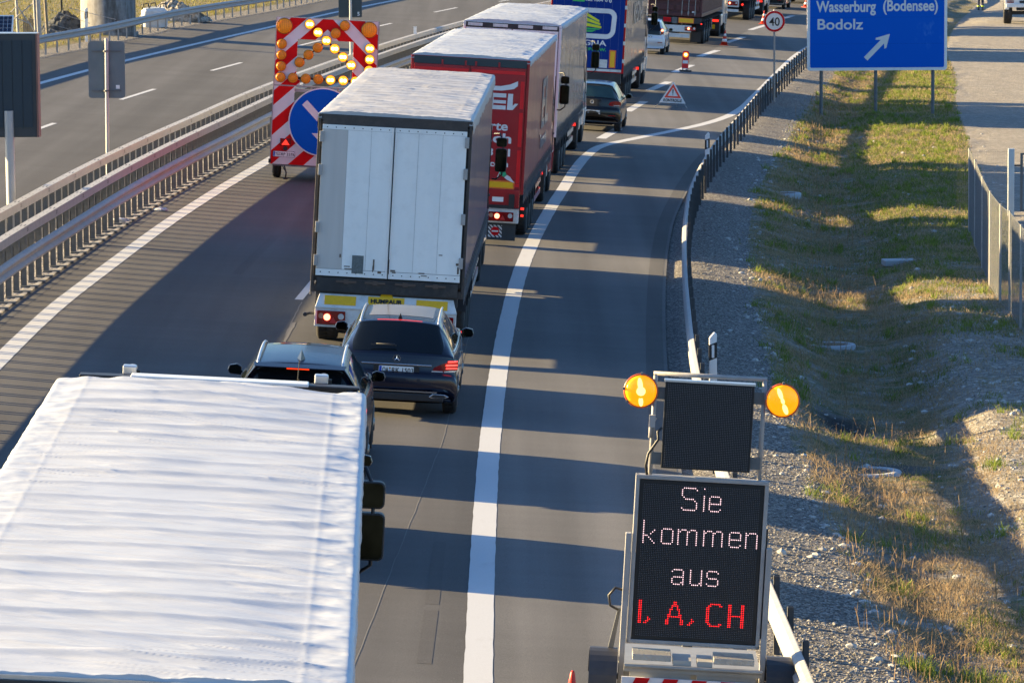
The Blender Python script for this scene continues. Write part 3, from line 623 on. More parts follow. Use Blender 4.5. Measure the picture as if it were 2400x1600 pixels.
def body_inner(root, L, W, z0, z1, m): return MB().box(-W / 2 + .02, W / 2 - .02, .02, L, z0, z1).build('load_box', m, root)

TW = tarp_material('white_roof_tarpaulin', (.48, .50, .53)); TW2 = tarp_material('creased_white_tarpaulin', (.42, .415, .41)); TW3 = tarp_material('pale_roof_tarpaulin', (.43, .46, .50))
LG = 'lorries queueing in the right lane'
# --- nearest lorry: only its white tarpaulin roof and cab mirror show
t1 = tag(empty('lorry', onroad(-2.383, 23.72, -.0259)), 'nearest lorry, its huge ribbed white tarpaulin roof filling the lower left corner', 'lorry', LG)
body_inner(t1, 13.0, 2.5, 1.15, 3.86, WHITED); roof_tarp(t1, 13.03, 2.55, 4.0, .64, .9, (240, 1150), 1, TW)
for s in (-1, 1):
    side_curtain(t1, 13.03, s, 2.5, 1.2, 3.88, mat('white_side_curtain', (.7, .7, .7), .35)); straps(t1, 13.03, s, 2.5, 1.2, diag=False)
rear_frame(t1, 2.55, 1.1, 3.96, GALVD); chassis(t1, 13.03)
mb = MB(); mb.box(-1.27, 1.27, -.06, .02, 3.90, 3.975).build('rear_header', CHASSIS, t1); MB().box(-1.27, 1.27, -.035, .05, 3.976, 4.0).build('rear_header_trim', ALU, t1)
cab(t1, 13.75, mat('dark_blue_cab_paint', (.02, .03, .08), .25, coat=.8), 3.62, mir=False)
mirror(t1, 1.19, 15.25, 2.52, 1, 1., True); mirror(t1, -1.19, 15.25, 2.52, -1, 1., True)
def roof_bar():
    o = MB().box(-1.22, 1.22, 15.06, 15.22, 3.755, 3.78).build('roof_bar', BLACK, t1, bevel=.01); MB().box(-.775, .775, 15.03, 15.24, 3.765, 3.795).build('roof_bar_panel', WHITE, o, bevel=.01)
    for x in (-.80, .88):
        q = MB(); q.box(x - .06, x + .06, 15.35, 15.47, 3.76, 3.84); h = q.build('roof_lamp', ALU, o, bevel=.012)
        MB().cyl((x + .02, 15.48, 3.80), (x + .02, 15.55, 3.80), .045, 16, 0, .035).build('lamp_reflector', CHROME, h); MB().box(x + .06, x + .09, 15.4, 15.44, 3.76, 3.80).build('lamp_bracket', BLACK, h)
    MB().box(-1.1, 1.1, 15.35, 15.4, 3.56, 3.76).build('bar_bracket', BLACK, o)
roof_bar(); MB().cyl((.66, 15.45, 3.55), (.67, 15.43, 3.75), .008, 6).cyl((.67, 15.43, 3.75), (.68, 15.40, 3.96), .004, 6).build('antenna', BLACK, t1)

# --- second lorry with white panelled rear doors
t2 = tag(empty('lorry', onroad(-2.133, 74.044, .0214)), 'lorry with tall pale panelled rear doors, directly in front of the dark estate car', 'lorry', LG)
L2 = 14.95; NAVY = mat('navy_side_curtain', (.028, .028, .095), .34, 0, .25, .9, coat=.2, stretch=(1, 2.2, .25)); DOORW = mat('white_door_panel', (.80, .82, .80), .42, 0, .05, 1.2, dirt=.10, stretch=(3, 1, .35)); DOORG = mat('grey_door_panel', (.52, .50, .47), .45, 0, .06, 2, stretch=(4, 1, .3))
DKB = mat('brown_black_frame', (.045, .038, .035), .6, 0, .2, 8, dirt=.4)
body_inner(t2, L2, 2.5, 1.2, 3.85, CHASSIS); roof_tarp(t2, L2, 2.55, 4.0, .62, 1.0, (110, 520), 5, TW2, .20, .25)
for s in (-1, 1): side_curtain(t2, L2, s, 2.5, 1.15, 3.86, NAVY, .012, 4); straps(t2, L2, s, 2.5, 1.2)
rear_frame(t2, 2.55, 1.02, 3.97, DKB, .05)
d = MB(); d.box(-1.20, 1.20, -.03, .02, 3.80, 3.96).build('header_beam', DKB, t2)
for s, nm in ((-1, 'rear_door'), (1, 'rear_door')):
    a, b = (-1.195, -.008) if s < 0 else (.008, 1.195); q = MB(); edges = np.linspace(a, b, 4) if s > 0 else np.array([a, -.77, -.38, b])
    q.box(a, b, -.055, -.02, 1.30, 3.80, 2)
    for i in range(3):
        q.box(edges[i] + .0025, edges[i + 1] - .0025, -.063, -.055, 1.42, 3.72, 1 if (s < 0 and i == 0) else 0)
    q.box(a, b, -.066, -.063, 1.30, 1.41, 0).box(a, b, -.066, -.055, 3.725, 3.80, 0)
    dr = q.build(nm, [DOORW, DOORG, mat('panel_joint', (.36, .37, .37), .6)], t2)
    r_ = MB()
    for k in range(8):
        x = a + .08 + k * (b - a - .16) / 7
        for z in (1.36, 3.76): r_.cyl((x, -.066, z), (x, -.072, z), .010, 8)
    r_.build('rivet', INK, dr)
    h = MB()
    for z in (1.62, 2.35, 3.1, 3.62) if s > 0 else (1.55, 2.1, 3.05, 3.6): x = s * 1.20; h.box(x - .035, x + .035, -.10, -.055, z - .09, z + .09)
    h.build('hinge', GALV, dr, bevel=.006)
q = MB(); q.cyl((-.03, -.07, 1.30), (-.03, -.07, 3.8), .012, 8).cyl((.03, -.07, 1.30), (.03, -.07, 3.8), .010, 8).build('lock_rod', WHITE, t2)
MB().box(-.60, -.41, -.071, -.067, 1.36, 1.66).build('grey_sticker', mat('grey_speckled_sticker', (.12, .14, .14), .7, 0, .5, 80), t2)
q = MB()
for x, z, w, h in ((-.24, 1.52, .012, .09), (-.25, 1.45, .008, .05), (-.80, 1.64, .012, .03), (.07, 1.44, .05, .012), (.10, 1.41, .03, .012), (-.68, 1.47, .05, .008), (-.66, 1.43, .06, .008), (.56, 1.42, .05, .01), (.60, 1.38, .05, .008), (.86, 1.74, .03, .008), (1.15, 1.6, .03, .02), (-.14, 1.40, .03, .02), (.02, 1.5, .012, .12), (1.16, 1.5, .015, .06)):
    q.box(x - w, x + w, -.0695, -.0665, z - h, z + h)
q.build('scuff_mark', mat('rusty_scuff', (.13, .10, .08), .9), t2)
q = MB(); q.box(-1.17, 1.17, -.06, .05, 1.04, 1.27).box(-1.17, 1.17, .0, .4, .86, 1.03).build('rear_sill', CHASSIS, t2)
for x in (-.68, -.2, .3, .8):
    MB().box(x - .17, x + .17, -.085, -.06, 1.20, 1.235).box(x - .04, x + .04, -.09, -.06, 1.18, 1.25).build('door_catch', mat('rusty_steel', (.11, .08, .065), .7, .3), t2)
q = MB(); BW = 1.17; q.add([(-BW, -.16, .78), (BW, -.16, .78), (BW - .06, -.02, 1.0), (-BW + .06, -.02, 1.0), (-BW, .1, .78), (BW, .1, .78), (BW - .06, .1, 1.0), (-BW + .06, .1, 1.0)], [(0, 1, 2, 3), (4, 7, 6, 5), (0, 4, 5, 1), (3, 2, 6, 7), (0, 3, 7, 4), (1, 5, 6, 2)])
q.box(-BW, BW, -.155, .1, .47, .775); bp = q.build('bumper', WHITED, t2, bevel=.008)
MB().box(-BW - .005, BW + .005, -.17, .1, .765, .785).box(-BW - .005, BW + .005, -.17, .1, .46, .475).build('bumper_trim', ALU, bp)
SL = Matrix.Translation((0, 0, 0))
def slanted(x0, x1, t0, t1, m, name, par):   # plate lying on the sloping upper bumper face
    A = lambda x, t, e: (x, -.16 + .14 * t - .009 * e, .78 + .22 * t + .005 * e)
    q = MB(); q.add([A(x0, t0, 0), A(x1, t0, 0), A(x1, t1, 0), A(x0, t1, 0), A(x0, t0, 1), A(x1, t0, 1), A(x1, t1, 1), A(x0, t1, 1)], [(0, 1, 2, 3), (4, 7, 6, 5), (0, 4, 5, 1), (1, 5, 6, 2), (2, 6, 7, 3), (3, 7, 4, 0)]); return q.build(name, m, par)
slanted(-1.02, -.50, .22, .86, YEL, 'marking_plate', bp); slanted(.50, 1.02, .22, .86, YEL, 'marking_plate', bp)
slanted(-.30, .30, .30, .92, YEL, 'maker_plate', bp)
q = MB(); T_ = Matrix.Translation((0, -.167 + .14 * .42, .785 + .22 * .42)) @ Matrix.Rotation(math.atan2(.22, .14), 4, 'X')
q2 = MB(); q2.cyl((0, 0, -.008), (0, 0, .006), .11, 24); o = q2.build('maker_badge', YEL, bp); o.data.transform(Matrix.Translation((0, -.16 + .14 * .86, .78 + .22 * .86)) @ Matrix.Rotation(math.atan2(.22, .14), 4, 'X'))
text('HUMBAUR', .075, INK, bp, None, width=.52, bold=.004, align='CENTER', M=Matrix.Translation((0, -.172 + .14 * .46, .79 + .22 * .46)) @ Matrix.Rotation(math.atan2(.22, .14), 4, 'X'))
lamp_cluster(bp, -1.13, -.66, -.158, .50, .73, clear='right'); lamp_cluster(bp, .66, 1.13, -.158, .50, .73, clear='right')
q = MB(); q.tube([(-1.16, -.05, .66), (-1.26, -.06, .66), (-1.33, -.08, .64)], .022).cyl((-1.33, -.11, .64), (-1.33, -.04, .64), .035, 10); q.build('marker_lamp', BLACK, t2)
q = MB(); q.tube([(1.16, -.05, .50), (1.27, -.06, .48), (1.3, -.08, .5)], .022); q.build('marker_lamp', REDON, t2)
chassis(t2, L2, axles=(2.2, 3.5, 4.8), box=(6.5, 8.2)); cab(t2, L2 + .7, mat('navy_cab_paint', (.015, .02, .06), .25, coat=.8), 3.6, mz=2.15)

# --- third lorry, red
t3 = tag(empty('lorry', onroad(-1.080, 96.13, .0528)), 'red lorry with big white lettering on its red rear doors', 'lorry', LG)
L3 = 13.7; RED = mat('red_lorry_paint', (.36, .012, .016), .32, 0, .08, 2, coat=.4, dirt=.08); REDB = mat('bright_red_tape', (.75, .008, .012), .35); REDC = mat('dusty_red_side_curtain', (.26, .035, .05), .34, 0, .3, .8, coat=.2, stretch=(1, 1.8, .3))
body_inner(t3, L3, 2.5, 1.2, 3.85, RED); roof_tarp(t3, L3, 2.55, 4.0, .50, 1.3, (90, 420), 11, TW3, .10)
for s in (-1, 1): side_curtain(t3, L3, s, 2.5, 1.15, 3.92, REDC, .010, 6); straps(t3, L3, s, 2.5, 1.18)
rear_frame(t3, 2.55, 1.10, 3.97, RED, .06); MB().box(-1.21, 1.21, -.03, .02, 3.80, 3.96).build('header_beam', mat('dark_teal_frame', (.03, .045, .05), .5), t3)
for x in (-.6, -.1, .12, .62): MB().box(x - .02, x + .02, -.05, -.03, 3.76, 3.90).build('header_catch', RED, t3)
for s in (-1, 1):
    a, b = (-1.20, -.012) if s < 0 else (.012, 1.20); dr = MB().box(a, b, -.05, -.01, 1.22, 3.79).build('rear_door', RED, t3, bevel=.005)
    q = MB(); q.box(a + .02, b - .02, -.055, -.05, 3.66, 3.73).box(a + .02, b - .02, -.055, -.05, 1.26, 1.33)
    x = b if s > 0 else a; xs = (x - s * .02, x - s * .10)
    for z0, z1 in ((1.34, 2.05), (2.12, 2.85), (2.93, 3.52)): q.box(min(xs), max(xs), -.055, -.05, z0, z1)
    q.build('reflective_tape', REDB, dr)
LW = mat('white_lettering', (.66, .66, .66), .45)
# swooping emblem: bar over block letters drawn as shapes
q = MB(); Y0, Y1 = -.066, -.052
def sw(pts): q.prism([((p[0] - .86) * .70 + 1.04, (p[1] - 2.52) * .86 + 2.92) for p in pts], Y0, Y1)
sw([(-1.4, 3.06), (.35, 3.08), (.62, 3.13), (.86, 3.22), (.86, 3.10), (.74, 3.02), (.40, 2.97), (-1.4, 2.96 + .0)])
for z0, z1 in ((2.50, 2.60), (2.65, 2.73), (2.80, 2.90)): sw([(.14, z0), (.52, z0), (.52, z1), (.14, z1)])
sw([(-.04, 2.50), (.14, 2.50), (.14, 2.90), (-.04, 2.90)])
sw([(.56, 2.50), (.74, 2.50), (.90, 2.66), (.80, 2.66), (.73, 2.60), (.73, 2.90), (.58, 2.90)])
sw([(-.5, 2.50), (-.32, 2.50), (-.32, 2.90), (-.5, 2.90)]); sw([(-.72, 2.80), (-.10, 2.80), (-.10, 2.90), (-.72, 2.90)])
q.build('emblem', LW, t3)
for s_, z, h, xr, w in (('Transporte', 2.46, .19, .87, 1.45), ('esch', 2.19, .21, .96, .78), ('63 71', 1.91, .16, .95, .66), ('te.com', 1.68, .13, .92, .64)):
    o = text(s_, h, LW, t3, (0, -.0525, z), width=w, bold=.006, depth=.006); o.data.transform(Matrix.Translation((xr - max(v.co.x for v in o.data.vertices), 0, 0)))
F_ = Matrix.Translation((.08, 0, .27))
MB().cyl(F_ @ Vector((.62, -.064, 1.16)), F_ @ Vector((.70, -.064, 1.38)), .008, 6).build('flag_pole', LW, t3)
MB().prism([(.69, 1.37), (.78, 1.33), (.82, 1.24), (.76, 1.19), (.66, 1.26)], -.072, -.054, 0, F_).build('flag_mark', mat('green_mark', (.02, .35, .16), .5), t3)
MB().prism([(.83, 1.24), (.90, 1.20), (.95, 1.13), (1.0, 1.08), (.92, 1.10), (.83, 1.14), (.77, 1.185)], -.071, -.054, 0, F_).build('flag_mark', LW, t3)
q = MB(); q.box(-1.2, 1.2, -.062, .04, .80, 1.20); rb = q.build('rear_beam', RED, t3, bevel=.01)
marking(t3, .52, 1.05, -.062, 1.235, 1.355); marking(t3, -1.05, -.52, -.062, 1.235, 1.355)
MB().box(.62, .86, -.074, -.0625, .93, 1.03).build('small_plate', PLATE, rb); q = MB(); q.box(.45, .98, -.12, -.063, .80, .86).box(.98, 1.10, -.12, -.063, .80, 1.10).build('lift_bar', BLACK, rb)
bp = MB().box(-1.2, 1.2, -.14, .1, .48, .78).build('bumper', WHITED, t3, bevel=.012); MB().box(-1.205, 1.205, -.15, .1, .765, .79).build('bumper_trim', ALU, bp)
lamp_cluster(bp, .55, 1.10, -.143, .52, .72); lamp_cluster(bp, -1.10, -.55, -.143, .52, .72)
for z in (.55, .68): MB().cyl((.38, -.141, z), (.38, -.147, z), .018, 8).build('bolt', INK, bp)
MB().cyl((1.24, -.05, .80), (1.31, -.05, .80), .025, 10).build('marker_lamp', REDON, bp); MB().cyl((1.24, .1, .64), (1.3, .1, .64), .025, 10).build('marker_lamp', REDON, bp)
fl = MB().box(-1.15, 1.15, -.03, -.005, .10, .48).build('spray_flap', mat('dark_rubber_flap', (.028, .035, .04), .6, 0, .2, 4), t3)
q = MB()
def clip(P, f):
    out = []
    for i in range(len(P)):
        a_, b_ = P[i], P[(i + 1) % len(P)]; fa, fb = f(a_), f(b_)
        if fa >= 0: out.append(a_)
        if fa * fb < 0: t = fa / (fa - fb); out.append((a_[0] + (b_[0] - a_[0]) * t, a_[1] + (b_[1] - a_[1]) * t))
    return out
for k in range(-4, 5):
    c = k * .085; P = [(.2, -.2 + c), (.2, -.155 + c), (-.2, .245 + c), (-.2, .2 + c)]
    for f in (lambda p: .145 - p[0], lambda p: p[0] + .145, lambda p: .13 - p[1], lambda p: p[1] + .13): P = clip(P, f) if P else P
    if len(P) > 2: q.prism([(p[0] + .715, p[1] + .29) for p in P], -.038, -.031)
q.build('warning_sticker', LW, fl); MB().cyl((.715, -.043, .29), (.715, -.038, .29), .095, 24).build('no_entry_disc', REDSH, fl); MB().box(.645, .785, -.048, -.0435, .275, .305).build('no_entry_bar', LW, fl)
chassis(t3, L3, axles=(2.9, 4.2, 5.5), guardm=RED); cab(t3, L3 + .7, RED, 3.7)
text('EL', 1.15, mat('faded_white_print', (.30, .26, .26), .3, coat=.4), t3, None, width=3.4, bold=.03, M=Matrix.Translation((1.275, 7.0, 2.1)) @ Matrix.Rotation(math.pi / 2, 4, 'Z') @ RX)
text('Transporte', .34, mat('faded_white_print', (.30, .26, .26)), t3, None, width=3.2, bold=.01, M=Matrix.Translation((1.275, 7.0, 1.62)) @ Matrix.Rotation(math.pi / 2, 4, 'Z') @ RX)

# --- fourth lorry, grey curtains and red-and-white rear
t4 = tag(empty('lorry', onroad(-.171, 115.8, .0678)), 'lorry with grey side curtains between the red lorry and the blue one', 'lorry', LG)
L4 = 13.6; GREYC = mat('grey_side_curtain', (.20, .19, .185), .27, 0, .12, .7, coat=.4, stretch=(1, 1.8, .3))
body_inner(t4, L4, 2.5, 1.2, 3.85, GREYC); roof_tarp(t4, L4, 2.55, 4.0, .46, 1.4, (90, 420), 21, TW3, .09)
for s in (-1, 1): side_curtain(t4, L4, s, 2.5, 1.15, 3.92, GREYC, .008, 8); straps(t4, L4, s, 2.5, 1.18)
rear_frame(t4, 2.55, 1.1, 3.97, WHITE, .07); MB().box(-1.2, 1.2, -.03, .02, 3.83, 3.96).build('header_beam', CHASSIS, t4)
for x0 in (-1.15, -.5, .15, .78): MB().box(x0, x0 + .38, -.036, -.031, 3.86, 3.94).build('header_plate', WHITED, t4)
for s in (-1, 1):
    a, b = (-1.19, -.015) if s < 0 else (.015, 1.19); dr = MB().box(a, b, -.05, -.01, 1.22, 3.82).build('rear_door', RED, t4, bevel=.005)
    q = MB(); q.box(a, b, -.056, -.05, 3.76, 3.82).box(a, b, -.056, -.05, 1.22, 1.3); X = b if s > 0 else a; q.box(min(X, X - s * .07), max(X, X - s * .07), -.056, -.05, 1.3, 3.76)
    for k in (.2, .8): x = a + k * (b - a); q.box(x - .02, x + .02, -.07, -.056, 1.25, 3.78)
    q.build('door_trim', WHITE, dr)
q = MB(); q.box(-1.2, 1.2, -.06, .05, .8, 1.1).build('rear_beam', CHASSIS, t4); bp = MB().box(-1.2, 1.2, -.12, .1, .45, .7).build('bumper', WHITED, t4, bevel=.01)
lamp_cluster(bp, .6, 1.12, -.122, .47, .68); lamp_cluster(bp, -1.12, -.6, -.122, .47, .68); marking(t4, .4, .95, -.063, .85, 1.0); mudflap(t4, .75, 1.2, .9, .15, .7)
chassis(t4, L4, axles=(2.6, 3.9, 5.2), box=(7.2, 8.6)); cab(t4, L4 + .7, mat('white_cab_paint', (.62, .62, .62), .25, coat=.8), 3.7)

# --- fifth lorry, blue rear with rounded white emblem
t5 = tag(empty('lorry', onroad(2.46, 151.3, .085)), 'blue-backed lorry with a rounded white emblem, in front of the black hatchback', 'lorry', LG)
L5 = 13.2; BLUE = mat('blue_lorry_door', (.001, .028, .20), .55, 0, .06, 2, spec=.15); GRYS = mat('grey_reefer_side', (.15, .15, .145), .22, .2, .2, .6, coat=.5, stretch=(1, 2.2, .3))
body_inner(t5, L5, 2.5, 1.15, 3.97, GRYS); MB().box(-1.27, 1.27, -.02, L5, 3.97, 4.0).build('roof', WHITED, t5)
for s in (-1, 1): side_curtain(t5, L5, s, 2.5, 1.18, 3.95, GRYS, .006, 12); straps(t5, L5, s, 2.5, 1.2, step=.5)
rear_frame(t5, 2.55, 1.08, 3.98, REDSH, .05)
q = MB(); q.box(-1.215, -.006, -.05, -.01, 1.22, 3.86).box(.006, 1.215, -.05, -.01, 1.22, 3.86); dr = q.build('rear_door', BLUE, t5)
q = MB()
for x in np.arange(-1.1, 1.15, .27): q.box(x - .004, x + .004, -.053, -.05, 1.25, 3.84)
q.build('door_groove', mat('pale_groove', (.05, .09, .25), .4), dr)
def ring(cx, cz, w, h, t, r, y0, y1, n=7, skew=0.):
    def out(w, h, r):
        P = []
        for sx, sz, a0 in ((1, 1, 0), (-1, 1, 90), (-1, -1, 180), (1, -1, 270)):
            for k in range(n + 1):
                a = math.radians(a0 + 90 * k / n); z = cz + sz * (h / 2 - r) + r * math.sin(a); P.append((cx + sx * (w / 2 - r) + r * math.cos(a) + skew * (z - cz), z))
        return P
    A, B = out(w, h, r), out(w - 2 * t, h - 2 * t, max(.01, r - t)); m_ = len(A); v = [(p[0], y, p[1]) for y in (y0, y1) for P in (A, B) for p in P]; f = []
    for i in range(m_):
        j = (i + 1) % m_; f += [(i, j, m_ + j, m_ + i), (2 * m_ + i, 3 * m_ + i, 3 * m_ + j, 2 * m_ + j), (i, 2 * m_ + i, 2 * m_ + j, j), (m_ + i, m_ + j, 3 * m_ + j, 3 * m_ + i)]
    return v, f
q = MB(); v, f = ring(.20, 2.72, 1.5, 1.02, .16, .30, -.060, -.053, skew=.06); q.add(v, f).build('emblem_ring', LW, t5)
q = MB(); gq = MB()
for k, (x1, z1) in enumerate(((.38, 2.83), (.42, 2.73), (.46, 2.63))):
    q.prism([(-.4, 3.10 - k * .19), (-.05, 3.06 - k * .17), (x1, z1 - .0), (x1 + .0, z1 - .07), (-.05, 2.95 - k * .17), (-.4, 2.98 - k * .19)], -.060, -.053)
    gq.prism([(-.3, 2.93 - k * .17), (-.02, 2.90 - k * .17), (x1 - .02, z1 - .075), (x1 - .08, z1 - .12), (-.02, 2.84 - k * .17), (-.3, 2.88 - k * .17)], -.0595, -.0535)
gq.prism([(-.1, 2.47), (.3, 2.50), (.15, 2.42), (-.1, 2.42)], -.0595, -.0535)
q.build('emblem_stripe', mat('lime_print', (.62, .62, .02), .5), t5); gq.build('emblem_stripe', mat('green_print', (.03, .42, .10), .5), t5)
for s_, z, h, xr, w, mm in (('REGNA', 1.98, .18, .66, 1.15, LW), ('TOMORROW.', 1.80, .10, .66, 1.15, mat('green_print')), ('DIGL 100490', 3.46, .10, .62, .85, LW), ('0', 3.44, .12, .76, .09, LW)):
    o = text(s_, h, mm, t5, (0, -.0535, z), width=w, bold=.005); o.data.transform(Matrix.Translation((xr - max(v.co.x for v in o.data.vertices), 0, 0)))
MB().box(-.55, -.15, -.058, -.051, 3.42, 3.6).build('green_sticker', mat('green_print'), t5)
MB().box(.78, 1.0, -.056, -.051, 1.25, 1.85).build('marking_border', ORAN, t5); MB().box(.82, .96, -.063, -.057, 1.29, 1.81).build('marking_plate', YEL, t5); MB().box(.46, .72, -.056, -.051, 1.24, 1.52).build('silver_sticker', WHITED, t5)
MB().box(-.42, -.2, -.056, -.051, 1.30, 1.5).build('silver_sticker', LW, t5)
MB().box(-1.2, 1.2, -.06, .03, 1.12, 1.2).build('sill', WHITED, t5); MB().box(-1.2, 1.2, -.04, .2, .72, 1.08).build('rear_beam', CHASSIS, t5); bp = MB().box(-1.2, 1.2, -.1, .1, .42, .66).build('bumper', CHASSIS, t5)
lamp_cluster(bp, .66, 1.12, -.102, .44, .64); lamp_cluster(bp, -1.12, -.66, -.102, .44, .64)
h = MB()
for z in (1.5, 2.1, 2.7, 3.3, 3.7): h.box(1.22, 1.285, -.06, -.011, z - .06, z + .06)
h.build('hinge', WHITED, t5); chassis(t5, L5, axles=(2.6, 3.9, 5.2)); cab(t5, L5 + .6, mat('white_cab_paint'), 3.8)
text('REGNA', .75, mat('dim_white_print', (.32, .32, .31), .3), t5, None, width=5.5, bold=.02, M=Matrix.Translation((1.272, 4.5, 2.6)) @ Matrix.Rotation(math.pi / 2, 4, 'Z') @ RX)

# --- container lorry
t6 = tag(empty('lorry', onroad(7.35, 203.0, .125)), 'lorry carrying a dark red corrugated shipping container, ahead of the white small car', 'lorry', LG)
CONT = mat('dark_red_container', (.075, .016, .018), .5, 0, .15, 1.5, dirt=.15); RODS = mat('grey_locking_rod', (.24, .24, .24), .5, .4)
q = MB(); Lc = 12.2; W6 = 2.44; q.box(-W6 / 2 + .04, W6 / 2 - .04, .06, Lc, 1.28, 3.95)
for s in (-1, 1):
    for y in np.arange(.25, Lc - .2, .28): x = s * (W6 / 2 - .04); q.add([(x, y, 1.42), (x + s * .035, y + .06, 1.42), (x + s * .035, y + .14, 1.42), (x, y + .2, 1.42), (x, y, 3.85), (x + s * .035, y + .06, 3.85), (x + s * .035, y + .14, 3.85), (x, y + .2, 3.85)], [(0, 1, 5, 4), (1, 2, 6, 5), (2, 3, 7, 6), (4, 5, 6, 7), (3, 2, 1, 0)])
    q.box(s * (W6 / 2 - .04) - .04, s * (W6 / 2 - .04) + .04, .0, .08, 1.25, 3.98).box(s * (W6 / 2 - .03) - .03, s * (W6 / 2 - .03) + .03, 0, Lc, 1.25, 1.41).box(s * (W6 / 2 - .03) - .03, s * (W6 / 2 - .03) + .03, 0, Lc, 3.86, 3.98)
q.box(-W6 / 2, W6 / 2, .0, .1, 1.25, 1.42).box(-W6 / 2, W6 / 2, .0, .1, 3.86, 3.98)
for s in (-1, 1):
    for k in range(6): z = 1.52 + k * .40; a, b = sorted((s * .03, s * 1.12)); q.box(a + .03, b - .03, -.02, .06, z, z + .24)
q.build('container', CONT, t6, bevel=.01)
q = MB()
for x in (-.88, -.32, .32, .62, .92): q.cyl((x, -.05, 1.3), (x, -.05, 3.9), .018, 8); q.box(x - .035, x + .035, -.07, -.02, 1.36, 1.5)
for x in (-.6, .62, .92): q.box(x - .22, x + .14, -.075, -.05, 2.18, 2.21); q.box(x - .04, x + .04, -.08, -.04, 2.14, 2.26)
q.build('locking_rod', RODS, t6); MB().box(.78, .90, -.03, -.021, 1.44, 1.50).build('sticker', LW, t6)
q = MB(); q.box(-1.2, 1.2, -.02, .2, .95, 1.2).build('rear_beam', CHASSIS, t6); marking(t6, .22, .86, -.03, .98, 1.16); MB().box(-.1, .12, -.03, -.021, .92, 1.2).build('grey_plate', GALVD, t6); MB().box(-.5, -.15, -.03, -.021, .98, 1.18).build('red_plate', REDSH, t6)
bp = MB().box(-1.2, .78, -.1, .1, .55, .85).build('bumper', WHITED, t6); lamp_cluster(bp, .50, 1.0, -.102, .62, .80); lamp_cluster(bp, -1.1, -.6, -.102, .62, .80); MB().box(-1.2, .72, -.08, .1, .30, .48).build('lower_bar', WHITED, t6)
mudflap(t6, .72, 1.2, .5, .1, .55); chassis(t6, Lc + .3, axles=(1.9, 3.2, 4.5), guard=False); cab(t6, Lc + 1.1, mat('silver_cab_paint', (.4, .4, .4), .3, coat=.7), 3.7)
MB().cyl((1.2, -.05, .95), (1.27, -.05, .95), .025, 10).build('marker_lamp', REDON, t6)
# --- seventh vehicle: dark tipper trailer
t7 = tag(empty('lorry', onroad(11.15, 236.0, .14)), 'dark lorry with grey side, in the queue just left of the 40 sign', 'lorry', LG)
body_inner(t7, 12, 2.5, 1.3, 3.9, GRYS); q = MB()
for s in (-1, 1):
    for y in np.arange(.1, 12, 1.0): q.box(s * 1.25 - .03, s * 1.25 + .03, y, y + .1, 1.3, 3.9)
q.box(-1.25, 1.25, -.05, .02, 1.3, 3.9).build('ribbed_wall', mat('dark_grey_lorry', (.06, .06, .065), .4), t7)
MB().box(-1.2, 1.15, -.06, -.051, 1.32, 1.5).build('red_strip', REDSH, t7); q = MB(); q.box(-1.2, .8, -.08, .1, .45, .58).box(-1.2, .8, -.08, .1, .7, 1.15).build('bumper', WHITED, t7); lamp_cluster(t7, .1, .75, -.085, .78, 1.0)
MB().cyl((1.0, -.07, .85), (1.0, -.1, .85), .06, 12).build('marker_lamp', REDON, t7); chassis(t7, 12.2, axles=(1.9, 3.2, 4.5), guardm=WHITED); cab(t7, 12.9, mat('silver_cab_paint'), 3.6)
for t_, yaw_, x_, y_, lab in ((None, .165, 17.4, 268, 'farthest lorry in the queue, only its wheels visible at the top edge'),):
    t8 = tag(empty('lorry', onroad(x_, y_, yaw_)), lab, 'lorry', LG); body_inner(t8, 10, 2.5, 1.2, 3.9, GREYC); q = MB().box(-1.2, 1.2, -.06, .02, 1.1, 3.9).build('rear_door', WHITED, t8); chassis(t8, 10.2, axles=(2, 3.3, 4.6), guard=False); cab(t8, 10.8, mat('white_cab_paint'), 3.6)

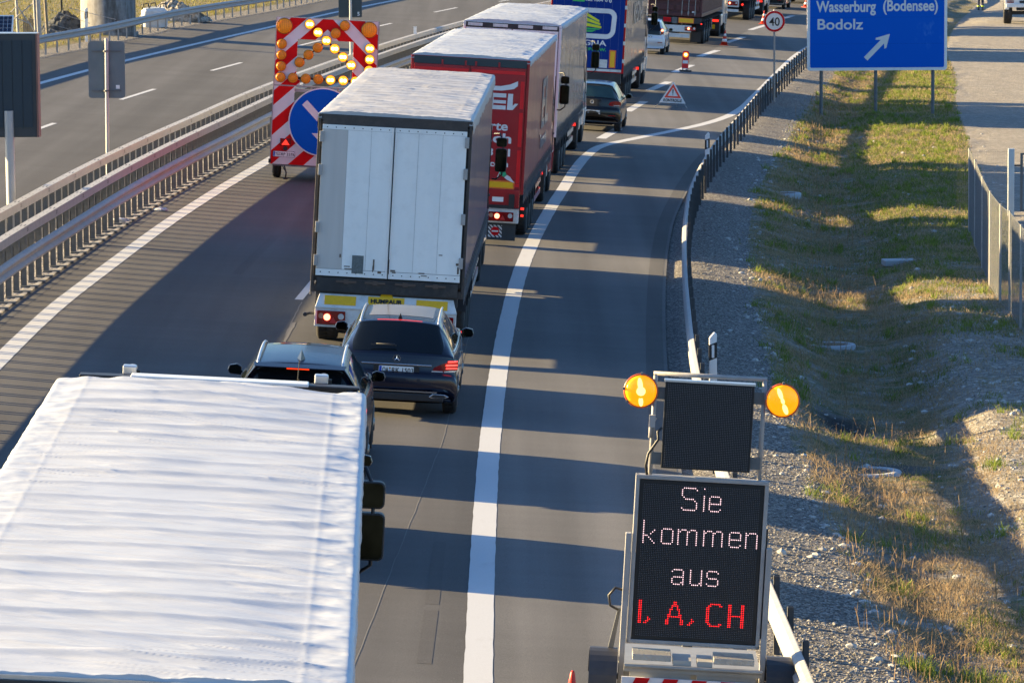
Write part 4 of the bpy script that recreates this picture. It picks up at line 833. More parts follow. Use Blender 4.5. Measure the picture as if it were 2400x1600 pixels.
# ------------------------------------------------------------------ cars
def cr(P, t):
    """catmull-rom along axis 0 of P at float positions t"""
    n = len(P); i = np.clip(np.floor(t).astype(int), 0, n - 2); f = (t - i).reshape((-1,) + (1,) * (P.ndim - 1))
    p0 = P[np.clip(i - 1, 0, n - 1)]; p1 = P[i]; p2 = P[i + 1]; p3 = P[np.clip(i + 2, 0, n - 1)]
    m1 = (p2 - p0) * .42; m2 = (p3 - p1) * .42
    return (2 * f ** 3 - 3 * f ** 2 + 1) * p1 + (f ** 3 - 2 * f ** 2 + f) * m1 + (-2 * f ** 3 + 3 * f ** 2) * p2 + (f ** 3 - f ** 2) * m2
class Body:
    def __init__(s, st, w, zb, wr, zbot=.26, rear=.16, front=.22):
        """st: list of (y, ztop, width factor)"""
        rows = []; s.L = max(q[0] for q in st)
        for y, zt, k in st:
            W = w * k; zs = min(zb, zt - .055); t = max(0., min(1., (zt - zb) / .34)); zl = max(zbot, min(zbot, zt - .12)); zl = min(zbot, zt - .1)
            wt = (.93 * W) * (1 - t) + wr * t
            r = [(0, zl), (.6 * W, zl), (.93 * W, zl + .02), (.985 * W, zl + .10 * min(1, (zs - zl) / .4)), (W, zl + .5 * (zs - zl)), (.992 * W, zl + .82 * (zs - zl)), (.955 * W, zs)]
            a = (.925 * W, zs + (.04 if t > .2 else .012)); c = (wt, zt - (.075 if t > .2 else .012))
            if t <= .2: a = (.93 * W, zt - .035); b = (.88 * W, zt - .018); c = (.80 * W, zt - .008); rest = [(.62 * W, zt), (.33 * W, zt + .006), (0, zt + .01)]
            else: b = ((a[0] + c[0]) / 2 + .012, (a[1] + c[1]) / 2); rest = [(wt - .07, zt - .022), (wt * .5, zt + .004), (0, zt + .012)]
            r += [a, b, c] + rest; rows.append([(x, y, z) for x, z in r])
        P = np.array(rows); fr = np.clip(1 - (P[:, :, 1] - 0) / .9, 0, 1) ** 1.5; fe = np.clip(1 - (s.L - P[:, :, 1]) / 1.0, 0, 1) ** 1.5
        q = (P[:, :, 0] / w) ** 2; P[:, :, 1] += rear * fr * q ** 1.4 - front * fe * q
        s.P = P; s.nu = len(st); s.nv = 13
    def S(s, u, v):
        u = np.atleast_1d(u).astype(float); v = np.atleast_1d(v).astype(float); A = cr(s.P, u)          # (nu', 13, 3)
        vv = np.where(v > 12, 24 - v, v); B = np.swapaxes(cr(np.swapaxes(A, 0, 1), vv), 0, 1).copy(); B[:, v > 12, 0] *= -1; return B
    def patch(s, u0, u1, v0, v1, n=8, m=8, off=.006, shrink=None):
        u = np.linspace(u0, u1, n); v = np.linspace(v0, v1, m); G_ = s.S(u, v); e = 1e-2
        du = s.S(np.clip(u + e, 0, s.nu - 1), v) - s.S(np.clip(u - e, 0, s.nu - 1), v); dv = s.S(u, np.clip(v + e, 0, 24)) - s.S(u, np.clip(v - e, 0, 24))
        nn = np.cross(dv, du); nn /= np.linalg.norm(nn, axis=-1, keepdims=True) + 1e-9
        c = np.array([0, s.L / 2, .7]); sg = np.sign(((G_ - c) * nn).sum(-1, keepdims=True)); return G_ + nn * sg * off
    def quad(s, uv, n=8, m=8, off=.006):
        """patch with four (u,v) corners a,b (bottom) c,d (top)"""
        (a, b, c, d) = [np.array(q, float) for q in uv]; G_ = np.zeros((n, m, 3))
        for i in range(n):
            for j in range(m):
                f, g = i / (n - 1), j / (m - 1); p = (a * (1 - f) + d * f) * (1 - g) + (b * (1 - f) + c * f) * g
                G_[i, j] = s.patch(p[0], p[0] + 1e-4, p[1], p[1] + 1e-4, 2, 2, off)[0, 0]
        return G_
    def mesh(s, root, m, wheels, r, name='body'):
        u = np.linspace(0, s.nu - 1, (s.nu - 1) * 7 + 1); v = np.linspace(0, 24, 24 * 4 + 1)[:-1]; Gd = s.S(u, v); nu, nv = Gd.shape[:2]
        V = [tuple(p) for p in Gd.reshape(-1, 3)]; F = []
        for i in range(nu - 1):
            for j in range(nv): F.append((i * nv + j, (i + 1) * nv + j, (i + 1) * nv + (j + 1) % nv, i * nv + (j + 1) % nv))
        F += [tuple(range(nv)), tuple(range(nu * nv - 1, (nu - 1) * nv - 1, -1))]
        mb = MB(); mb.add(V, F, 0, True); o = mb.build(name, [m, BLACK], root)
        for y in wheels:
            c = MB(); c.cyl((-2, y, r - .01), (2, y, r - .01), r + .045, 28, 1); k = c.build('cut', [m, BLACK]); b = o.modifiers.new('b', 'BOOLEAN'); b.object = k; b.operation = 'DIFFERENCE'; b.solver = 'EXACT'
            inner = .62 * s.P[0, 3, 0]
            bpy.context.view_layer.update(); me = bpy.data.meshes.new_from_object(o.evaluated_get(bpy.context.evaluated_depsgraph_get())); o.modifiers.clear(); o.data = me; bpy.data.objects.remove(k)
        return o
def gp(name, Gd, m, parent, thick=.0): return MB().grid(Gd).build(name, m, parent, solid=thick)
def ctube(name, Gd, r, m, parent): return MB().tube([tuple(p) for p in Gd], r, 6).build(name, m, parent)
def car_mirror(root, x, y, z, s, m):
    mb = MB(); mb.tube([(x, y + .05, z - .03), (x + s * .08, y + .02, z - .02)], .022)
    P = []
    for dx, dz in ((0, -.07), (.165, -.055), (.19, 0), (.17, .065), (.06, .085), (-.005, .05)): P.append((x + s * (.015 + dx), z + dz))
    mb.prism(P, y - .035, y + .06, 0, None); o = mb.build('door_mirror', m, root, bevel=.02)
    c = np.mean(P, 0); MB().prism([((p[0] - c[0]) * .84 + c[0], (p[1] - c[1]) * .84 + c[1]) for p in P], y - .040, y - .036).build('mirror_glass', MIRR, o); return o
def car_wheels(root, xs, ys, r, w=.225):
    for y in ys:
        for s in (-1, 1):
            o = wheel(root, s * xs, y, r, w, s, rimm=mat('dark_alloy_rim', (.16, .165, .17), .3, .8), rr=r * .66, dish=.03)
            q = MB()
            for k in range(5):
                a = 2 * math.pi * k / 5 + .3; M_ = Matrix.Translation((s * (xs + w / 2 - .02), y, r)) @ Matrix.Rotation(a, 4, 'X'); q.box(-.012, .012, -.035, .035, .04, r * .62, 0, M_)
            q.build('rim_spoke', mat('alloy_spoke', (.45, .46, .47), .3, .8), o)
def plate(root, y, z, s_, w=.52, h=.11, seals=True, tilt=0, x=0):
    o = MB().rbox(x - w / 2, x + w / 2, y - .008, y, z - h / 2, z + h / 2, .012).build('number_plate', PLATE, root); MB().rbox(x - w / 2 - .008, x + w / 2 + .008, y - .004, y + .004, z - h / 2 - .008, z + h / 2 + .008, .014).build('plate_frame', INK, o)
    MB().box(x - w / 2 + .006, x - w / 2 + .042, y - .010, y - .0085, z - h / 2 + .006, z + h / 2 - .006).build('blue_band', EUBL, o)
    a, b = s_; k = .075 * w / .52
    text(a, .072, INK, o, (x - w / 2 + .052, y - .0095, z - .036), width=.045 * len(a) * w / .52, bold=.001); x1 = x - w / 2 + .052 + .045 * len(a) * w / .52
    MB().cyl((x1 + .022, y - .008, z + .022), (x1 + .022, y - .011, z + .022), .015, 12).build('inspection_seal', mat('orange_seal', (.5, .25, .08), .5), o); MB().cyl((x1 + .022, y - .008, z - .018), (x1 + .022, y - .011, z - .018), .017, 12).build('registration_seal', mat('grey_blue_seal', (.25, .33, .45), .5), o)
    text(b, .072, INK, o, (x1 + .046, y - .0095, z - .036), width=(x + w / 2 - .012) - (x1 + .046), bold=.001); return o

def estate(M_, label):
    root = tag(empty('car', M_), label, 'car', 'cars waiting in the queue'); w = .925; L = 4.9
    st = [(.10, .36, .90), (.0, .46, .95), (-.005, .60, .985), (.02, .66, .99), (.075, .70, .985), (.10, .82, .98), (.12, .91, .965), (.15, .965, .955), (.34, 1.14, .955), (.58, 1.335, .96), (.70, 1.385, .965), (1.25, 1.42, .985), (2.1, 1.425, 1.0), (2.75, 1.40, 1.0), (3.15, 1.32, .995), (3.65, 1.06, .985), (4.1, .98, .965), (4.55, .87, .93), (4.80, .74, .88), (4.9, .56, .82), (4.86, .40, .78)]
    B = Body(st, w, .92, .625, .25); P_ = mat('dark_blue_car_paint', (.006, .008, .020), .22, .0, .08, 2, coat=.35, spec=.35, dirt=.04); R_ = .335
    body = B.mesh(root, P_, (1.02, 3.90), R_); car_wheels(root, w - .125, (1.02, 3.90), R_)
    MB().box(-w + .27, w - .27, .5, L - .5, .2, .45).build('underbody', BLACK, root)
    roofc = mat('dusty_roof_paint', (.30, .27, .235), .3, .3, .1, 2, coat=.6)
    gp('rear_window', B.quad([(7.05, 9.35), (7.05, 14.65), (9.45, 14.55), (9.45, 9.45)], 10, 16, .004), GLASSD, root)
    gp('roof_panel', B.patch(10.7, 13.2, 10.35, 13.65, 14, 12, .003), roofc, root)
    bl = B.patch(9.80, 9.84, 10.9, 13.1, 3, 24, .010); gp('high_brake_light', bl, mat('lit_led_strip', (.3, .0, .0), .3, emit=(1, .05, .0), estr=.3), root, .006)
    for s in (-1, 1):
        f = (lambda v: v) if s > 0 else (lambda v: 24 - v)
        gp('rear_side_window', B.quad([(9.2, f(7.15)), (11.0, f(7.15)), (10.9, f(8.85)), (9.9, f(8.75))], 6, 10, .004), GLASSC, root)
        gp('door_window', B.quad([(11.05, f(7.15)), (12.35, f(7.15)), (12.35, f(8.85)), (10.98, f(8.85))], 6, 10, .004), GLASSC, root)
        gp('door_window', B.quad([(12.45, f(7.15)), (14.7, f(7.15)), (13.6, f(8.8)), (12.45, f(8.85))], 6, 12, .004), GLASSC, root)
        ctube('window_trim', np.concatenate([B.patch(9.1, 14.7, f(7.02), f(7.02) + 1e-3, 24, 2, .008)[:, 0]]), .012, CHROME, root)
        rr = B.patch(9.9, 13.6, f(9.75), f(9.75) + 1e-3, 24, 2, .0)[:, 0].copy(); rr[:, 2] += .035 * np.sin(np.linspace(0, math.pi, 24)) ** .4; ctube('roof_rail', rr, .017, ALU, root)
        g = B.quad([(4.3, f(6.75)), (4.3, f(9.9)), (6.1, f(9.2)), (6.3, f(6.55))], 8, 12, .012); g2 = B.quad([(8.3, f(4.9)), (4.3, f(6.7)), (6.2, f(6.55)), (8.6, f(5.7))], 6, 6, .012)
        # rear light cluster, built as a shaped block on the corner
        yb = lambda x: .10 + .16 * (abs(x) / w) ** 2.8
        def cl(pts, off, m_, name, par):
            q = MB(); n = len(pts); v = [(s * x, yb(x) - off, z) for x, z in pts] + [(s * x, yb(x) + .06, z) for x, z in pts]; q.add(v, [tuple(range(n)), tuple(range(2 * n - 1, n - 1, -1))] + [(i, n + i, n + (i + 1) % n, (i + 1) % n) for i in range(n)]); return q.build(name, m_, par)
        tl = cl([(.52, .705), (.70, .70), (.86, .705), (.90, .74), (.915, .82), (.895, .885), (.80, .865), (.66, .82), (.56, .775)], .030, REDL, 'tail_light', root)
        cl([(.53, .725), (.69, .722), (.69, .705), (.52, .708)], .036, CLEARL, 'clear_strip', tl); cl([(.71, .722), (.89, .735), (.87, .708), (.71, .703)], .036, CLEARL, 'clear_strip', tl)
        for k, (x0, x1, z) in enumerate(((.76, .90, .862), (.735, .905, .815), (.73, .905, .805), (.735, .90, .762))): cl([(x0, z - .010), (x1, z - .004), (x1, z + .012), (x0, z + .008)], .037, mat('lit_led_red', (.9, .1, .1), .3, emit=(1, .05, .03), estr=.7), 'led_bar', tl)
        car_mirror(root, s * .875, 3.18, .98, s, P_)
        t = MB(); Pp = [(s * .50, .345), (s * .56, .395), (s * .74, .39), (s * .80, .36), (s * .76, .335), (s * .55, .325)]; t.prism(Pp, -.02, .1); e_ = t.build('exhaust_tip', CHROME, root, bevel=.006); c = np.mean(Pp, 0); MB().prism([((p[0] - c[0]) * .78 + c[0], (p[1] - c[1]) * .70 + c[1]) for p in Pp], -.024, .0).build('exhaust_opening', BLACK, e_)
        MB().box(s * .93 - .01, s * .93 + .01, 2.05, 2.20, .80, .82).build('door_handle', CHROME, root)
    MB().box(-.52, .52, .055, .075, .79, .812).build('chrome_strip', CHROME, root, bevel=.008); MB().box(-.62, .62, -.022, .02, .405, .425).build('bumper_trim', CHROME, root); MB().box(-.72, .72, -.012, .10, .27, .39).build('diffuser', BLACK, root, bevel=.02)
    q = MB(); v, f = ring(0, .885, .115, .115, .010, .057, .062, .072, 6); q.add(v, f)
    for a in (90, 210, 330): a = math.radians(a); q.add([(math.cos(a) * .055, .063, .885 + math.sin(a) * .055), (math.cos(a + 1.6) * .009, .063, .885 + math.sin(a + 1.6) * .009), (math.cos(a - 1.6) * .009, .063, .885 + math.sin(a - 1.6) * .009), (0, .054, .885)], [(0, 1, 3), (0, 3, 2), (1, 2, 3)])
    q.build('star_emblem', CHROME, root); plate(root, .072, .715, ('OA', 'RK 1503')); MB().box(-.34, .34, .068, .08, .62, .775).build('plate_recess', INK, root)
    q = MB(); q.tube([(-.02, .16, 1.055), (-.05, .17, 1.085), (-.32, .17, 1.08)], .010).box(-.40, -.02, .165, .18, 1.06, 1.075).build('rear_wiper', BLACK, root)
    q = MB(); q.add([(-.03, .80, 1.41), (.03, .80, 1.41), (0, 1.02, 1.43), (0, .79, 1.485), (0, .84, 1.49)], [(0, 1, 3), (1, 4, 3), (0, 3, 4), (1, 2, 4), (2, 0, 4), (0, 2, 1)]).build('roof_antenna', BLACK, root); return root
estate(onroad(-1.765, 66.15, .012), 'dark blue estate car with lit brake lights and chrome strip, right behind the pale-doored lorry')

def suv(M_, label):
    root = tag(empty('car', M_), label, 'car', 'cars waiting in the queue'); w = .945; L = 4.75
    st = [(.10, .42, .90), (.0, .55, .95), (.0, .70, .985), (.03, .76, .99), (.08, .82, .985), (.12, 1.00, .97), (.16, 1.09, .96), (.20, 1.13, .955), (.36, 1.31, .955), (.50, 1.48, .96), (.46, 1.55, .965), (1.2, 1.60, .985), (2.0, 1.61, 1.0), (2.6, 1.58, 1.0), (3.0, 1.50, .995), (3.5, 1.17, .985), (3.95, 1.09, .965), (4.4, .98, .93), (4.65, .82, .88), (4.75, .62, .82), (4.7, .45, .78)]
    B = Body(st, w, 1.06, .61, .30); P_ = mat('blue_black_car_paint', (.006, .009, .022), .25, .0, .08, 2, coat=.08, spec=.25); R_ = .365
    B.mesh(root, P_, (.93, 3.75), R_); car_wheels(root, w - .12, (.93, 3.75), R_, .24); MB().box(-w + .27, w - .27, .5, L - .5, .25, .5).build('underbody', BLACK, root)
    gp('rear_window', B.quad([(7.1, 9.35), (7.1, 14.65), (9.15, 14.55), (9.15, 9.45)], 10, 16, .004), GLASSD, root)
    gp('glass_roof', B.patch(12.2, 13.3, 10.45, 13.55, 8, 12, .003), GLASSD, root)
    MB().box(-.17, .13, .205, .222, 1.500, 1.514).build('high_brake_light', mat('lit_led_strip'), root)
    for s in (-1, 1):
        f = (lambda v: v) if s > 0 else (lambda v: 24 - v)
        gp('rear_side_window', B.quad([(9.6, f(7.15)), (11.0, f(7.15)), (10.95, f(8.8)), (10.3, f(8.7))], 6, 10, .004), GLASSC, root)
        gp('door_window', B.quad([(11.05, f(7.15)), (12.25, f(7.15)), (12.25, f(8.85)), (11.02, f(8.85))], 6, 10, .004), GLASSC, root)
        gp('door_window', B.quad([(12.35, f(7.15)), (14.6, f(7.15)), (13.5, f(8.8)), (12.35, f(8.85))], 6, 12, .004), GLASSC, root)
        rr = B.patch(10.15, 13.5, f(9.75), f(9.75) + 1e-3, 24, 2, .0)[:, 0].copy(); rr[:, 2] += .045 * np.sin(np.linspace(0, math.pi, 24)) ** .4; ctube('roof_rail', rr, .018, ALU, root)
        car_mirror(root, s * .89, 3.02, 1.12, s, P_); MB().box(s * .95 - .01, s * .95 + .01, 1.95, 2.1, .93, .95).build('door_handle', P_, root)
        yb = .30; q = MB(); q.box(min(s * .62, s * .92), max(s * .62, s * .92), .06, .2, .93, 1.05).build('tail_light', REDON, root, bevel=.03)
    q = MB(); q.add([(-.62, .42, 1.555), (.62, .42, 1.555), (.60, .22, 1.52), (-.60, .22, 1.52), (-.62, .44, 1.525), (.62, .44, 1.525), (.58, .24, 1.505), (-.58, .24, 1.505)], [(0, 3, 2, 1), (4, 5, 6, 7), (2, 3, 7, 6), (0, 4, 7, 3), (1, 2, 6, 5), (0, 1, 5, 4)]).build('roof_spoiler', P_, root, bevel=.01)
    q = MB(); q.add([(-.055, .74, 1.585), (.055, .74, 1.585), (0, 1.05, 1.60), (0, .72, 1.715), (0, .58, 1.575)], [(0, 1, 3), (1, 2, 3), (2, 0, 3), (0, 4, 1), (4, 3, 1), (0, 3, 4)]).build('roof_antenna', P_, root)
    MB().cyl((0, .26, 1.35), (0, .28, 1.36), .01, 6).build('washer_nozzle', BLACK, root); plate(root, .07, .82, ('LI', 'M 482')); return root
suv(onroad(-2.905, 58.8, -.004), 'blue-black car with silver roof rails, just beyond the nearest white tarpaulin roof')

def hatch(M_, label, w=.89, L=4.2, h=1.48, P_=None, up=False, plt=('LI', 'EB 560')):
    root = tag(empty('car', M_), label, 'car', 'cars waiting in the queue'); k = h / 1.48
    st = [(.10, .38, .90), (.0, .50, .95), (.0, .66, .985), (.03, .72, .99), (.07, .76, .985), (.09, .90, .97), (.11, 1.0, .96), (.14, 1.04, .955), (.30, 1.20, .955), (.46, 1.36, .96), (.50, 1.42, .965), (1.1, 1.47, .985), (1.7, 1.48, 1.0), (2.2, 1.45, 1.0), (2.6, 1.32, .995), (3.1, 1.05, .985), (3.45, .98, .965), (3.85, .87, .93), (4.1, .74, .88), (4.2, .56, .82), (4.16, .42, .78)]
    st = [(a * L / 4.2, b * k, c) for a, b, c in st]; B = Body(st, w, .96 * k, w * .68, .25); R_ = .315
    B.mesh(root, P_, (.78 * L / 4.2, 3.36 * L / 4.2), R_); car_wheels(root, w - .115, (.78 * L / 4.2, 3.36 * L / 4.2), R_, .21); MB().box(-w + .27, w - .27, .5, L - .5, .2, .45).build('underbody', BLACK, root)
    v0 = 9.35; gp('rear_window', B.quad([(4.4 if up else 7.05, v0), (4.4 if up else 7.05, 24 - v0), (9.35, 24 - v0 - .1), (9.35, v0 + .1)], 14, 16, .004), GLASSD if up else mat('green_tinted_glass', (.02, .045, .04), .05, 0, .2, 3, spec=.8), root)
    if not up: gp('spoiler_lip', B.patch(9.5, 9.95, 10.2, 13.8, 4, 16, .014), P_, root)
    yb = lambda x: .08 + .16 * (abs(x) / w) ** 2.8
    for s in (-1, 1):
        f = (lambda v: v) if s > 0 else (lambda v: 24 - v)
        gp('door_window', B.quad([(9.3, f(7.15)), (11.7, f(7.15)), (11.7, f(8.85)), (10.1, f(8.75))], 6, 10, .004), GLASSC, root)
        gp('door_window', B.quad([(11.8, f(7.15)), (14.6, f(7.15)), (13.5, f(8.8)), (11.8, f(8.85))], 6, 12, .004), GLASSC, root)
        pts = [(.50, .83), (.60, .80), (.86, .80), (.885, .86), (.86, .94), (.70, .95), (.56, .93)] if not up else [(.64, .74), (.82, .74), (.81, .9), (.78, 1.08), (.66, 1.10), (.68, .95)]
        pts = [(x * w / .89, z * k) for x, z in pts]; q = MB(); n = len(pts); v = [(s * x, yb(x) - .022, z) for x, z in pts] + [(s * x, yb(x) + .10, z) for x, z in pts]; q.add(v, [tuple(range(n)), tuple(range(2 * n - 1, n - 1, -1))] + [(i, n + i, n + (i + 1) % n, (i + 1) % n) for i in range(n)])
        t = q.build('tail_light', REDL, root); zc = .87 if not up else 1.02
        if up: MB().cyl((s * .74 * w / .89, yb(.7) - .05, zc * k), (s * .74 * w / .89, yb(.7), zc * k), .05, 12).build('brake_lamp', REDHOT, t)
        else: MB().box(s * .70 - .14, s * .70 + .14, yb(.7) - .03, yb(.7), .812, .828).build('clear_strip', CLEARL, t)
        MB().box(s * .62 - .10, s * .62 + .10, -.012, .03, .50, .53).build('bumper_reflector', REDL, root); car_mirror(root, s * (w - .03), 2.65 * L / 4.2, .99 * k, s, P_)
    plate(root, .005 if not up else .03, .60 if not up else .72, plt)
    q = MB(); v, f = ring(0, .905 * k, .115, .115, .009, .057, .055, .065, 6); q.add(v, f)
    for a, b in (((-.035, .05), (-.0, .0)), ((.035, .05), (.0, .0)), ((-.05, .02), (-.018, -.05)), ((.05, .02), (.018, -.05)), ((-.018, -.05), (0, -.01)), ((.018, -.05), (0, -.01))): q.cyl((a[0], .060, .905 * k + a[1]), (b[0], .060, .905 * k + b[1]), .0045, 5)
    if not up: q.build('round_emblem', CHROME, root)
    q = MB(); q.box(-.25, .05, .12, .14, 1.04 * k, 1.06 * k).build('rear_wiper', BLACK, root); return root
hatch(onroad(2.42, 136.5, .085), 'black hatchback with red tail lights right behind the blue-backed lorry', P_=mat('black_car_paint', (.005, .005, .006), .2, .0, .05, 2, coat=.35, spec=.35))
hatch(onroad(5.72, 191.2, .11), 'small white car with dark tailgate glass, between the blue-backed lorry and the container lorry', w=.82, L=3.54, h=1.49, P_=mat('white_car_paint', (.62, .64, .67), .2, 0, .03, 2, coat=.8), up=True, plt=('FN', 'X 81'))
hatch(onroad(14.75, 257.3, .155), 'dark car near the top edge, ahead of the dark lorry with the grey side', w=.93, L=4.7, h=1.62, P_=mat('grey_green_car_paint', (.05, .055, .055), .2, .4, .05, 2, coat=.8), plt=('RV', 'T 90'))
hatch(onroad(-2.8, 51.6, -.012), 'dark car hidden behind the nearest lorry, casting the nearest shadow on the road', P_=mat('black_car_paint'), plt=('KE', 'A 17'))

# ------------------------------------------------------------------ arrow board trailer
def arrow_trailer():
    Y = 110.75; root = tag(empty('arrow_board_trailer', onroad(-4.72, Y, -.03)), 'tall red and white striped arrow trailer with lit amber lamps and blue disc', 'arrow board')
    m, N, L, b = nodes('red_white_chevron_sheet'); tc = N.new('ShaderNodeTexCoord').outputs['Object']; sp = N.new('ShaderNodeSeparateXYZ'); L.new(tc, sp.inputs[0])
    ax = math_(N, L, 'ABSOLUTE', sp.outputs[0]); t = math_(N, L, 'ADD', sp.outputs[2], math_(N, L, 'MULTIPLY', ax, .95)); fr = math_(N, L, 'FRACT', math_(N, L, 'DIVIDE', math_(N, L, 'ADD', t, .30), .74))
    st = math_(N, L, 'GREATER_THAN', fr, .5); w_ = noise(N, L, tc, 3, 5)
    b.inputs['Specular IOR Level'].default_value = .12; c = mixc(N, L, st, (.68, .67, .66), (.62, .004, .006)); c = mixc(N, L, 1., c, rng_(N, L, w_, .3, .7, .93, 1.05), 'MULTIPLY'); L.new(c, b.inputs['Base Color']); b.inputs['Roughness'].default_value = .4
    # px of the zoomed photograph -> panel metres; TL (650.5,43.5) TR (864,57.5) BL (629.5,393)
    U = np.array([213.5, 14.]) / 2.5; V = np.array([-21., 349.5]) / 3.62; A = np.linalg.inv(np.stack([U, V], 1))
    def pp(zx, zy):
        p = np.array([600 + zx / 3.5633 - 650.5, zy / 3.5633 - 43.5]); a = A @ p; return float(a[0]) - 1.25, 4.02 - float(a[1])
    mb = MB(); H1, H0 = 4.02, .40
    mb.box(-1.25, -.72, -.03, .03, 2.36, H1).box(.66, 1.25, -.03, .03, 2.36, H1).box(-.72, .66, -.03, .03, 3.50, H1)
    mb.box(-.72, -.62, -.03, .03, 2.36, 2.5)
    mb.build('upper_panel', m, root, bevel=.004)
    mb = MB(); mb.box(-1.25, -.74, -.03, .03, H0, 2.33).box(.74, 1.25, -.03, .03, H0, 2.33).box(-.74, .74, -.03, .03, H0, 1.02).build('lower_panel', m, root, bevel=.004)
    q = MB()
    for x in (-1.262, 1.262): q.box(x - .012, x + .012, -.04, .04, H0, H1)
    q.box(-1.25, 1.25, -.04, .04, H1, H1 + .015).box(-1.25, 1.25, -.036, .036, 2.33, 2.36).box(-.74, .74, .0, .06, 2.20, 2.28).box(-.74, .74, .0, .06, 1.92, 1.98).box(-.35, -.30, .0, .08, 1.0, 2.36).box(.30, .35, .0, .08, 1.0, 2.36); q.build('panel_frame', GALV, root)
    q = MB()
    a, b2 = pp(545, 358), pp(340, 540); q.cyl((a[0], .0, a[1]), (b2[0], .0, b2[1]), .03, 6); b3 = pp(757, 612); q.cyl((a[0], .0, a[1]), (b3[0], 0, b3[1]), .03, 6); a = pp(195, 665); b4 = pp(870, 715); q.cyl((a[0], .01, a[1]), (b4[0], .01, b4[1]), .035, 6).build('lamp_bar', mat('brown_lamp_bar', (.06, .04, .03), .6), root)
    def lamp(x, z, r, lit):
        q = MB(); q.lathe([(-.03, r * 1.0), (-.05, r * 1.06), (-.10, r * 1.06), (-.10, r * .98)], (x, 0, z), 'y', 24); o = q.build('lamp', mat('lamp_housing', (.35, .10, .01), .4), root)
        q = MB(); q.lathe([(-.098, r * .99), (-.115, r * .8), (-.125, r * .45), (-.128, .001)], (x, 0, z), 'y', 24); q.build('lens', AMBER if not lit else mat('glowing_amber_lens', (1, .4, .03), .3, emit=(1, .30, .01), estr=.42), o)
        if lit:
            for dx in (-.35, .35): MB().cyl((x + dx * r, -.126, z), (x + dx * r, -.134, z), r * .36, 14).build('bulb', mat('white_hot_bulb', (1, .9, .6), .3, emit=(1, .78, .36), estr=1.6), o)
        else:
            q = MB()
            for k in range(-3, 4): q.box(x + k * r * .25 - .003, x + k * r * .25 + .003, -.131, -.118, z - r * math.sqrt(max(0, .9 - (k * .25) ** 2)) * .9, z + r * math.sqrt(max(0, .9 - (k * .25) ** 2)) * .9)
            q.build('lens_rib', mat('lens_rib', (.62, .20, .0), .4), o)
    for zx, zy in ((232, 232), (868, 270)): x, z = pp(zx, zy); lamp(x, z, .19, False)
    for zx, zy in ((210, 383), (205, 477), (200, 572), (195, 665), (288, 672), (384, 680), (478, 685), (478, 418), (408, 477), (340, 540), (615, 297), (685, 233)): x, z = pp(zx, zy); lamp(x, z, .12, False)
    for zx, zy in ((422, 218), (483, 288), (545, 358), (606, 427), (667, 498), (728, 567), (570, 692), (666, 697), (757, 705), (850, 712), (870, 427), (867, 520), (860, 613)): x, z = pp(zx, zy); lamp(x, z, .115, True)
    x, z = pp(505, 1050); q = MB(); q.cyl((x, -.10, z), (x, -.06, z), .845, 64); o = q.build('direction_sign', WHSH, root); MB().cyl((x, -.104, z), (x, -.1005, z), .815, 64).build('sign_face', mat('blue_reflective_sheet', (.001, .10, .50), .6, 0, .04, 2, spec=.1), o)
    q = MB(); R_ = Matrix.Translation((x, 0, z)) @ Matrix.Rotation(math.radians(45), 4, 'Y'); q.prism([(-.66, -.085), (.30, -.085), (.02, -.38), (.26, -.38), (.64, 0), (.26, .38), (.02, .38), (.30, .085), (-.66, .085)], -.110, -.1045, 0, R_).build('white_arrow', WHSH, o)
    x, z = pp(224, 1217); MB().box(x - .14, x + .14, -.07, -.03, z - .09, z + .09).build('tail_light', REDL, root, bevel=.01); MB().prism([(x - .10, z - .07), (x + .10, z - .07), (x, z + .07)], -.078, -.071).build('reflector', REDON, root); MB().cyl((x, -.06, z - .16), (x, -.03, z - .16), .055, 12).build('plate_lamp', BLACK, root); MB().box(-x - .14, -x + .14, -.07, -.03, z - .09, z + .09).build('tail_light', REDL, root, bevel=.01)  # triangular reflector is given a red glow of its own
    x, z = pp(209, 1320); plate(root, -.034, z, ('TÜ', 'RP 3376'), .53, .13, x=x)
    for s in (-1, 1):
        wheel(root, s * 1.10, 1.0, .33, .22, s); MB().box(s * 1.10 - .13, s * 1.10 + .13, .62, 1.38, .66, .70).build('mudguard', BLACK, root); MB().box(min(s * 1.25, s * 1.31), max(s * 1.25, s * 1.31), 0, .1, 1.30, 1.55).build('side_lamp', GALVD, root); MB().box(min(s * 1.24, s * 1.3), max(s * 1.24, s * 1.3), -.06, .04, .42, .52).build('corner_buffer', BLACK, root)
    q = MB(); q.box(-1.2, 1.2, -.02, .3, .36, .42).box(-.9, .9, .2, 2.4, .45, .52).box(-.06, .06, 2.4, 4.3, .45, .55); q.cyl((-1, 1, .33), (1, 1, .33), .04, 8).cyl((-.9, .4, .5), (-.9, .5, 2.3), .04, 8).cyl((.9, .4, .5), (.9, .5, 2.3), .04, 8).build('trailer_frame', GALVD, root)
    q = MB(); q.tube([(-.92, .0, .42), (-.85, -.02, .2), (-.86, -.02, .05)], .018).cyl((-.86, -.02, .03), (-.86, -.02, .06), .06, 8).tube([(-.98, .0, .40), (-.86, -.02, .22)], .012).build('support_leg', CHASSIS, root)
    MB().box(-.8, .8, .5, 1.6, .55, 1.1).build('battery_box', GALVD, root, bevel=.02)
arrow_trailer()

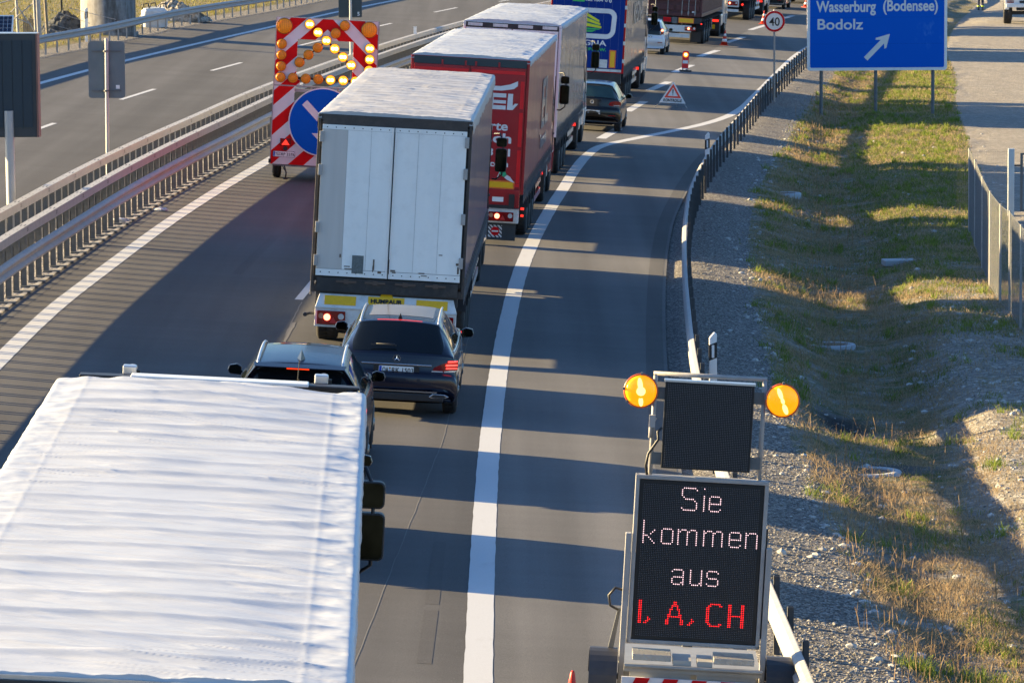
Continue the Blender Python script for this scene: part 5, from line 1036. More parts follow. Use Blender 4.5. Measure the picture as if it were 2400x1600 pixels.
# ------------------------------------------------------------------ LED message trailer
FONT = {'S': ".#######.|#.......#|#........|#........|#........|.#.......|..#####..|.......#.|........#|........#|........#|#.......#|.#######.",
 'i': "#|.|.|.|#|#|#|#|#|#|#|#|#", 'e': ".|.|.|.|.#####.|#.....#|#.....#|#.....#|#######|#......|#......|#.....#|.#####.",
 'k': "#......|#......|#......|#......|#......|#.....#|#....#.|#...#..|###....|#..#...|#...#..|#....#.|#.....#",
 'o': ".|.|.|.|.#####.|#.....#|#.....#|#.....#|#.....#|#.....#|#.....#|#.....#|.#####.",
 'm': ".|.|.|.|#.###..###.|##...##...#|#....#....#|#....#....#|#....#....#|#....#....#|#....#....#|#....#....#|#....#....#",
 'n': ".|.|.|.|#.####.|##....#|#.....#|#.....#|#.....#|#.....#|#.....#|#.....#|#.....#",
 'a': ".|.|.|.|.#####.|#.....#|......#|......#|.######|#.....#|#.....#|#....##|.####.#",
 'u': ".|.|.|.|#.....#|#.....#|#.....#|#.....#|#.....#|#.....#|#.....#|#....##|.####.#",
 's': ".|.|.|.|.#####.|#.....#|#......|#......|.#####.|......#|......#|#.....#|.#####.",
 'I': "##|##|##|##|##|##|##|##|##|##|##|##|##", ',': ".|.|.|.|.|.|.|.|.|..#|..##|.##.|##..",
 'A': "....##....|....##....|...####...|...#..#...|..##..##..|..#....#..|..#....#..|.##....##.|.########.|.#......#.|##......##|##......##|##......##",
 'C': "..######.|.##....##|##.......|##.......|##.......|##.......|##.......|##.......|##.......|##.......|##.......|.##....##|..######.",
 'H': "##.....##|##.....##|##.....##|##.....##|##.....##|##.....##|#########|##.....##|##.....##|##.....##|##.....##|##.....##|##.....##"}
def led_trailer():
    root = tag(empty('led_sign_trailer', onroad(1.735, 44.0, .015, .05)), 'black LED message board trailer with two glowing amber lamps beside the guard rail', 'message board')
    BK = mat('black_led_face', (.006, .007, .009), .45, 0, .2, 30); OFF = mat('unlit_led', (.13, .14, .16), .35); WH = mat('lit_white_led', (1, .85, .85), .3, emit=(1, .60, .60), estr=.42); RD = mat('lit_red_led', (1, .05, .05), .3, emit=(1, .006, .006), estr=.6)
    def tube_frame(name, x0, x1, z0, z1, r, y=0, mid=()): 
        q = MB(); q.tube([(x0, y, z0), (x0, y, z1)], r).tube([(x1, y, z0), (x1, y, z1)], r).tube([(x0 - r, y, z1), (x1 + r, y, z1)], r)
        for z in mid: q.tube([(x0, y, z), (x1, y, z)], r)
        return q.build(name, GALV, root)
    def board(name, x0, x1, z0, z1, nx, nz, ty, words=()):
        o = MB().box(x0, x1, ty, ty + .12, z0, z1).build(name, BK, root, bevel=.006); mx, mz = (x1 - x0) * .035, (z1 - z0) * .028; px = (x1 - x0 - 2 * mx) / (nx - 1); pz_ = (z1 - z0 - 2 * mz) / (nz - 1)
        lit = {}; sets = {'off': MB()}
        for wd, col, row, c0 in words:
            pass
            c = c0
            for ch in wd:
                sets[(wd, c)] = MB()
                g = FONT[ch].split('|'); wch = max(len(r) for r in g)
                for r, ln in enumerate(g):
                    for k, t in enumerate(ln):
                        if t == '#': lit[(c + k, row + r)] = (wd, c)
                c += wch + (2 if ch != 'I' else 1) + (1 if ch in 'mkaSC' else 0)
        for i in range(nx):
            for j in range(nz):
                k = lit.get((i, j), 'off'); x = x0 + mx + i * px; z = z1 - mz - j * pz_; r = .0046 if k == 'off' else .0052; e = ty - .004 - (0 if k == 'off' else .003); n = 4 if k == 'off' else 8
                sets[k].add([(x + r * math.cos(2 * math.pi * a / n), e, z + r * math.sin(2 * math.pi * a / n)) for a in range(n)] + [(x, e - r * .8, z)], [(a, (a + 1) % n, n) for a in range(n)])
        for k, q_ in sets.items():
            red = ',' in k[0] or k[0] == 'CH'
            q_.build('unlit_led_grid' if k == 'off' else 'led_letter', OFF if k == 'off' else RD if red else WH, o)
        return o
    board('message_board', -.615, .615, .74, 2.34, 64, 84, -.02, (('Sie', 'W', 1, 21), ('kommen', 'W', 20, 1), ('aus', 'W', 42, 18), ('I,', 'R', 64, 1), ('A,', 'R', 64, 16), ('CH', 'R', 64, 38)))
    q = MB()
    for x in (-.64, .64): q.box(x - .02, x + .02, -.03, .09, .70, 2.385)
    q.box(-.66, .66, -.035, .1, 2.345, 2.385).box(-.66, .66, -.03, .1, .70, .738); q.build('message_board_frame', GALV, root, bevel=.006)
    board('symbol_board', -.42, .46, 2.46, 3.32, 48, 48, -.01); MB().box(-.43, .47, -.015, .11, 3.322, 3.34).build('symbol_board_trim', ALU, root)
    tube_frame('upper_frame', -.52, .56, 2.36, 3.39, .022, .05)
    q = MB()
    for z in (2.55, 3.2):
        for x0, x1 in ((-.52, -.42), (.46, .56)): MB().box(x0, x1, .02, .035, z - .06, z + .06).build('bracket', GALVD, root)
        # brackets hold the symbol board in its frame
    for s, x, z in ((-1, -.66, 3.22), (1, .74, 3.20)):
        q = MB(); q.lathe([(.08, .12), (.02, .165), (-.05, .172), (-.055, .160)], (x, 0, z), 'y', 40); o = q.build('warning_lamp', mat('orange_red_housing', (.55, .10, .02), .4), root)
        q = MB(); q.lathe([(-.05, .162), (-.075, .13), (-.088, .07), (-.09, .001)], (x, 0, z), 'y', 40)
        m2 = MATS.get('glowing_amber_dish')
        if not m2:
            m2, N, L, b = nodes('glowing_amber_dish'); tc = N.new('ShaderNodeTexCoord').outputs['Object']; v = N.new('ShaderNodeTexVoronoi'); v.inputs['Scale'].default_value = 90; L.new(tc, v.inputs[0]); b.inputs['Base Color'].default_value = (.8, .28, .01, 1); b.inputs['Roughness'].default_value = .15; b.inputs['Emission Color'].default_value = (1, .27, .0, 1)
            b.inputs['Emission Strength'].default_value = .30; bump(N, L, b, v.outputs['Distance'], .4, .004)
        q.build('lens', m2, o)
        HT = mat('glowing_filament_patch', (1, .7, .3), .3, emit=(1, .60, .16), estr=.5); H2 = mat('soft_glow_patch', (1, .6, .1), .3, emit=(1, .42, .05), estr=.55)
        q = MB()
        def blob(cx, cz, a_, b_, rot, y): 
            P = [(cx + a_ * math.cos(t) * math.cos(rot) - b_ * math.sin(t) * math.sin(rot), cz + a_ * math.cos(t) * math.sin(rot) + b_ * math.sin(t) * math.cos(rot)) for t in np.linspace(0, 2 * math.pi, 20)[:-1]]; q.prism(P, y - .004, y)
        if s < 0: blob(x - .01, z + .06, .025, .075, .18, -.088); blob(x, z - .0, .045, .045, 0, -.089); blob(x + .005, z - .10, .022, .05, .1, -.084)
        else: blob(x - .03, z + .07, .022, .06, .4, -.088); blob(x + .0, z, .018, .03, .4, -.091); blob(x + .03, z - .08, .024, .055, .4, -.087)
        q.build('bulb_glow', HT, o)
        for a in (90, 175, 300, 220): a = math.radians(a); MB().box(x + .17 * math.cos(a) - .01, x + .17 * math.cos(a) + .01, -.07, -.02, z + .17 * math.sin(a) - .012, z + .17 * math.sin(a) + .012).build('lamp_clip', GALVD, o)
        MB().cyl((x, .03, z), (x - s * .15, .05, z), .02, 8).build('lamp_arm', GALVD, o)
    q = MB(); q.tube([(-.50, .05, 2.95), (-.54, .02, 2.88), (-.54, .02, 2.75)], .02).box(-.56, -.50, -.02, .03, 2.86, 2.98).build('hinge_clamp', GALV, root)
    q = MB(); q.tube([(-.43, .0, 2.86), (-.47, -.01, 2.82), (-.46, -.01, 2.74), (-.55, -.02, 2.60), (-.57, -.02, 2.48), (-.55, .0, 2.38)], .014, 8).build('cable', BLACK, root)
    q = MB()
    for s, zt in ((-1, 1.80), (1, 1.72)): MB().box(s * .70 - .028, s * .70 + .028, -.06, .03, .22, zt).build('side_strut', GALV, root, bevel=.006)
    q = MB(); q.box(.62, .68, .02, .10, .8, 1.9).build('lift_cylinder', BLACK, root)
    q = MB(); q.tube([(-.72, .0, 1.22), (-.80, .0, 1.24), (-.86, .0, 1.16), (-.84, .0, 1.06), (-.76, 0, 1.02)], .014, 8).build('cable_loop', BLACK, root)
    q = MB(); q.add([(-.76, .1, 1.02), (-.73, .1, 1.02), (-.80, .1, .50), (-.86, .1, .50), (-.76, .15, 1.02), (-.73, .15, 1.02), (-.80, .15, .50), (-.86, .15, .50)], [(0, 1, 2, 3), (4, 7, 6, 5), (0, 4, 5, 1), (1, 5, 6, 2), (2, 6, 7, 3), (3, 7, 4, 0)]).build('drawbar_arm', GALVD, root)
    TR = MB()
    TP = mat('tread_plate', (.42, .41, .38), .4, .5, .15, 12, .9, 45)
    for x0, x1 in ((-.60, -.22), (.20, .60)): MB().box(x0, x1, -.42, -.04, .60, .66).build('deck_plate', TP, root, bevel=.004)
    TR.box(-.20, -.02, -.42, -.04, .56, .62).box(.04, .19, -.42, -.04, .56, .62).build('battery_cover', mat('beige_cover', (.40, .38, .34), .5), root)
    q = MB(); q.box(-.68, .68, -.50, -.44, .50, .57).box(-.62, -.02, -.48, -.43, .14, .50).box(.04, .62, -.48, -.43, .14, .50); q.cyl((-.68, -.52, .56), (.68, -.52, .56), .02, 8).box(-.70, .70, .0, 1.5, .34, .42).build('chassis', mat('grey_trailer_steel', (.33, .32, .29), .5, .3, dirt=.3), root)
    q = MB(); q.box(-.70, .70, -.56, -.53, .20, .455).build('striped_bar', WHSH, root); 
    for k in range(5): MB().prism([(-.68 + k * .28, .20), (-.54 + k * .28, .20), (-.42 + k * .28, .455), (-.56 + k * .28, .455)], -.568, -.561).build('red_stripe', REDSH, root)
    for s in (-1, 1):
        wheel(root, s * .88, .12, .28, .20, s, rr=.17); q = MB(); pts = [(.12 - .33 * math.cos(t), .27 + .33 * math.sin(t)) for t in np.linspace(.1, math.pi - .1, 14)]
        for a, b in zip(pts[:-1], pts[1:]): q.add([(s * .88 + e, p[0], p[1] + d) for d in (0, .015) for p, e in ((a, -.14), (a, .14), (b, .14), (b, -.14))], [(0, 1, 2, 3), (4, 7, 6, 5), (0, 4, 5, 1), (2, 6, 7, 3), (1, 5, 6, 2), (0, 3, 7, 4)])
        q.build('mudguard', mat('grey_plastic_mudguard', (.045, .045, .048), .5, dirt=.4), root)
    q = MB(); q.box(-.05, .05, 1.5, 3.2, .36, .44).cyl((-.88, .12, .33), (.88, .12, .33), .03, 8).build('drawbar', GALVD, root)
led_trailer()

# ------------------------------------------------------------------ signs, posts and cones
BLUESH = mat('blue_sign_sheet', (.001, .075, .44), .4, 0, .04, 1.5)
def blue_sign():
    Y = 155.5; root = tag(empty('direction_sign', Matrix.Translation((12.69, Y, .70))), 'large blue motorway direction sign on three posts with white place names and arrow', 'road sign')
    W = 4.84; H = 4.3
    o = MB().rbox(-W / 2, W / 2, -.03, .03, 0, H, .10).build('sign_panel', WHSH, root)
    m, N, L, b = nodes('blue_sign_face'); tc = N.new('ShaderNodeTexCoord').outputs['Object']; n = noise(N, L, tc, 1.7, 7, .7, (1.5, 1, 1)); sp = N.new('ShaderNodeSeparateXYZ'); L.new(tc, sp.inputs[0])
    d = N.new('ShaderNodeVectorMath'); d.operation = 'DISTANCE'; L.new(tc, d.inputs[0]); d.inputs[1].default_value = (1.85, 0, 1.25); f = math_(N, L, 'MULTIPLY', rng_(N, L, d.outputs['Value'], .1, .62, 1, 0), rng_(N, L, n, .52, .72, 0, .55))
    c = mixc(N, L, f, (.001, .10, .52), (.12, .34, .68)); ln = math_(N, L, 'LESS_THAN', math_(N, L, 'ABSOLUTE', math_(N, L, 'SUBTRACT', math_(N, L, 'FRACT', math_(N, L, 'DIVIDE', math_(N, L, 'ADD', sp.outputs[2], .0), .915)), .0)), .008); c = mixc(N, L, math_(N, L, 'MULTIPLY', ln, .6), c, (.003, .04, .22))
    L.new(c, b.inputs['Base Color']); b.inputs['Roughness'].default_value = .7; b.inputs['Specular IOR Level'].default_value = .1
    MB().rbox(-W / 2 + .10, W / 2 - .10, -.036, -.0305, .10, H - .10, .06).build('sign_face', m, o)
    k = 1 / 67.7; X = lambda px: (px - 2059.3) * k; Z = lambda py: (170.5 - py) * k
    wl_ = mat('white_sign_letter', (.60, .62, .62), .45, 0, .03)
    text('Wasserburg', .385, wl_, o, (X(1917.4), -.038, Z(33)), width=X(2057) - X(1917.4), bold=.013)
    text('(Bodensee)', .385, wl_, o, (X(2072), -.038, Z(31.5)), width=X(2200) - X(2072), bold=.013)
    text('Bodolz', .372, wl_, o, (X(1917.4), -.038, Z(74)), width=X(2024) - X(1917.4), bold=.008)
    q = MB(); a = Vector((X(2032.5), Z(143.5))); t = Vector((X(2087.5), Z(87))); d_ = (t - a).normalized(); n_ = Vector((-d_.y, d_.x)); Ln = (t - a).length
    P = [(0, -.085), (Ln - .30, -.085), (Ln - .42, -.30), (Ln - .30, -.30), (Ln + .02, .0), (Ln - .30, .30), (Ln - .42, .30), (Ln - .30, .085), (0, .085)]
    P = [(0, -.085), (Ln - .34, -.085), (Ln - .46, -.22), (Ln - .40, -.25), (Ln + .02, -.01), (Ln + .02, .01), (Ln - .40, .25), (Ln - .46, .22), (Ln - .34, .085), (0, .085)]
    q.prism([tuple(a + d_ * p[0] + n_ * p[1]) for p in P], -.042, -.037).build('arrow', wl_, o)
    for px, zb in ((1929, -1.15), (2057, -.79), (2191, -.72)):
        x = X(px); MB().cyl((x, .12, zb - 1.1), (x, .12, H - .1), .060, 16).build('post', GALVD, root)
    q = MB()
    for z in (.5, 1.7, 2.9, 4.0): q.box(-W / 2 + .05, W / 2 - .05, .03, .07, z, z + .05)
    q.build('back_rail', GALVD, root)
blue_sign()
def speed_sign():
    x, y = 9.32, 158.6; z0 = float(terr(x, y)); root = tag(empty('speed_limit_sign', Matrix.Translation((x, y, z0))), 'round red-rimmed speed limit sign reading 40 on a thin post behind the right guard rail', 'road sign'); zc = 2.29 - z0
    o = MB().cyl((0, -.03, zc), (0, 0, zc), .375, 48).build('sign_disc', WHSH, root); q = MB(); v, f = ring(0, zc, .735, .735, .075, .367, -.037, -.031, 10); q.add(v, f).build('red_ring', REDSH, o)
    text('40', .30, INK, o, (-.185, -.036, zc - .15), width=.37, bold=.004); MB().cyl((0, .04, -.1), (0, .04, zc + .42), .035, 12).build('post', GALV, root)
speed_sign()
def back_sign(x, y, label, w, h, zt, tilt=0, sticker=True, num=None):
    root = tag(empty('road_sign', upright(x, y, -S * x, .10)), label, 'road sign'); r = .045
    MB().cyl((0, 0, 0), (tilt, 0, zt), r, 14).build('post', mat('bright_galvanised_post', (.40, .40, .39), .45, .2), root); z1 = zt - .02
    o = MB().rbox(-w / 2, w / 2, -.0 + .06, .085, z1 - h, z1 - .05, .07).build('sign_back', mat('grey_sign_back', (.16, .18, .19), .5, .3), root)
    for z in (z1 - .28, z1 - h + .18): MB().box(-.35, .35, .03, .06, z - .012, z + .012).cyl((0, -.02, z - .02), (0, -.02, z + .02), r + .015, 14).build('clamp', GALVD, root)
    if sticker: MB().box(w / 2 - .22, w / 2 - .13, .052, .0595, z1 - h + .22, z1 - h + .31).build('sticker', WHSH, o)
    return root
back_sign(-9.60, 106.7, 'grey back of a rectangular sign on a slim pole rising from the median guard rails', .88, 1.40, 3.46, .02)
def km_sign():
    x, y = -5.42, 153.0; root = tag(empty('kilometre_sign', upright(x, y, -S * x, .05)), 'dark kilometre sign with a white figure, cut off by the top edge', 'road sign')
    MB().cyl((0, 0, 0), (0, 0, 3.7), .05, 12).build('post', mat('bright_galvanised_post'), root); o = MB().rbox(-.40, .36, .05, .08, 2.42, 3.6, .04).build('sign_panel', mat('dark_sign_panel', (.04, .055, .06), .5), root)
    MB().rbox(-.42, .38, .081, .09, 2.40, 3.62, .04).build('sign_edge', GALVD, o); text('5', .13, LW, o, (.22, .046, 2.46), width=.08, bold=.006)
km_sign()
def prism_sign():
    x, y = -10.22, 91.6; root = tag(empty('variable_message_sign', upright(x, y, -S * x, .03)), 'dark slatted variable sign box on a thick steel pole at the left edge', 'road sign')
    MB().cyl((.0, 0, -.1), (-.02, 0, 2.6), .095, 20).build('post', mat('bright_galvanised_post'), root)
    o = MB().box(-2.05, .55, .0, .30, 2.06, 4.16).build('sign_case', mat('slate_sign_case', (.045, .05, .055), .45, .2), root, bevel=.01); q = MB()
    for k in range(9): a = .48 - .205 * (k + 1); q.box(a + .006, a + .198, -.018, -.002, 2.26, 4.03)
    q.build('slat', mat('blue_black_slat', (.013, .028, .042), .45, 0, .05, 3), o); MB().box(.552, .59, -.02, .32, 2.06, 4.16).build('side_trim', mat('copper_brown_trim', (.20, .10, .075), .5), o); MB().box(-2.05, .59, -.02, .32, 4.165, 4.185).build('top_trim', ALU, o)
prism_sign()
def solar():
    p = GT(8, 108); x, y = -18.8, 165.5; z0 = float(terr(x, y)); root = tag(empty('solar_panel', upright(x, y, z0, 0)), 'small tilted solar panel with a white frame above the dark slatted sign', 'solar panel')
    T = Matrix.Translation((0, 0, .95)) @ Matrix.Rotation(math.radians(-38), 4, 'X'); MB().box(-.52, .52, -.02, .02, -.40, .40, 0, T).build('panel_frame', WHITE, root); q = MB()
    for i in range(6):
        for j in range(4): q.box(-.47 + i * .158, -.47 + i * .158 + .146, -.026, -.021, -.35 + j * .177, -.35 + j * .177 + .165, 0, T)
    q.build('solar_cell', mat('solar_cell', (.008, .012, .035), .15, 0, .2, 9, coat=.5), root); MB().cyl((0, .05, -.1), (0, .05, .95), .04, 10).build('mast', GALVD, root); MB().box(-.3, .2, 0, .2, .32, .42).build('control_box', WHITE, root)
solar()
def delineator(x, y, z, h, label, yaw=0, short=False):
    root = tag(empty('delineator_post', upright(x, y, z, yaw)), label, 'delineator', 'delineator posts beside the guard rails')
    P = [(-.06, 0), (.06, 0), (.06, h), (.02, h + .03), (-.06, h - .06)]; o = MB().prism(P, -.05, .05).build('post', WHITE, root, bevel=.012)
    MB().add([(-.063, -.054, h - .36), (.063, -.054, h - .27), (.063, -.054, h - .10 - .02), (-.063, -.054, h - .19), (-.063, .054, h - .36), (.063, .054, h - .27), (.063, .054, h - .12), (-.063, .054, h - .19)], [(0, 1, 2, 3), (4, 7, 6, 5), (0, 3, 7, 4), (1, 5, 6, 2), (0, 4, 5, 1), (3, 2, 6, 7)]) if False else None
    za, zb = h - .42, h - .17; q = MB(); q.add([(-.063, -.053, za), (.063, -.053, za + .05), (.063, -.053, zb + .05), (-.063, -.053, zb), (-.063, .053, za), (.063, .053, za + .05), (.063, .053, zb + .05), (-.063, .053, zb)], [(0, 1, 2, 3), (4, 7, 6, 5), (0, 3, 7, 4), (1, 5, 6, 2), (0, 4, 5, 1), (3, 2, 6, 7)]).build('black_band', INK, o)
    MB().box(-.02, .02, -.060, -.0535, za + .05, zb - .0).build('reflector', WHSH, o)
delineator(5.14, 117.3, -S * 5.14 + .70, .62, 'short white delineator mounted on top of the curving right guard rail')
delineator(3.16, 70.2, float(terr(3.16, 70.2)) - .02, 1.10, 'tall white delineator behind the right guard rail, just above the LED board trailer')
p = GT(203, 98); delineator(p.x, p.y, p.z - .05, 1.35, 'white delineator post with black band behind the far left guard rail beside the pier')
p = Vector((float(offA(172)), 172.0, 0)); q = tag(MB().box(p.x - .06, p.x + .06, 171.97, 172.03, -S * p.x + 1.14, -S * p.x + 1.42).build('rail_reflector', WHITE), 'small white reflector tab standing on the median guard rail', 'reflector')

CONER = mat('orange_red_cone', (.60, .035, .012), .45, 0, .08, 9)
def cone():
    root = empty('traffic_cone'); MB().box(-.20, .20, -.20, .20, 0, .035).build('base', CONER, root, bevel=.01)
    q = MB(); pr = [(.035, .16), (.17, .125), (.1701, .128), (.30, .096), (.3001, .094), (.42, .068), (.4201, .070), (.54, .045), (.5401, .044), (.68, .022), (.70, .012)]; q.lathe(pr, (0, 0, 0), 'z', 24)
    o = q.build('cone', [CONER, WHSH], root); me = o.data
    for f in me.polygons:
        z = f.center.z; f.material_index = 1 if (.171 < z < .30 or .42 < z < .54) else 0
    return root
c0 = cone(); C_ = []
for i, (u, v, lab, tl) in enumerate(((1697, 107, 'red and white traffic cone between the container lorry and the warning beacon', .03), (1789.5, 57, 'red and white traffic cone just left of the round 40 sign', 0), (1889, 18, 'red and white traffic cone at the left edge of the blue sign', 0), (1333, 1738, 'orange traffic cone whose tip shows at the bottom edge beside the LED trailer', 0))):
    p = G(u, v); r = c0 if i == 0 else c0.copy()
    if i:
        COL.objects.link(r)
        for ch in c0.children: k = ch.copy(); COL.objects.link(k); k.parent = r
    r.matrix_world = onroad(p.x, p.y, i * .4) @ Matrix.Rotation(tl, 4, 'Y'); tag(r, lab, 'traffic cone', 'traffic cones on the closed lane')
def beacon():
    p = G(1605, 168); root = tag(empty('warning_beacon', onroad(p.x, p.y)), 'red beacon board with a glowing amber lamp standing on the road', 'beacon')
    z0, z1 = .10, .83; P = [(-.13, z0), (.13, z0), (.13, z1 - .10), (.08, z1 - .02), (-.08, z1 - .02), (-.13, z1 - .10)]; o = MB().prism(P, -.02, .03).build('board', mat('fluorescent_red', (.75, .012, .02), .4), root, bevel=.01); MB().box(-.105, .105, -.026, -.0205, .32, .44).box(-.11, .11, -.026, -.0205, .10, .13).build('white_stripe', WHSH, o)
    MB().box(-.115, .115, -.028, -.021, .56, .80).build('lamp_housing', mat('fluorescent_red'), o, bevel=.01); MB().cyl((0, -.03, .66), (0, -.05, .66), .095, 20).build('lamp', mat('glowing_amber_lens'), root); MB().cyl((.0, -.051, .67), (0, -.056, .67), .05, 12).build('bulb', mat('white_hot_bulb'), root)
    MB().box(-.22, .26, -.16, .18, 0, .06).build('foot', BLACK, root, bevel=.01); q = MB()
    for x in (-.08, .08): q.box(x - .02, x + .02, -.01, .02, .05, .12)
    q.build('foot_socket', BLACK, root)
beacon()
def warning_triangle():
    p = G(1575, 253); root = tag(empty('warning_triangle', onroad(p.x, p.y)), 'folding warning triangle with exclamation mark and KONTROLLE strip on the road', 'warning sign')
    P = [(-.47, .18), (.47, .18), (.04, .93), (-.04, .93)]; o = MB().prism([(-.45, .16), (.45, .16), (.02, .86), (-.02, .86)], -.012, .0).build('cloth', WHSH, root)
    def tri(s, z): return [(-.40 * s, z), (.40 * s, z), (0, z + .66 * s)]
    A, B = tri(.72, .335), tri(.44, .395); q = MB(); v = [(x, y, z) for y in (-.017, -.0125) for T in (A, B) for x, z in T]; f = []
    for i in range(3): j = (i + 1) % 3; f += [(i, j, 3 + j, 3 + i), (6 + i, 9 + i, 9 + j, 6 + j), (i, 6 + i, 6 + j, j), (3 + i, 3 + j, 9 + j, 9 + i)]
    q.add(v, f).build('red_border', mat('fluorescent_orange_red', (.80, .06, .03), .4), o); MB().prism([(-.012, .47), (.012, .47), (.022, .62), (-.022, .62)], -.018, -.0125).cyl((0, -.018, .435), (0, -.0125, .435), .016, 10).build('exclamation_mark', INK, o)
    text('KONTROLLE', .10, INK, o, (-.31, -.0165, .205), width=.62, bold=.004); q = MB()
    for a, b in (((-.40, -.005, .16), (-.58, -.10, 0)), ((.40, -.005, .16), (.52, -.12, 0)), ((.0, .02, .85), (.16, .42, 0)), ((.0, .02, .85), (-.02, .0, .16))): q.cyl(a, b, .011, 8)
    q.build('tripod_leg', GALV, root)
warning_triangle()

# ------------------------------------------------------------------ right side: fence, gate, off-road truck, person, manholes
def fence():
    pts = [(11.14, 108.9, 353.6), ]; ws = []
    base = [(2271, 543), (2285, 578), (2302, 628), (2320, 672), (2344, 712), (2366, 738), (2392, 771), (2425, 815), (2475, 880)]
    P = [GT(u, v) for u, v in base]; root = tag(empty('chain_link_fence'), 'tall galvanised chain-link fence running along the right edge', 'fence'); H = 1.95
    P = [Vector((p.x, p.y, float(terr(p.x, p.y, False)))) for p in P]
    for p in P: MB().cyl((p.x, p.y, p.z - .2), (p.x, p.y, p.z + H + .04), .024, 10).build('post', GALV, root)
    q = MB(); pitch = .085; r = .0013
    for a, b in zip(P[:-1], P[1:]):
        d = b - a; L = Vector((d.x, d.y, 0)).length; n = int((L + H) / pitch)
        for k in range(n):
            for sg in (1, -1):
                s0 = k * pitch - H; t0, t1 = max(0, s0), min(L, s0 + H)
                if t1 - t0 < .02: continue
                h0, h1 = t0 - s0, t1 - s0
                if sg < 0: h0, h1 = H - h0, H - h1
                A = a + d * (t0 / L); B = a + d * (t1 / L); A = Vector((A.x, A.y, A.z + h0)); B = Vector((B.x, B.y, B.z + h1)); nx = Vector((-d.y, d.x, 0)).normalized() * r
                w = Vector((0, 0, r)); q.add([A - nx, A + nx, A + w * 1.6, B - nx, B + nx, B + w * 1.6], [(0, 1, 4, 3), (1, 2, 5, 4), (2, 0, 3, 5)])
        q.tube([(a.x, a.y, a.z + H), (b.x, b.y, b.z + H)], .006, 4); q.tube([(a.x, a.y, a.z + .05), (b.x, b.y, b.z + .05)], .006, 4)
    q.build('wire_mesh', GALVD, root, normals=False)
    # rod-mat fence and gate behind
    g = GT(2369, 505); root = tag(empty('gate'), 'square-posted galvanised gate beside the end of the chain-link fence', 'gate'); zg = g.z
    MB().box(g.x - .075, g.x + .075, g.y - .075, g.y + .075, zg - .1, zg + 1.66).build('gate_post', mat('pale_galvanised_post', (.50, .54, .56), .45, .3), root, bevel=.006); q = MB(); x1 = g.x + .26
    q.box(x1 - .03, x1 + .03, g.y - .03, g.y + .03, zg + .1, zg + 1.55).box(x1, x1 + 2.2, g.y - .02, g.y + .02, zg + 1.5, zg + 1.55).box(x1, x1 + 2.2, g.y - .02, g.y + .02, zg + .1, zg + .15).build('gate_leaf', GALVD, root)
    q = MB()
    for x in np.arange(x1 + .08, x1 + 2.2, .06): q.cyl((x, g.y, zg + .12), (x, g.y, zg + 1.5), .003, 4, cap=False)
    q.build('gate_wire', GALVD, root); MB().box(g.x + .07, x1 - .02, g.y - .02, g.y + .02, zg + 1.22, zg + 1.26).build('gate_hinge', BLACK, root)
    root = tag(empty('rod_mat_fence'), 'thin wire rod fence closing the gap between the chain-link fence and the gate post', 'fence'); a = P[0] + Vector((.6, 3.0, 0)); q = MB(); zz = zg
    for x in np.arange(P[0].x + .25, g.x - .05, .045): q.cyl((x, g.y, zz + .05), (x, g.y, zz + 1.62), .0022, 4, cap=False)
    for z in (.1, .5, .9, 1.3, 1.58): q.cyl((P[0].x + .25, g.y, zz + z), (g.x, g.y, zz + z), .0028, 4, cap=False)
    q.build('rod', GALVD, root)
fence()
def offroader():
    p = GT(2341, 56); root = tag(empty('off_road_truck', upright(p.x + 1.55, p.y - .3, p.z, .12)), 'white high-wheeled off-road truck parked on the gravel track at the top right corner', 'truck')
    for y in (.5, 4.6):
        for s in (-1, 1): wheel(root, s * 1.10, y, .62, .46, s, rr=.30)
    P = WHITE; MB().box(-1.2, 1.2, -.25, 4.0, 1.10, 2.0).build('tailgate_body', P, root, bevel=.03); MB().box(-1.2, 1.2, 4.1, 5.9, 1.0, 2.9).build('cab', P, root, bevel=.12); MB().box(-1.0, 1.0, 4.05, 4.1, 2.0, 2.7).build('rear_window', GLASSD, root)
    q = MB(); q.box(-.6, .6, -.1, 5.6, .75, 1.05).box(-.9, .9, .42, .58, .5, .7).build('chassis', CHASSIS, root); MB().box(-1.15, 1.15, -.34, -.2, .92, 1.12).build('bumper', P, root, bevel=.02)
    MB().box(-.42, .5, -.29, -.252, 1.16, 1.30).build('dark_slot', BLACK, root); q = MB()
    for z in (1.18, 1.31): q.box(-1.12, -.74, -.28, -.252, z, z + .08)
    q.build('tail_light', REDL, root); plate(root, -.26, 1.46, ('RV', '2871')); MB().box(-1.25, -1.0, -.26, .0, .8, 1.9).box(1.0, 1.25, -.26, .0, .8, 1.9).build('corner_panel', P, root, bevel=.03)
offroader()
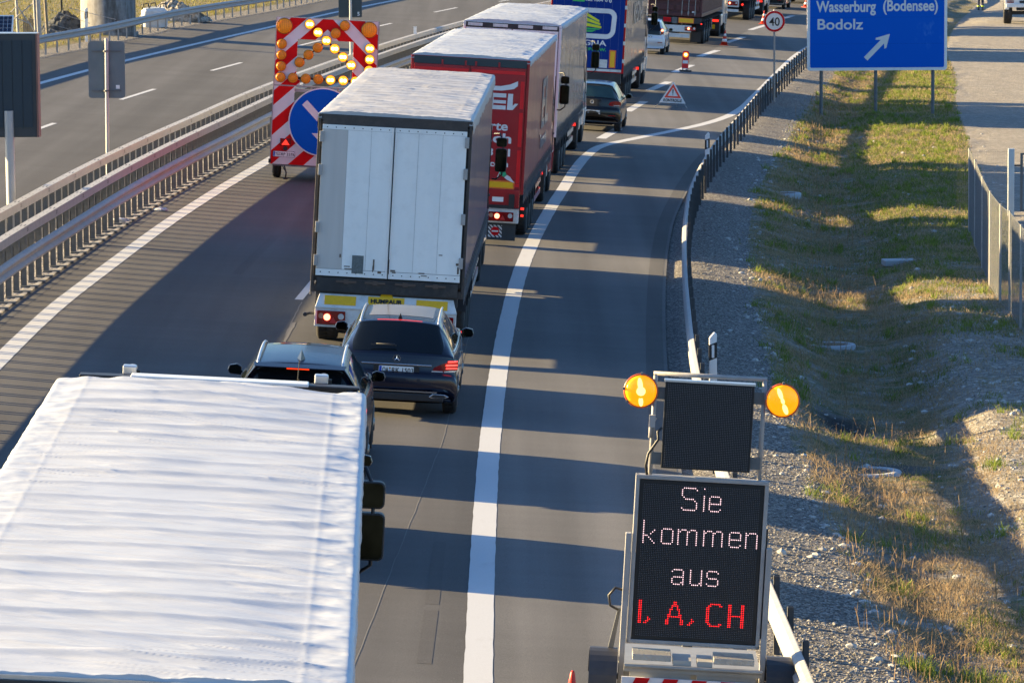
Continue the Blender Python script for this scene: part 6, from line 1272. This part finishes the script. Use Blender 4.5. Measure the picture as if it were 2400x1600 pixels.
def person():
    p = GT(2298, 24); root = tag(empty('person', upright(p.x, p.y, p.z, .3)), 'person in dark blue trousers with yellow reflective bands beside the off-road truck', 'person'); 
    def skin(name, V, E, R, m, par):
        me = bpy.data.meshes.new(name); me.from_pydata(V, E, []); o = bpy.data.objects.new(name, me); COL.objects.link(o); md = o.modifiers.new('s', 'SKIN'); o.modifiers.new('d', 'SUBSURF').levels = 2; o.modifiers['d'].render_levels = 2
        for i, r in enumerate(R): me.skin_vertices[0].data[i].radius = (r, r)
        me.skin_vertices[0].data[0].use_root = True; me.materials.append(m); bpy.context.view_layer.update(); m2 = bpy.data.meshes.new_from_object(o.evaluated_get(bpy.context.evaluated_depsgraph_get())); o.modifiers.clear(); o.data = m2
        for f in m2.polygons: f.use_smooth = True
        o.parent = par; return o
    SK = mat('skin', (.42, .25, .18), .5); NV = mat('navy_work_trousers', (.012, .022, .06), .8, 0, .2, 8); JK = mat('yellow_reflective_jacket', (.55, .55, .02), .6, 0, .15, 6)
    V = [(0, 0, .95), (0, 0, 1.15), (0, -.01, 1.38), (0, 0, 1.50), (0, .01, 1.64), (0, .01, 1.74), (-.10, 0, .90), (-.12, .02, .50), (-.12, -.02, .09), (-.12, .12, .05), (.10, 0, .90), (.13, .03, .50), (.15, -.04, .09), (.16, .10, .05), (-.19, 0, 1.40), (-.26, .03, 1.14), (-.24, .15, .92), (.19, 0, 1.40), (.27, .03, 1.14), (.25, .14, .92)]
    E = [(0, 1), (1, 2), (2, 3), (3, 4), (4, 5), (0, 6), (6, 7), (7, 8), (8, 9), (0, 10), (10, 11), (11, 12), (12, 13), (2, 14), (14, 15), (15, 16), (2, 17), (17, 18), (18, 19)]
    R = [.13, .125, .14, .055, .095, .07, .09, .062, .042, .035, .09, .062, .042, .035, .06, .042, .03, .06, .042, .03]; skin('body', V, E, R, SK, root)
    skin('trousers', [(0, 0, 1.0), (0, 0, .92), (-.105, 0, .86), (-.12, .02, .50), (-.12, -.02, .12), (.105, 0, .86), (.13, .03, .50), (.15, -.04, .12)], [(0, 1), (1, 2), (2, 3), (3, 4), (1, 5), (5, 6), (6, 7)], [.15, .15, .105, .085, .08, .105, .085, .08], NV, root)
    skin('jacket', [(0, 0, .98), (0, 0, 1.2), (0, -.01, 1.42), (-.20, 0, 1.40), (-.27, .03, 1.14), (-.25, .13, .97), (.20, 0, 1.40), (.28, .03, 1.14), (.26, .12, .97)], [(0, 1), (1, 2), (2, 3), (3, 4), (4, 5), (2, 6), (6, 7), (7, 8)], [.16, .15, .15, .085, .062, .052, .085, .062, .052], JK, root)
    q = MB()
    for x, y in ((-.12, -.012), (.147, -.03)): q.lathe([(-.035, .088), (-.02, .094), (.02, .094), (.035, .088)], (x, y, .24), 'z', 16)
    q.build('reflective_band', mat('lime_reflective_band', (.62, .75, .05), .5), root)
    for x, y in ((-.12, .04), (.155, .02)): MB().rbox(x - .055, x + .055, y - .13, y + .17, 0, .11, .03).build('boot', BLACK, root, bevel=.02)
    for s in (-1, 1):
        x, y, z = s * .255, .15, .93; q = MB(); q.rbox(x - .02, x + .02, y - .04, y + .05, z - .10, z, .015)
        for k in range(4): q.tube([(x, y - .032 + k * .022, z - .09), (x, y - .03 + k * .022, z - .135 + .008 * abs(k - 1.5)), (x - s * .012, y - .026 + k * .022, z - .165 + .010 * abs(k - 1.5))], .0095, 6)
        q.tube([(x, y + .045, z - .03), (x - s * .01, y + .068, z - .065), (x - s * .012, y + .066, z - .09)], .010, 6).build('hand', SK, root)
    q = MB(); q.lathe([(0, .105), (.05, .10), (.09, .075), (.115, .001)], (0, .01, 1.70), 'z', 20).build('hair', mat('brown_hair', (.04, .025, .015), .8), root)
    q = MB(); q.prism([(-.012, 1.62), (.012, 1.62), (0, 1.67)], .10, .13).build('nose', SK, root); MB().cyl((-.035, .098, 1.67), (-.035, .106, 1.67), .012, 10).cyl((.035, .098, 1.67), (.035, .106, 1.67), .012, 10).build('eyes', INK, root); MB().box(-.03, .03, .098, .105, 1.585, 1.597).build('mouth', REDL, root)
person()
MH = [(1837, 455, .46, 'round concrete manhole rim in the shaded ditch left of the gravel path edge', 0), (1948, 810, .46, 'round concrete manhole rim in the ditch right of the white delineator post', 0), (2035, 1108, .49, 'round concrete manhole with a rusty lid at the bottom of the near ditch', 1)]
for u, v, r, lab, ru in MH:
    p = GT(u, v); z = p.z + .02; root = tag(empty('manhole', Matrix.Translation((p.x, p.y, z - .055))), lab, 'manhole', 'manholes along the ditch'); q = MB(); q.lathe([(-.25, r), (.05, r), (.07, r - .02), (.07, r - .13), (.05, r - .14), (-.2, r - .14)], (0, 0, 0), 'z', 40).build('concrete_rim', mat('pale_concrete_rim', (.34, .36, .38), .85, 0, .2, 5, .4, 20, dirt=.25), root)
    MB().lathe([(-.1, r - .14), (.045, r - .14), (.06, r - .18), (.055, .15), (.05, .001)], (0, 0, 0), 'z', 36).build('lid', mat('rusty_lid', (.13, .075, .055), .8, .2, .3, 6, dirt=.4), root)
p = GT(2114, 613); root = tag(empty('concrete_slab', Matrix.Translation((p.x, p.y, p.z + .02)) @ Matrix.Rotation(.1, 4, 'Z')), 'flat rectangular concrete slab lying on the grassy crest right of the ditch', 'slab'); MB().box(-.42, .42, -.25, .25, -.1, .03).build('slab_body', mat('pale_concrete_rim'), root, bevel=.015)

# ------------------------------------------------------------------ far left: pier, lattice frame, rubble, bag
def left_things():
    p = GT(255, 86); root = tag(empty('bridge_pier', Matrix.Translation((p.x - .2, p.y + 2.1, p.z - .15))), 'thick round stained concrete bridge pier behind the far left guard rail', 'pier'); mb = MB(); mb.lathe([(0, 1.22), (.25, 1.22), (.26, 1.12), (6.5, 1.12), (6.6, 1.10)], (0, 0, 0), 'z', 48)
    m, N, L, b = nodes('stained_pier_concrete'); tc = N.new('ShaderNodeTexCoord').outputs['Object']; a = noise(N, L, tc, 1.2, 7, .65, (2.2, 2.2, .35)); d = noise(N, L, tc, 5, 6, .7); c = mixc(N, L, rng_(N, L, a, .42, .66), (.26, .25, .235), (.09, .075, .06)); c = mixc(N, L, 1., c, rng_(N, L, d, .3, .7, .8, 1.2), 'MULTIPLY'); L.new(c, b.inputs['Base Color']); b.inputs['Roughness'].default_value = .9
    mb.build('shaft', m, root); MB().box(-1.6, 1.6, -.9, .9, 6.6, 7.3).build('crossbeam', CONC, root)
    q = GT(35, 95); root = tag(empty('lattice_frame', Matrix.Translation((q.x, q.y, q.z))), 'galvanised lattice frame of upright tubes and cross braces at the top left corner', 'scaffold'); s = 1 / 56
    def P(px, py): return ((px - 35) * s, 0, (95 - py) * s)
    t = MB(); t.cyl(P(37, -60), P(43, 95), .055, 10).cyl(P(76, -60), P(82, 95), .05, 10).cyl(P(85, -60), P(89, 95), .10, 12); t.build('upright_tube', GALV, root)
    t = MB()
    for a_, b_ in (((41, 18), (88, 88)), ((76, 14), (42, 42)), ((41, 47), (72, 60)), ((44, 40), (28, 55)), ((28, 75), (72, 87)), ((38, 22), (28, 33)), ((0, 14), (36, 4))): A, B = P(*a_), P(*b_); t.cyl((A[0], -.08, A[2]), (B[0], -.08, B[2]), .022, 8)
    t.build('cross_brace', GALV, root); t = MB()
    for a_, b_ in (((112, 28), (198, 60)), ((155, 25), (256, 52)), ((50, 42), (150, 72)), ((92, 66), (128, 77))): A, B = P(*a_), P(*b_); t.cyl((A[0], .1, A[2]), (B[0], .6, B[2]), .010, 6)
    t.build('guy_wire', GALV, root); MB().cyl((P(92, 95)[0] + .25, .3, 0), (P(92, 0)[0] + .1, .4, 2.6), .06, 10).build('wooden_post', mat('weathered_wood', (.20, .17, .13), .8, 0, .25, 6), root); t = MB()
    for k in range(9): x = (48 + k * 4 - 35) * s; t.box(x, x + .06, .9, .93, .0, .85 + .1 * math.sin(k * 2.))
    t.build('wooden_boards', mat('weathered_wood'), root)
    q = GT(143, 60); MBx = MB(); MBx.cyl((q.x - .05, q.y + 1, q.z - .1), (q.x - .12, q.y + 1, q.z + 3), .055, 10); tag(MBx.build('wooden_post', mat('dark_creosote_wood', (.05, .045, .03), .8)), 'dark upright wooden post between the lattice frame and the pier', 'post')
    def heap(u, v, w, h, lab, mt, name, seed, sc=1.):
        q = GT(u, v); n, k = 46, 26; th = np.linspace(0, 2 * math.pi, n); rr = np.linspace(0, 1, k); T, Rr = np.meshgrid(th, rr); X = w * Rr * np.cos(T); Y = .6 * w * Rr * np.sin(T); H_ = h * np.clip(1 - Rr ** 1.3, 0, 1) * (1 + .25 * fbm(X * 1.5, Y * 1.5, 3, seed)); Z = H_ + .12 * sc * np.abs(fbm(X * 6, Y * 6, 3, seed + 3)) * (Rr < .97); X = X + .06 * fbm(X * 7, Y * 7, 2, seed + 5)
        V = np.stack([X + q.x, Y + q.y, Z + q.z - .05], -1).reshape(-1, 3); return tag(npmesh(name, V, gridfaces(k, n), mt, smooth=False), lab, 'heap')
    heap(405, 48, 1.75, 1.0, 'pale heap of rubble and gravel behind the far left guard rail, right of the pier', gravel('rubble', 9, ((.10, .09, .07), (.2, .18, .15), (.3, .27, .23), (.42, .39, .34))), 'rubble_heap', 3, 1.6)
    heap(152, 80, 1.25, .95, 'dark heap of broken asphalt between the lattice frame and the pier', gravel('dark_rubble', 7, ((.02, .024, .028), (.05, .055, .06), (.08, .085, .09), (.12, .12, .12))), 'asphalt_heap', 8, 2.)
    q = GT(362, 64); root = tag(empty('bulk_bag', Matrix.Translation((q.x, q.y, q.z)) @ Matrix.Rotation(.2, 4, 'Z')), 'white woven bulk bag with dark handles at the foot of the rubble heap', 'bag'); bm = MB(); n, k = 40, 16; th = np.linspace(0, 2 * math.pi, n); zz = np.linspace(0, 1, k); T, Z = np.meshgrid(th, zz); r = .50 * (np.abs(np.cos(T)) ** 6 + np.abs(np.sin(T)) ** 6) ** (-1 / 6) * (1 + .08 * np.sin(Z * 3.1)) * (1 + .06 * fbm(T * 2, Z * 3, 3, 4)); r = r * np.where(Z > .9, .86, 1); X, Y = r * np.cos(T), r * np.sin(T); V = np.stack([X, Y, Z * .82 + .05 * fbm(T * 1.2, Z * 4, 2, 8)], -1)
    bm.grid(V); top = len(bm.v); bm.add([tuple(p) for p in V[-1]], [tuple(range(n))]); bm.build('bag_body', mat('woven_white_fabric', (.46, .50, .54), .8, 0, .15, 5, .5, 30), root)
    for a in ((-.40, -.35), (.35, -.30), (0, .35)): MB().tube([(a[0] - .15, a[1], .78), (a[0] - .1, a[1], .98), (a[0] + .1, a[1], 1.02), (a[0] + .15, a[1], .80)], .03, 8).build('handle', BLACK, root)
left_things()
for u, v, s_, lab in ((283, 518, .10, 'crumpled white litter lying on the kerb at the foot of the median rail'), (376, 493, .09, 'flattened white litter on the road shoulder left of the edge line')):
    p = G(u, v, .02); n = 14; th = np.linspace(0, 2 * math.pi, n); ph = np.linspace(0, math.pi, 9); T, Pp = np.meshgrid(th, ph); r = s_ * (1 + .5 * fbm(T * 1.5, Pp * 2, 3, int(u))); V = np.stack([p.x + 1.8 * r * np.cos(T) * np.sin(Pp), p.y + r * np.sin(T) * np.sin(Pp), p.z + .02 + .5 * r * np.cos(Pp)], -1).reshape(-1, 3); tag(npmesh('litter', V, gridfaces(9, n), mat('crumpled_paper', (.62, .62, .62), .7), smooth=False), lab, 'litter')

# ------------------------------------------------------------------ vegetation and stones on the verge
def zone_noise(x, y): return fbm(x * 1.1, y * .85, 4, 61), fbm(x * .5, y * .35, 3, 77)
def blades(name, n, hr, wr_, m, pick, ylo=43, yhi=200, lean=.5, seed=1, clump=None):
    r = np.random.default_rng(seed); N0 = n * 6
    t = r.random(N0); y = ylo + (yhi - ylo) * t ** 1.9; g = railR(y) + 1.05; u = r.random(N0); x = g + (np.minimum(dirtE(y), g + 12) + .5 - g) * u
    k = pick(x, y); keep = r.random(N0) < k; x, y = x[keep][:n], y[keep][:n]
    if clump: c = r.integers(0, max(1, len(x) // clump), len(x)); x = x[c] + r.normal(0, .05, len(x)); y = y[c] + r.normal(0, .07, len(x))
    n = len(x); z = terr(x, y) - .01; h = hr[0] + (hr[1] - hr[0]) * r.random(n) ** 1.6; w = wr_ * (.7 + .6 * r.random(n)) * np.clip(y / 70, 1, 2.2); a = r.random(n) * 2 * math.pi; la = r.random(n) * 2 * math.pi; ll = h * lean * r.random(n)
    dx, dy = np.cos(a) * w / 2, np.sin(a) * w / 2; lx, ly = np.cos(la) * ll, np.sin(la) * ll
    V = np.stack([np.stack([x - dx, y - dy, z], -1), np.stack([x + dx, y + dy, z], -1), np.stack([x + dx * .7 + lx * .4, y + dy * .7 + ly * .4, z + h * .55], -1), np.stack([x - dx * .7 + lx * .4, y - dy * .7 + ly * .4, z + h * .55], -1), np.stack([x + lx + dx * .15, y + ly + dy * .15, z + h * .95], -1), np.stack([x + lx - dx * .15, y + ly - dy * .15, z + h], -1)], 1).reshape(-1, 3)
    b = np.arange(n)[:, None] * 6; F = np.concatenate([b + np.array([[0, 1, 2, 3]]), b + np.array([[3, 2, 4, 5]])], 0); return tag(npmesh(name, V, F, m, smooth=False), kind='stuff')
def leafm(name, a, b_):
    m, N, L, b = nodes(name); tc = N.new('ShaderNodeTexCoord').outputs['Object']; n = noise(N, L, tc, 9, 4, .7); c = mixc(N, L, rng_(N, L, n, .35, .65), a, b_); L.new(c, b.inputs['Base Color']); b.inputs['Roughness'].default_value = .7; b.inputs['Specular IOR Level'].default_value = .2
    tr = N.new('ShaderNodeBsdfTranslucent'); L.new(c, tr.inputs[0]); mx = N.new('ShaderNodeMixShader'); mx.inputs[0].default_value = .35; L.new(b.outputs[0], mx.inputs[1]); L.new(tr.outputs[0], mx.inputs[2]); L.new(mx.outputs[0], N['Material Output'].inputs[0]); return m
def dirtmask(x, y): return np.clip(1.2 - (x - dirtE(y) + .4) / .5, 0, 1) * np.clip(1.4 * (y > 96) + 1, 1, 1) if False else np.where(y > 96, np.clip(1 - (x - dirtE(y) + .2) / .5, 0, 1), 1)
def mudm(x, y): return 1 - np.clip(1.3 * np.exp(-(((x - 5.35) / .6) ** 2 + ((y - 72.2) / 2.0) ** 2)) + np.exp(-(((x - 5.7) / .8) ** 2 + ((y - 65.6) / 1.0) ** 2)), 0, 1)
def pick_green(x, y):
    a, b = zone_noise(x, y); near = np.clip((y - 66) / 12, 0, 1); crest = np.clip((x - ditch(y) - .3) / 1.2, 0, 1) * np.clip((y - 92) / 18, 0, 1)
    k = np.clip((a - (.22 - .32 * near) + .35 * crest + .1 * b) * 3.0, .0, 1); k *= 1 - .85 * np.clip((x - ditch(y) - 1.3) / .5, 0, 1) * np.clip((86 - y) / 4, 0, 1) * (a < .35); return k * dirtmask(x, y) * mudm(x, y) * np.clip((x - railR(y) - 1.2) / .5, .03, 1)
def pick_dry(x, y):
    a, b = zone_noise(x, y); c = fbm(x * 1.5, y * 1.2, 3, 33); k = np.clip(.55 + .8 * c - .5 * np.clip(a, 0, 1), 0, 1) * (1 - .6 * np.clip((x - ditch(y) - .3) / 1.2, 0, 1) * np.clip((y - 92) / 18, 0, 1)); k *= 1 - .8 * np.clip((x - ditch(y) - 1.5) / .5, 0, 1) * np.clip((86 - y) / 4, 0, 1); return k * dirtmask(x, y) * mudm(x, y) * np.clip((x - railR(y) - 1.3) / .5, .02, 1)
blades('green_grass', 80000, (.03, .12), .011, leafm('green_grass_blades', (.07, .115, .02), (.24, .25, .05)), pick_green, seed=2, lean=.9)
blades('dry_grass', 150000, (.03, .13), .009, leafm('dry_grass_blades', (.24, .17, .095), (.46, .35, .21)), pick_dry, seed=3, lean=1.6)
blades('dead_stalks', 1700, (.18, .50), .011, leafm('dead_stalks_colour', (.20, .125, .07), (.42, .29, .16)), lambda x, y: np.clip(.8 - np.abs(x - ditch(y)) / 1.4, 0, 1) * mudm(x, y), seed=4, lean=.45, yhi=165)
blades('grass_tufts', 16000, (.08, .20), .011, leafm('fresh_grass_blades', (.08, .15, .02), (.27, .31, .05)), lambda x, y: pick_green(x, y) ** .5 * .8, seed=5, lean=.9, clump=26)
def stones(name, n, rr, m, pick, seed, ylo=43, yhi=150):
    r = np.random.default_rng(seed); N0 = n * 8; y = ylo + (yhi - ylo) * r.random(N0) ** 1.8; g = railR(y) + .2; x = g + (dirtE(y) + 1 - g) * r.random(N0); keep = r.random(N0) < pick(x, y); x, y = x[keep][:n], y[keep][:n]; n = len(x); z = terr(x, y)
    ico = np.array([(0, 0, 1), (.89, 0, .45), (.28, .85, .45), (-.72, .53, .45), (-.72, -.53, .45), (.28, -.85, .45), (.72, .53, -.45), (-.28, .85, -.45), (-.89, 0, -.45), (-.28, -.85, -.45), (.72, -.53, -.45), (0, 0, -1)])
    f = np.array([(0, 1, 2), (0, 2, 3), (0, 3, 4), (0, 4, 5), (0, 5, 1), (1, 6, 2), (2, 7, 3), (3, 8, 4), (4, 9, 5), (5, 10, 1), (6, 7, 2), (7, 8, 3), (8, 9, 4), (9, 10, 5), (10, 6, 1), (6, 11, 7), (7, 11, 8), (8, 11, 9), (9, 11, 10), (10, 11, 6)])
    R = rr[0] + (rr[1] - rr[0]) * r.random(n) ** 3.5; sc = R[:, None] * np.stack([.8 + .6 * r.random(n), .8 + .6 * r.random(n), .45 + .4 * r.random(n)], -1); V = ico[None] * sc[:, None] * (1 + .25 * (r.random((n, 12, 1)) - .5)); a = r.random(n) * 6.28; ca, sa = np.cos(a)[:, None], np.sin(a)[:, None]
    X = V[..., 0] * ca - V[..., 1] * sa + x[:, None]; Y = V[..., 0] * sa + V[..., 1] * ca + y[:, None]; Z = V[..., 2] + z[:, None] + R[:, None] * .1; V = np.stack([X, Y, Z], -1).reshape(-1, 3); F = (f[None] + np.arange(n)[:, None, None] * 12).reshape(-1, 3); return tag(npmesh(name, V, F, m, smooth=False), kind='stuff')
def stonem(name, a, b_):
    m, N, L, b = nodes(name); tc = N.new('ShaderNodeTexCoord').outputs['Object']; n = N.new('ShaderNodeTexNoise'); n.inputs['Scale'].default_value = 14; L.new(tc, n.inputs[0]); L.new(mixc(N, L, rng_(N, L, n.outputs[0], .35, .65), a, b_), b.inputs['Base Color']); b.inputs['Roughness'].default_value = .9; return m
stones('gravel_stones', 42000, (.010, .028), stonem('gravel_stone', (.10, .095, .085), (.34, .32, .29)), lambda x, y: np.where(x < railR(y) + 1.5, 1.0, .10 + .5 * np.clip((x - ditch(y) - 1.2) / .6, 0, 1) * (y < 88)), 11, yhi=110)
stones('pale_stones', 1900, (.02, .075), stonem('pale_stone', (.26, .26, .25), (.50, .49, .46)), lambda x, y: np.clip(.12 + .9 * np.exp(-((x - railR(y) - 1.35) / .3) ** 2) + .5 * np.clip((x - ditch(y) - .8) / .6, 0, 1) * (y < 88), 0, 1), 12)
def left_grass():
    r = np.random.default_rng(9); n = 26000; y = 140 + 190 * r.random(n); x = leftAsph(y) - 1.6 - 24 * r.random(n) ** 1.3; z = terr(x, y) - .01; h = .05 + .14 * r.random(n); w = .03; a = r.random(n) * 6.28; V = np.stack([np.stack([x - w * np.cos(a), y - w * np.sin(a), z], -1), np.stack([x + w * np.cos(a), y + w * np.sin(a), z], -1), np.stack([x + .05 * np.cos(a * 3), y, z + h], -1)], 1).reshape(-1, 3)
    tag(npmesh('field_grass', V, np.arange(n * 3).reshape(-1, 3), leafm('yellowing_field_grass', (.15, .15, .03), (.27, .22, .07)), smooth=False), kind='stuff')
left_grass()
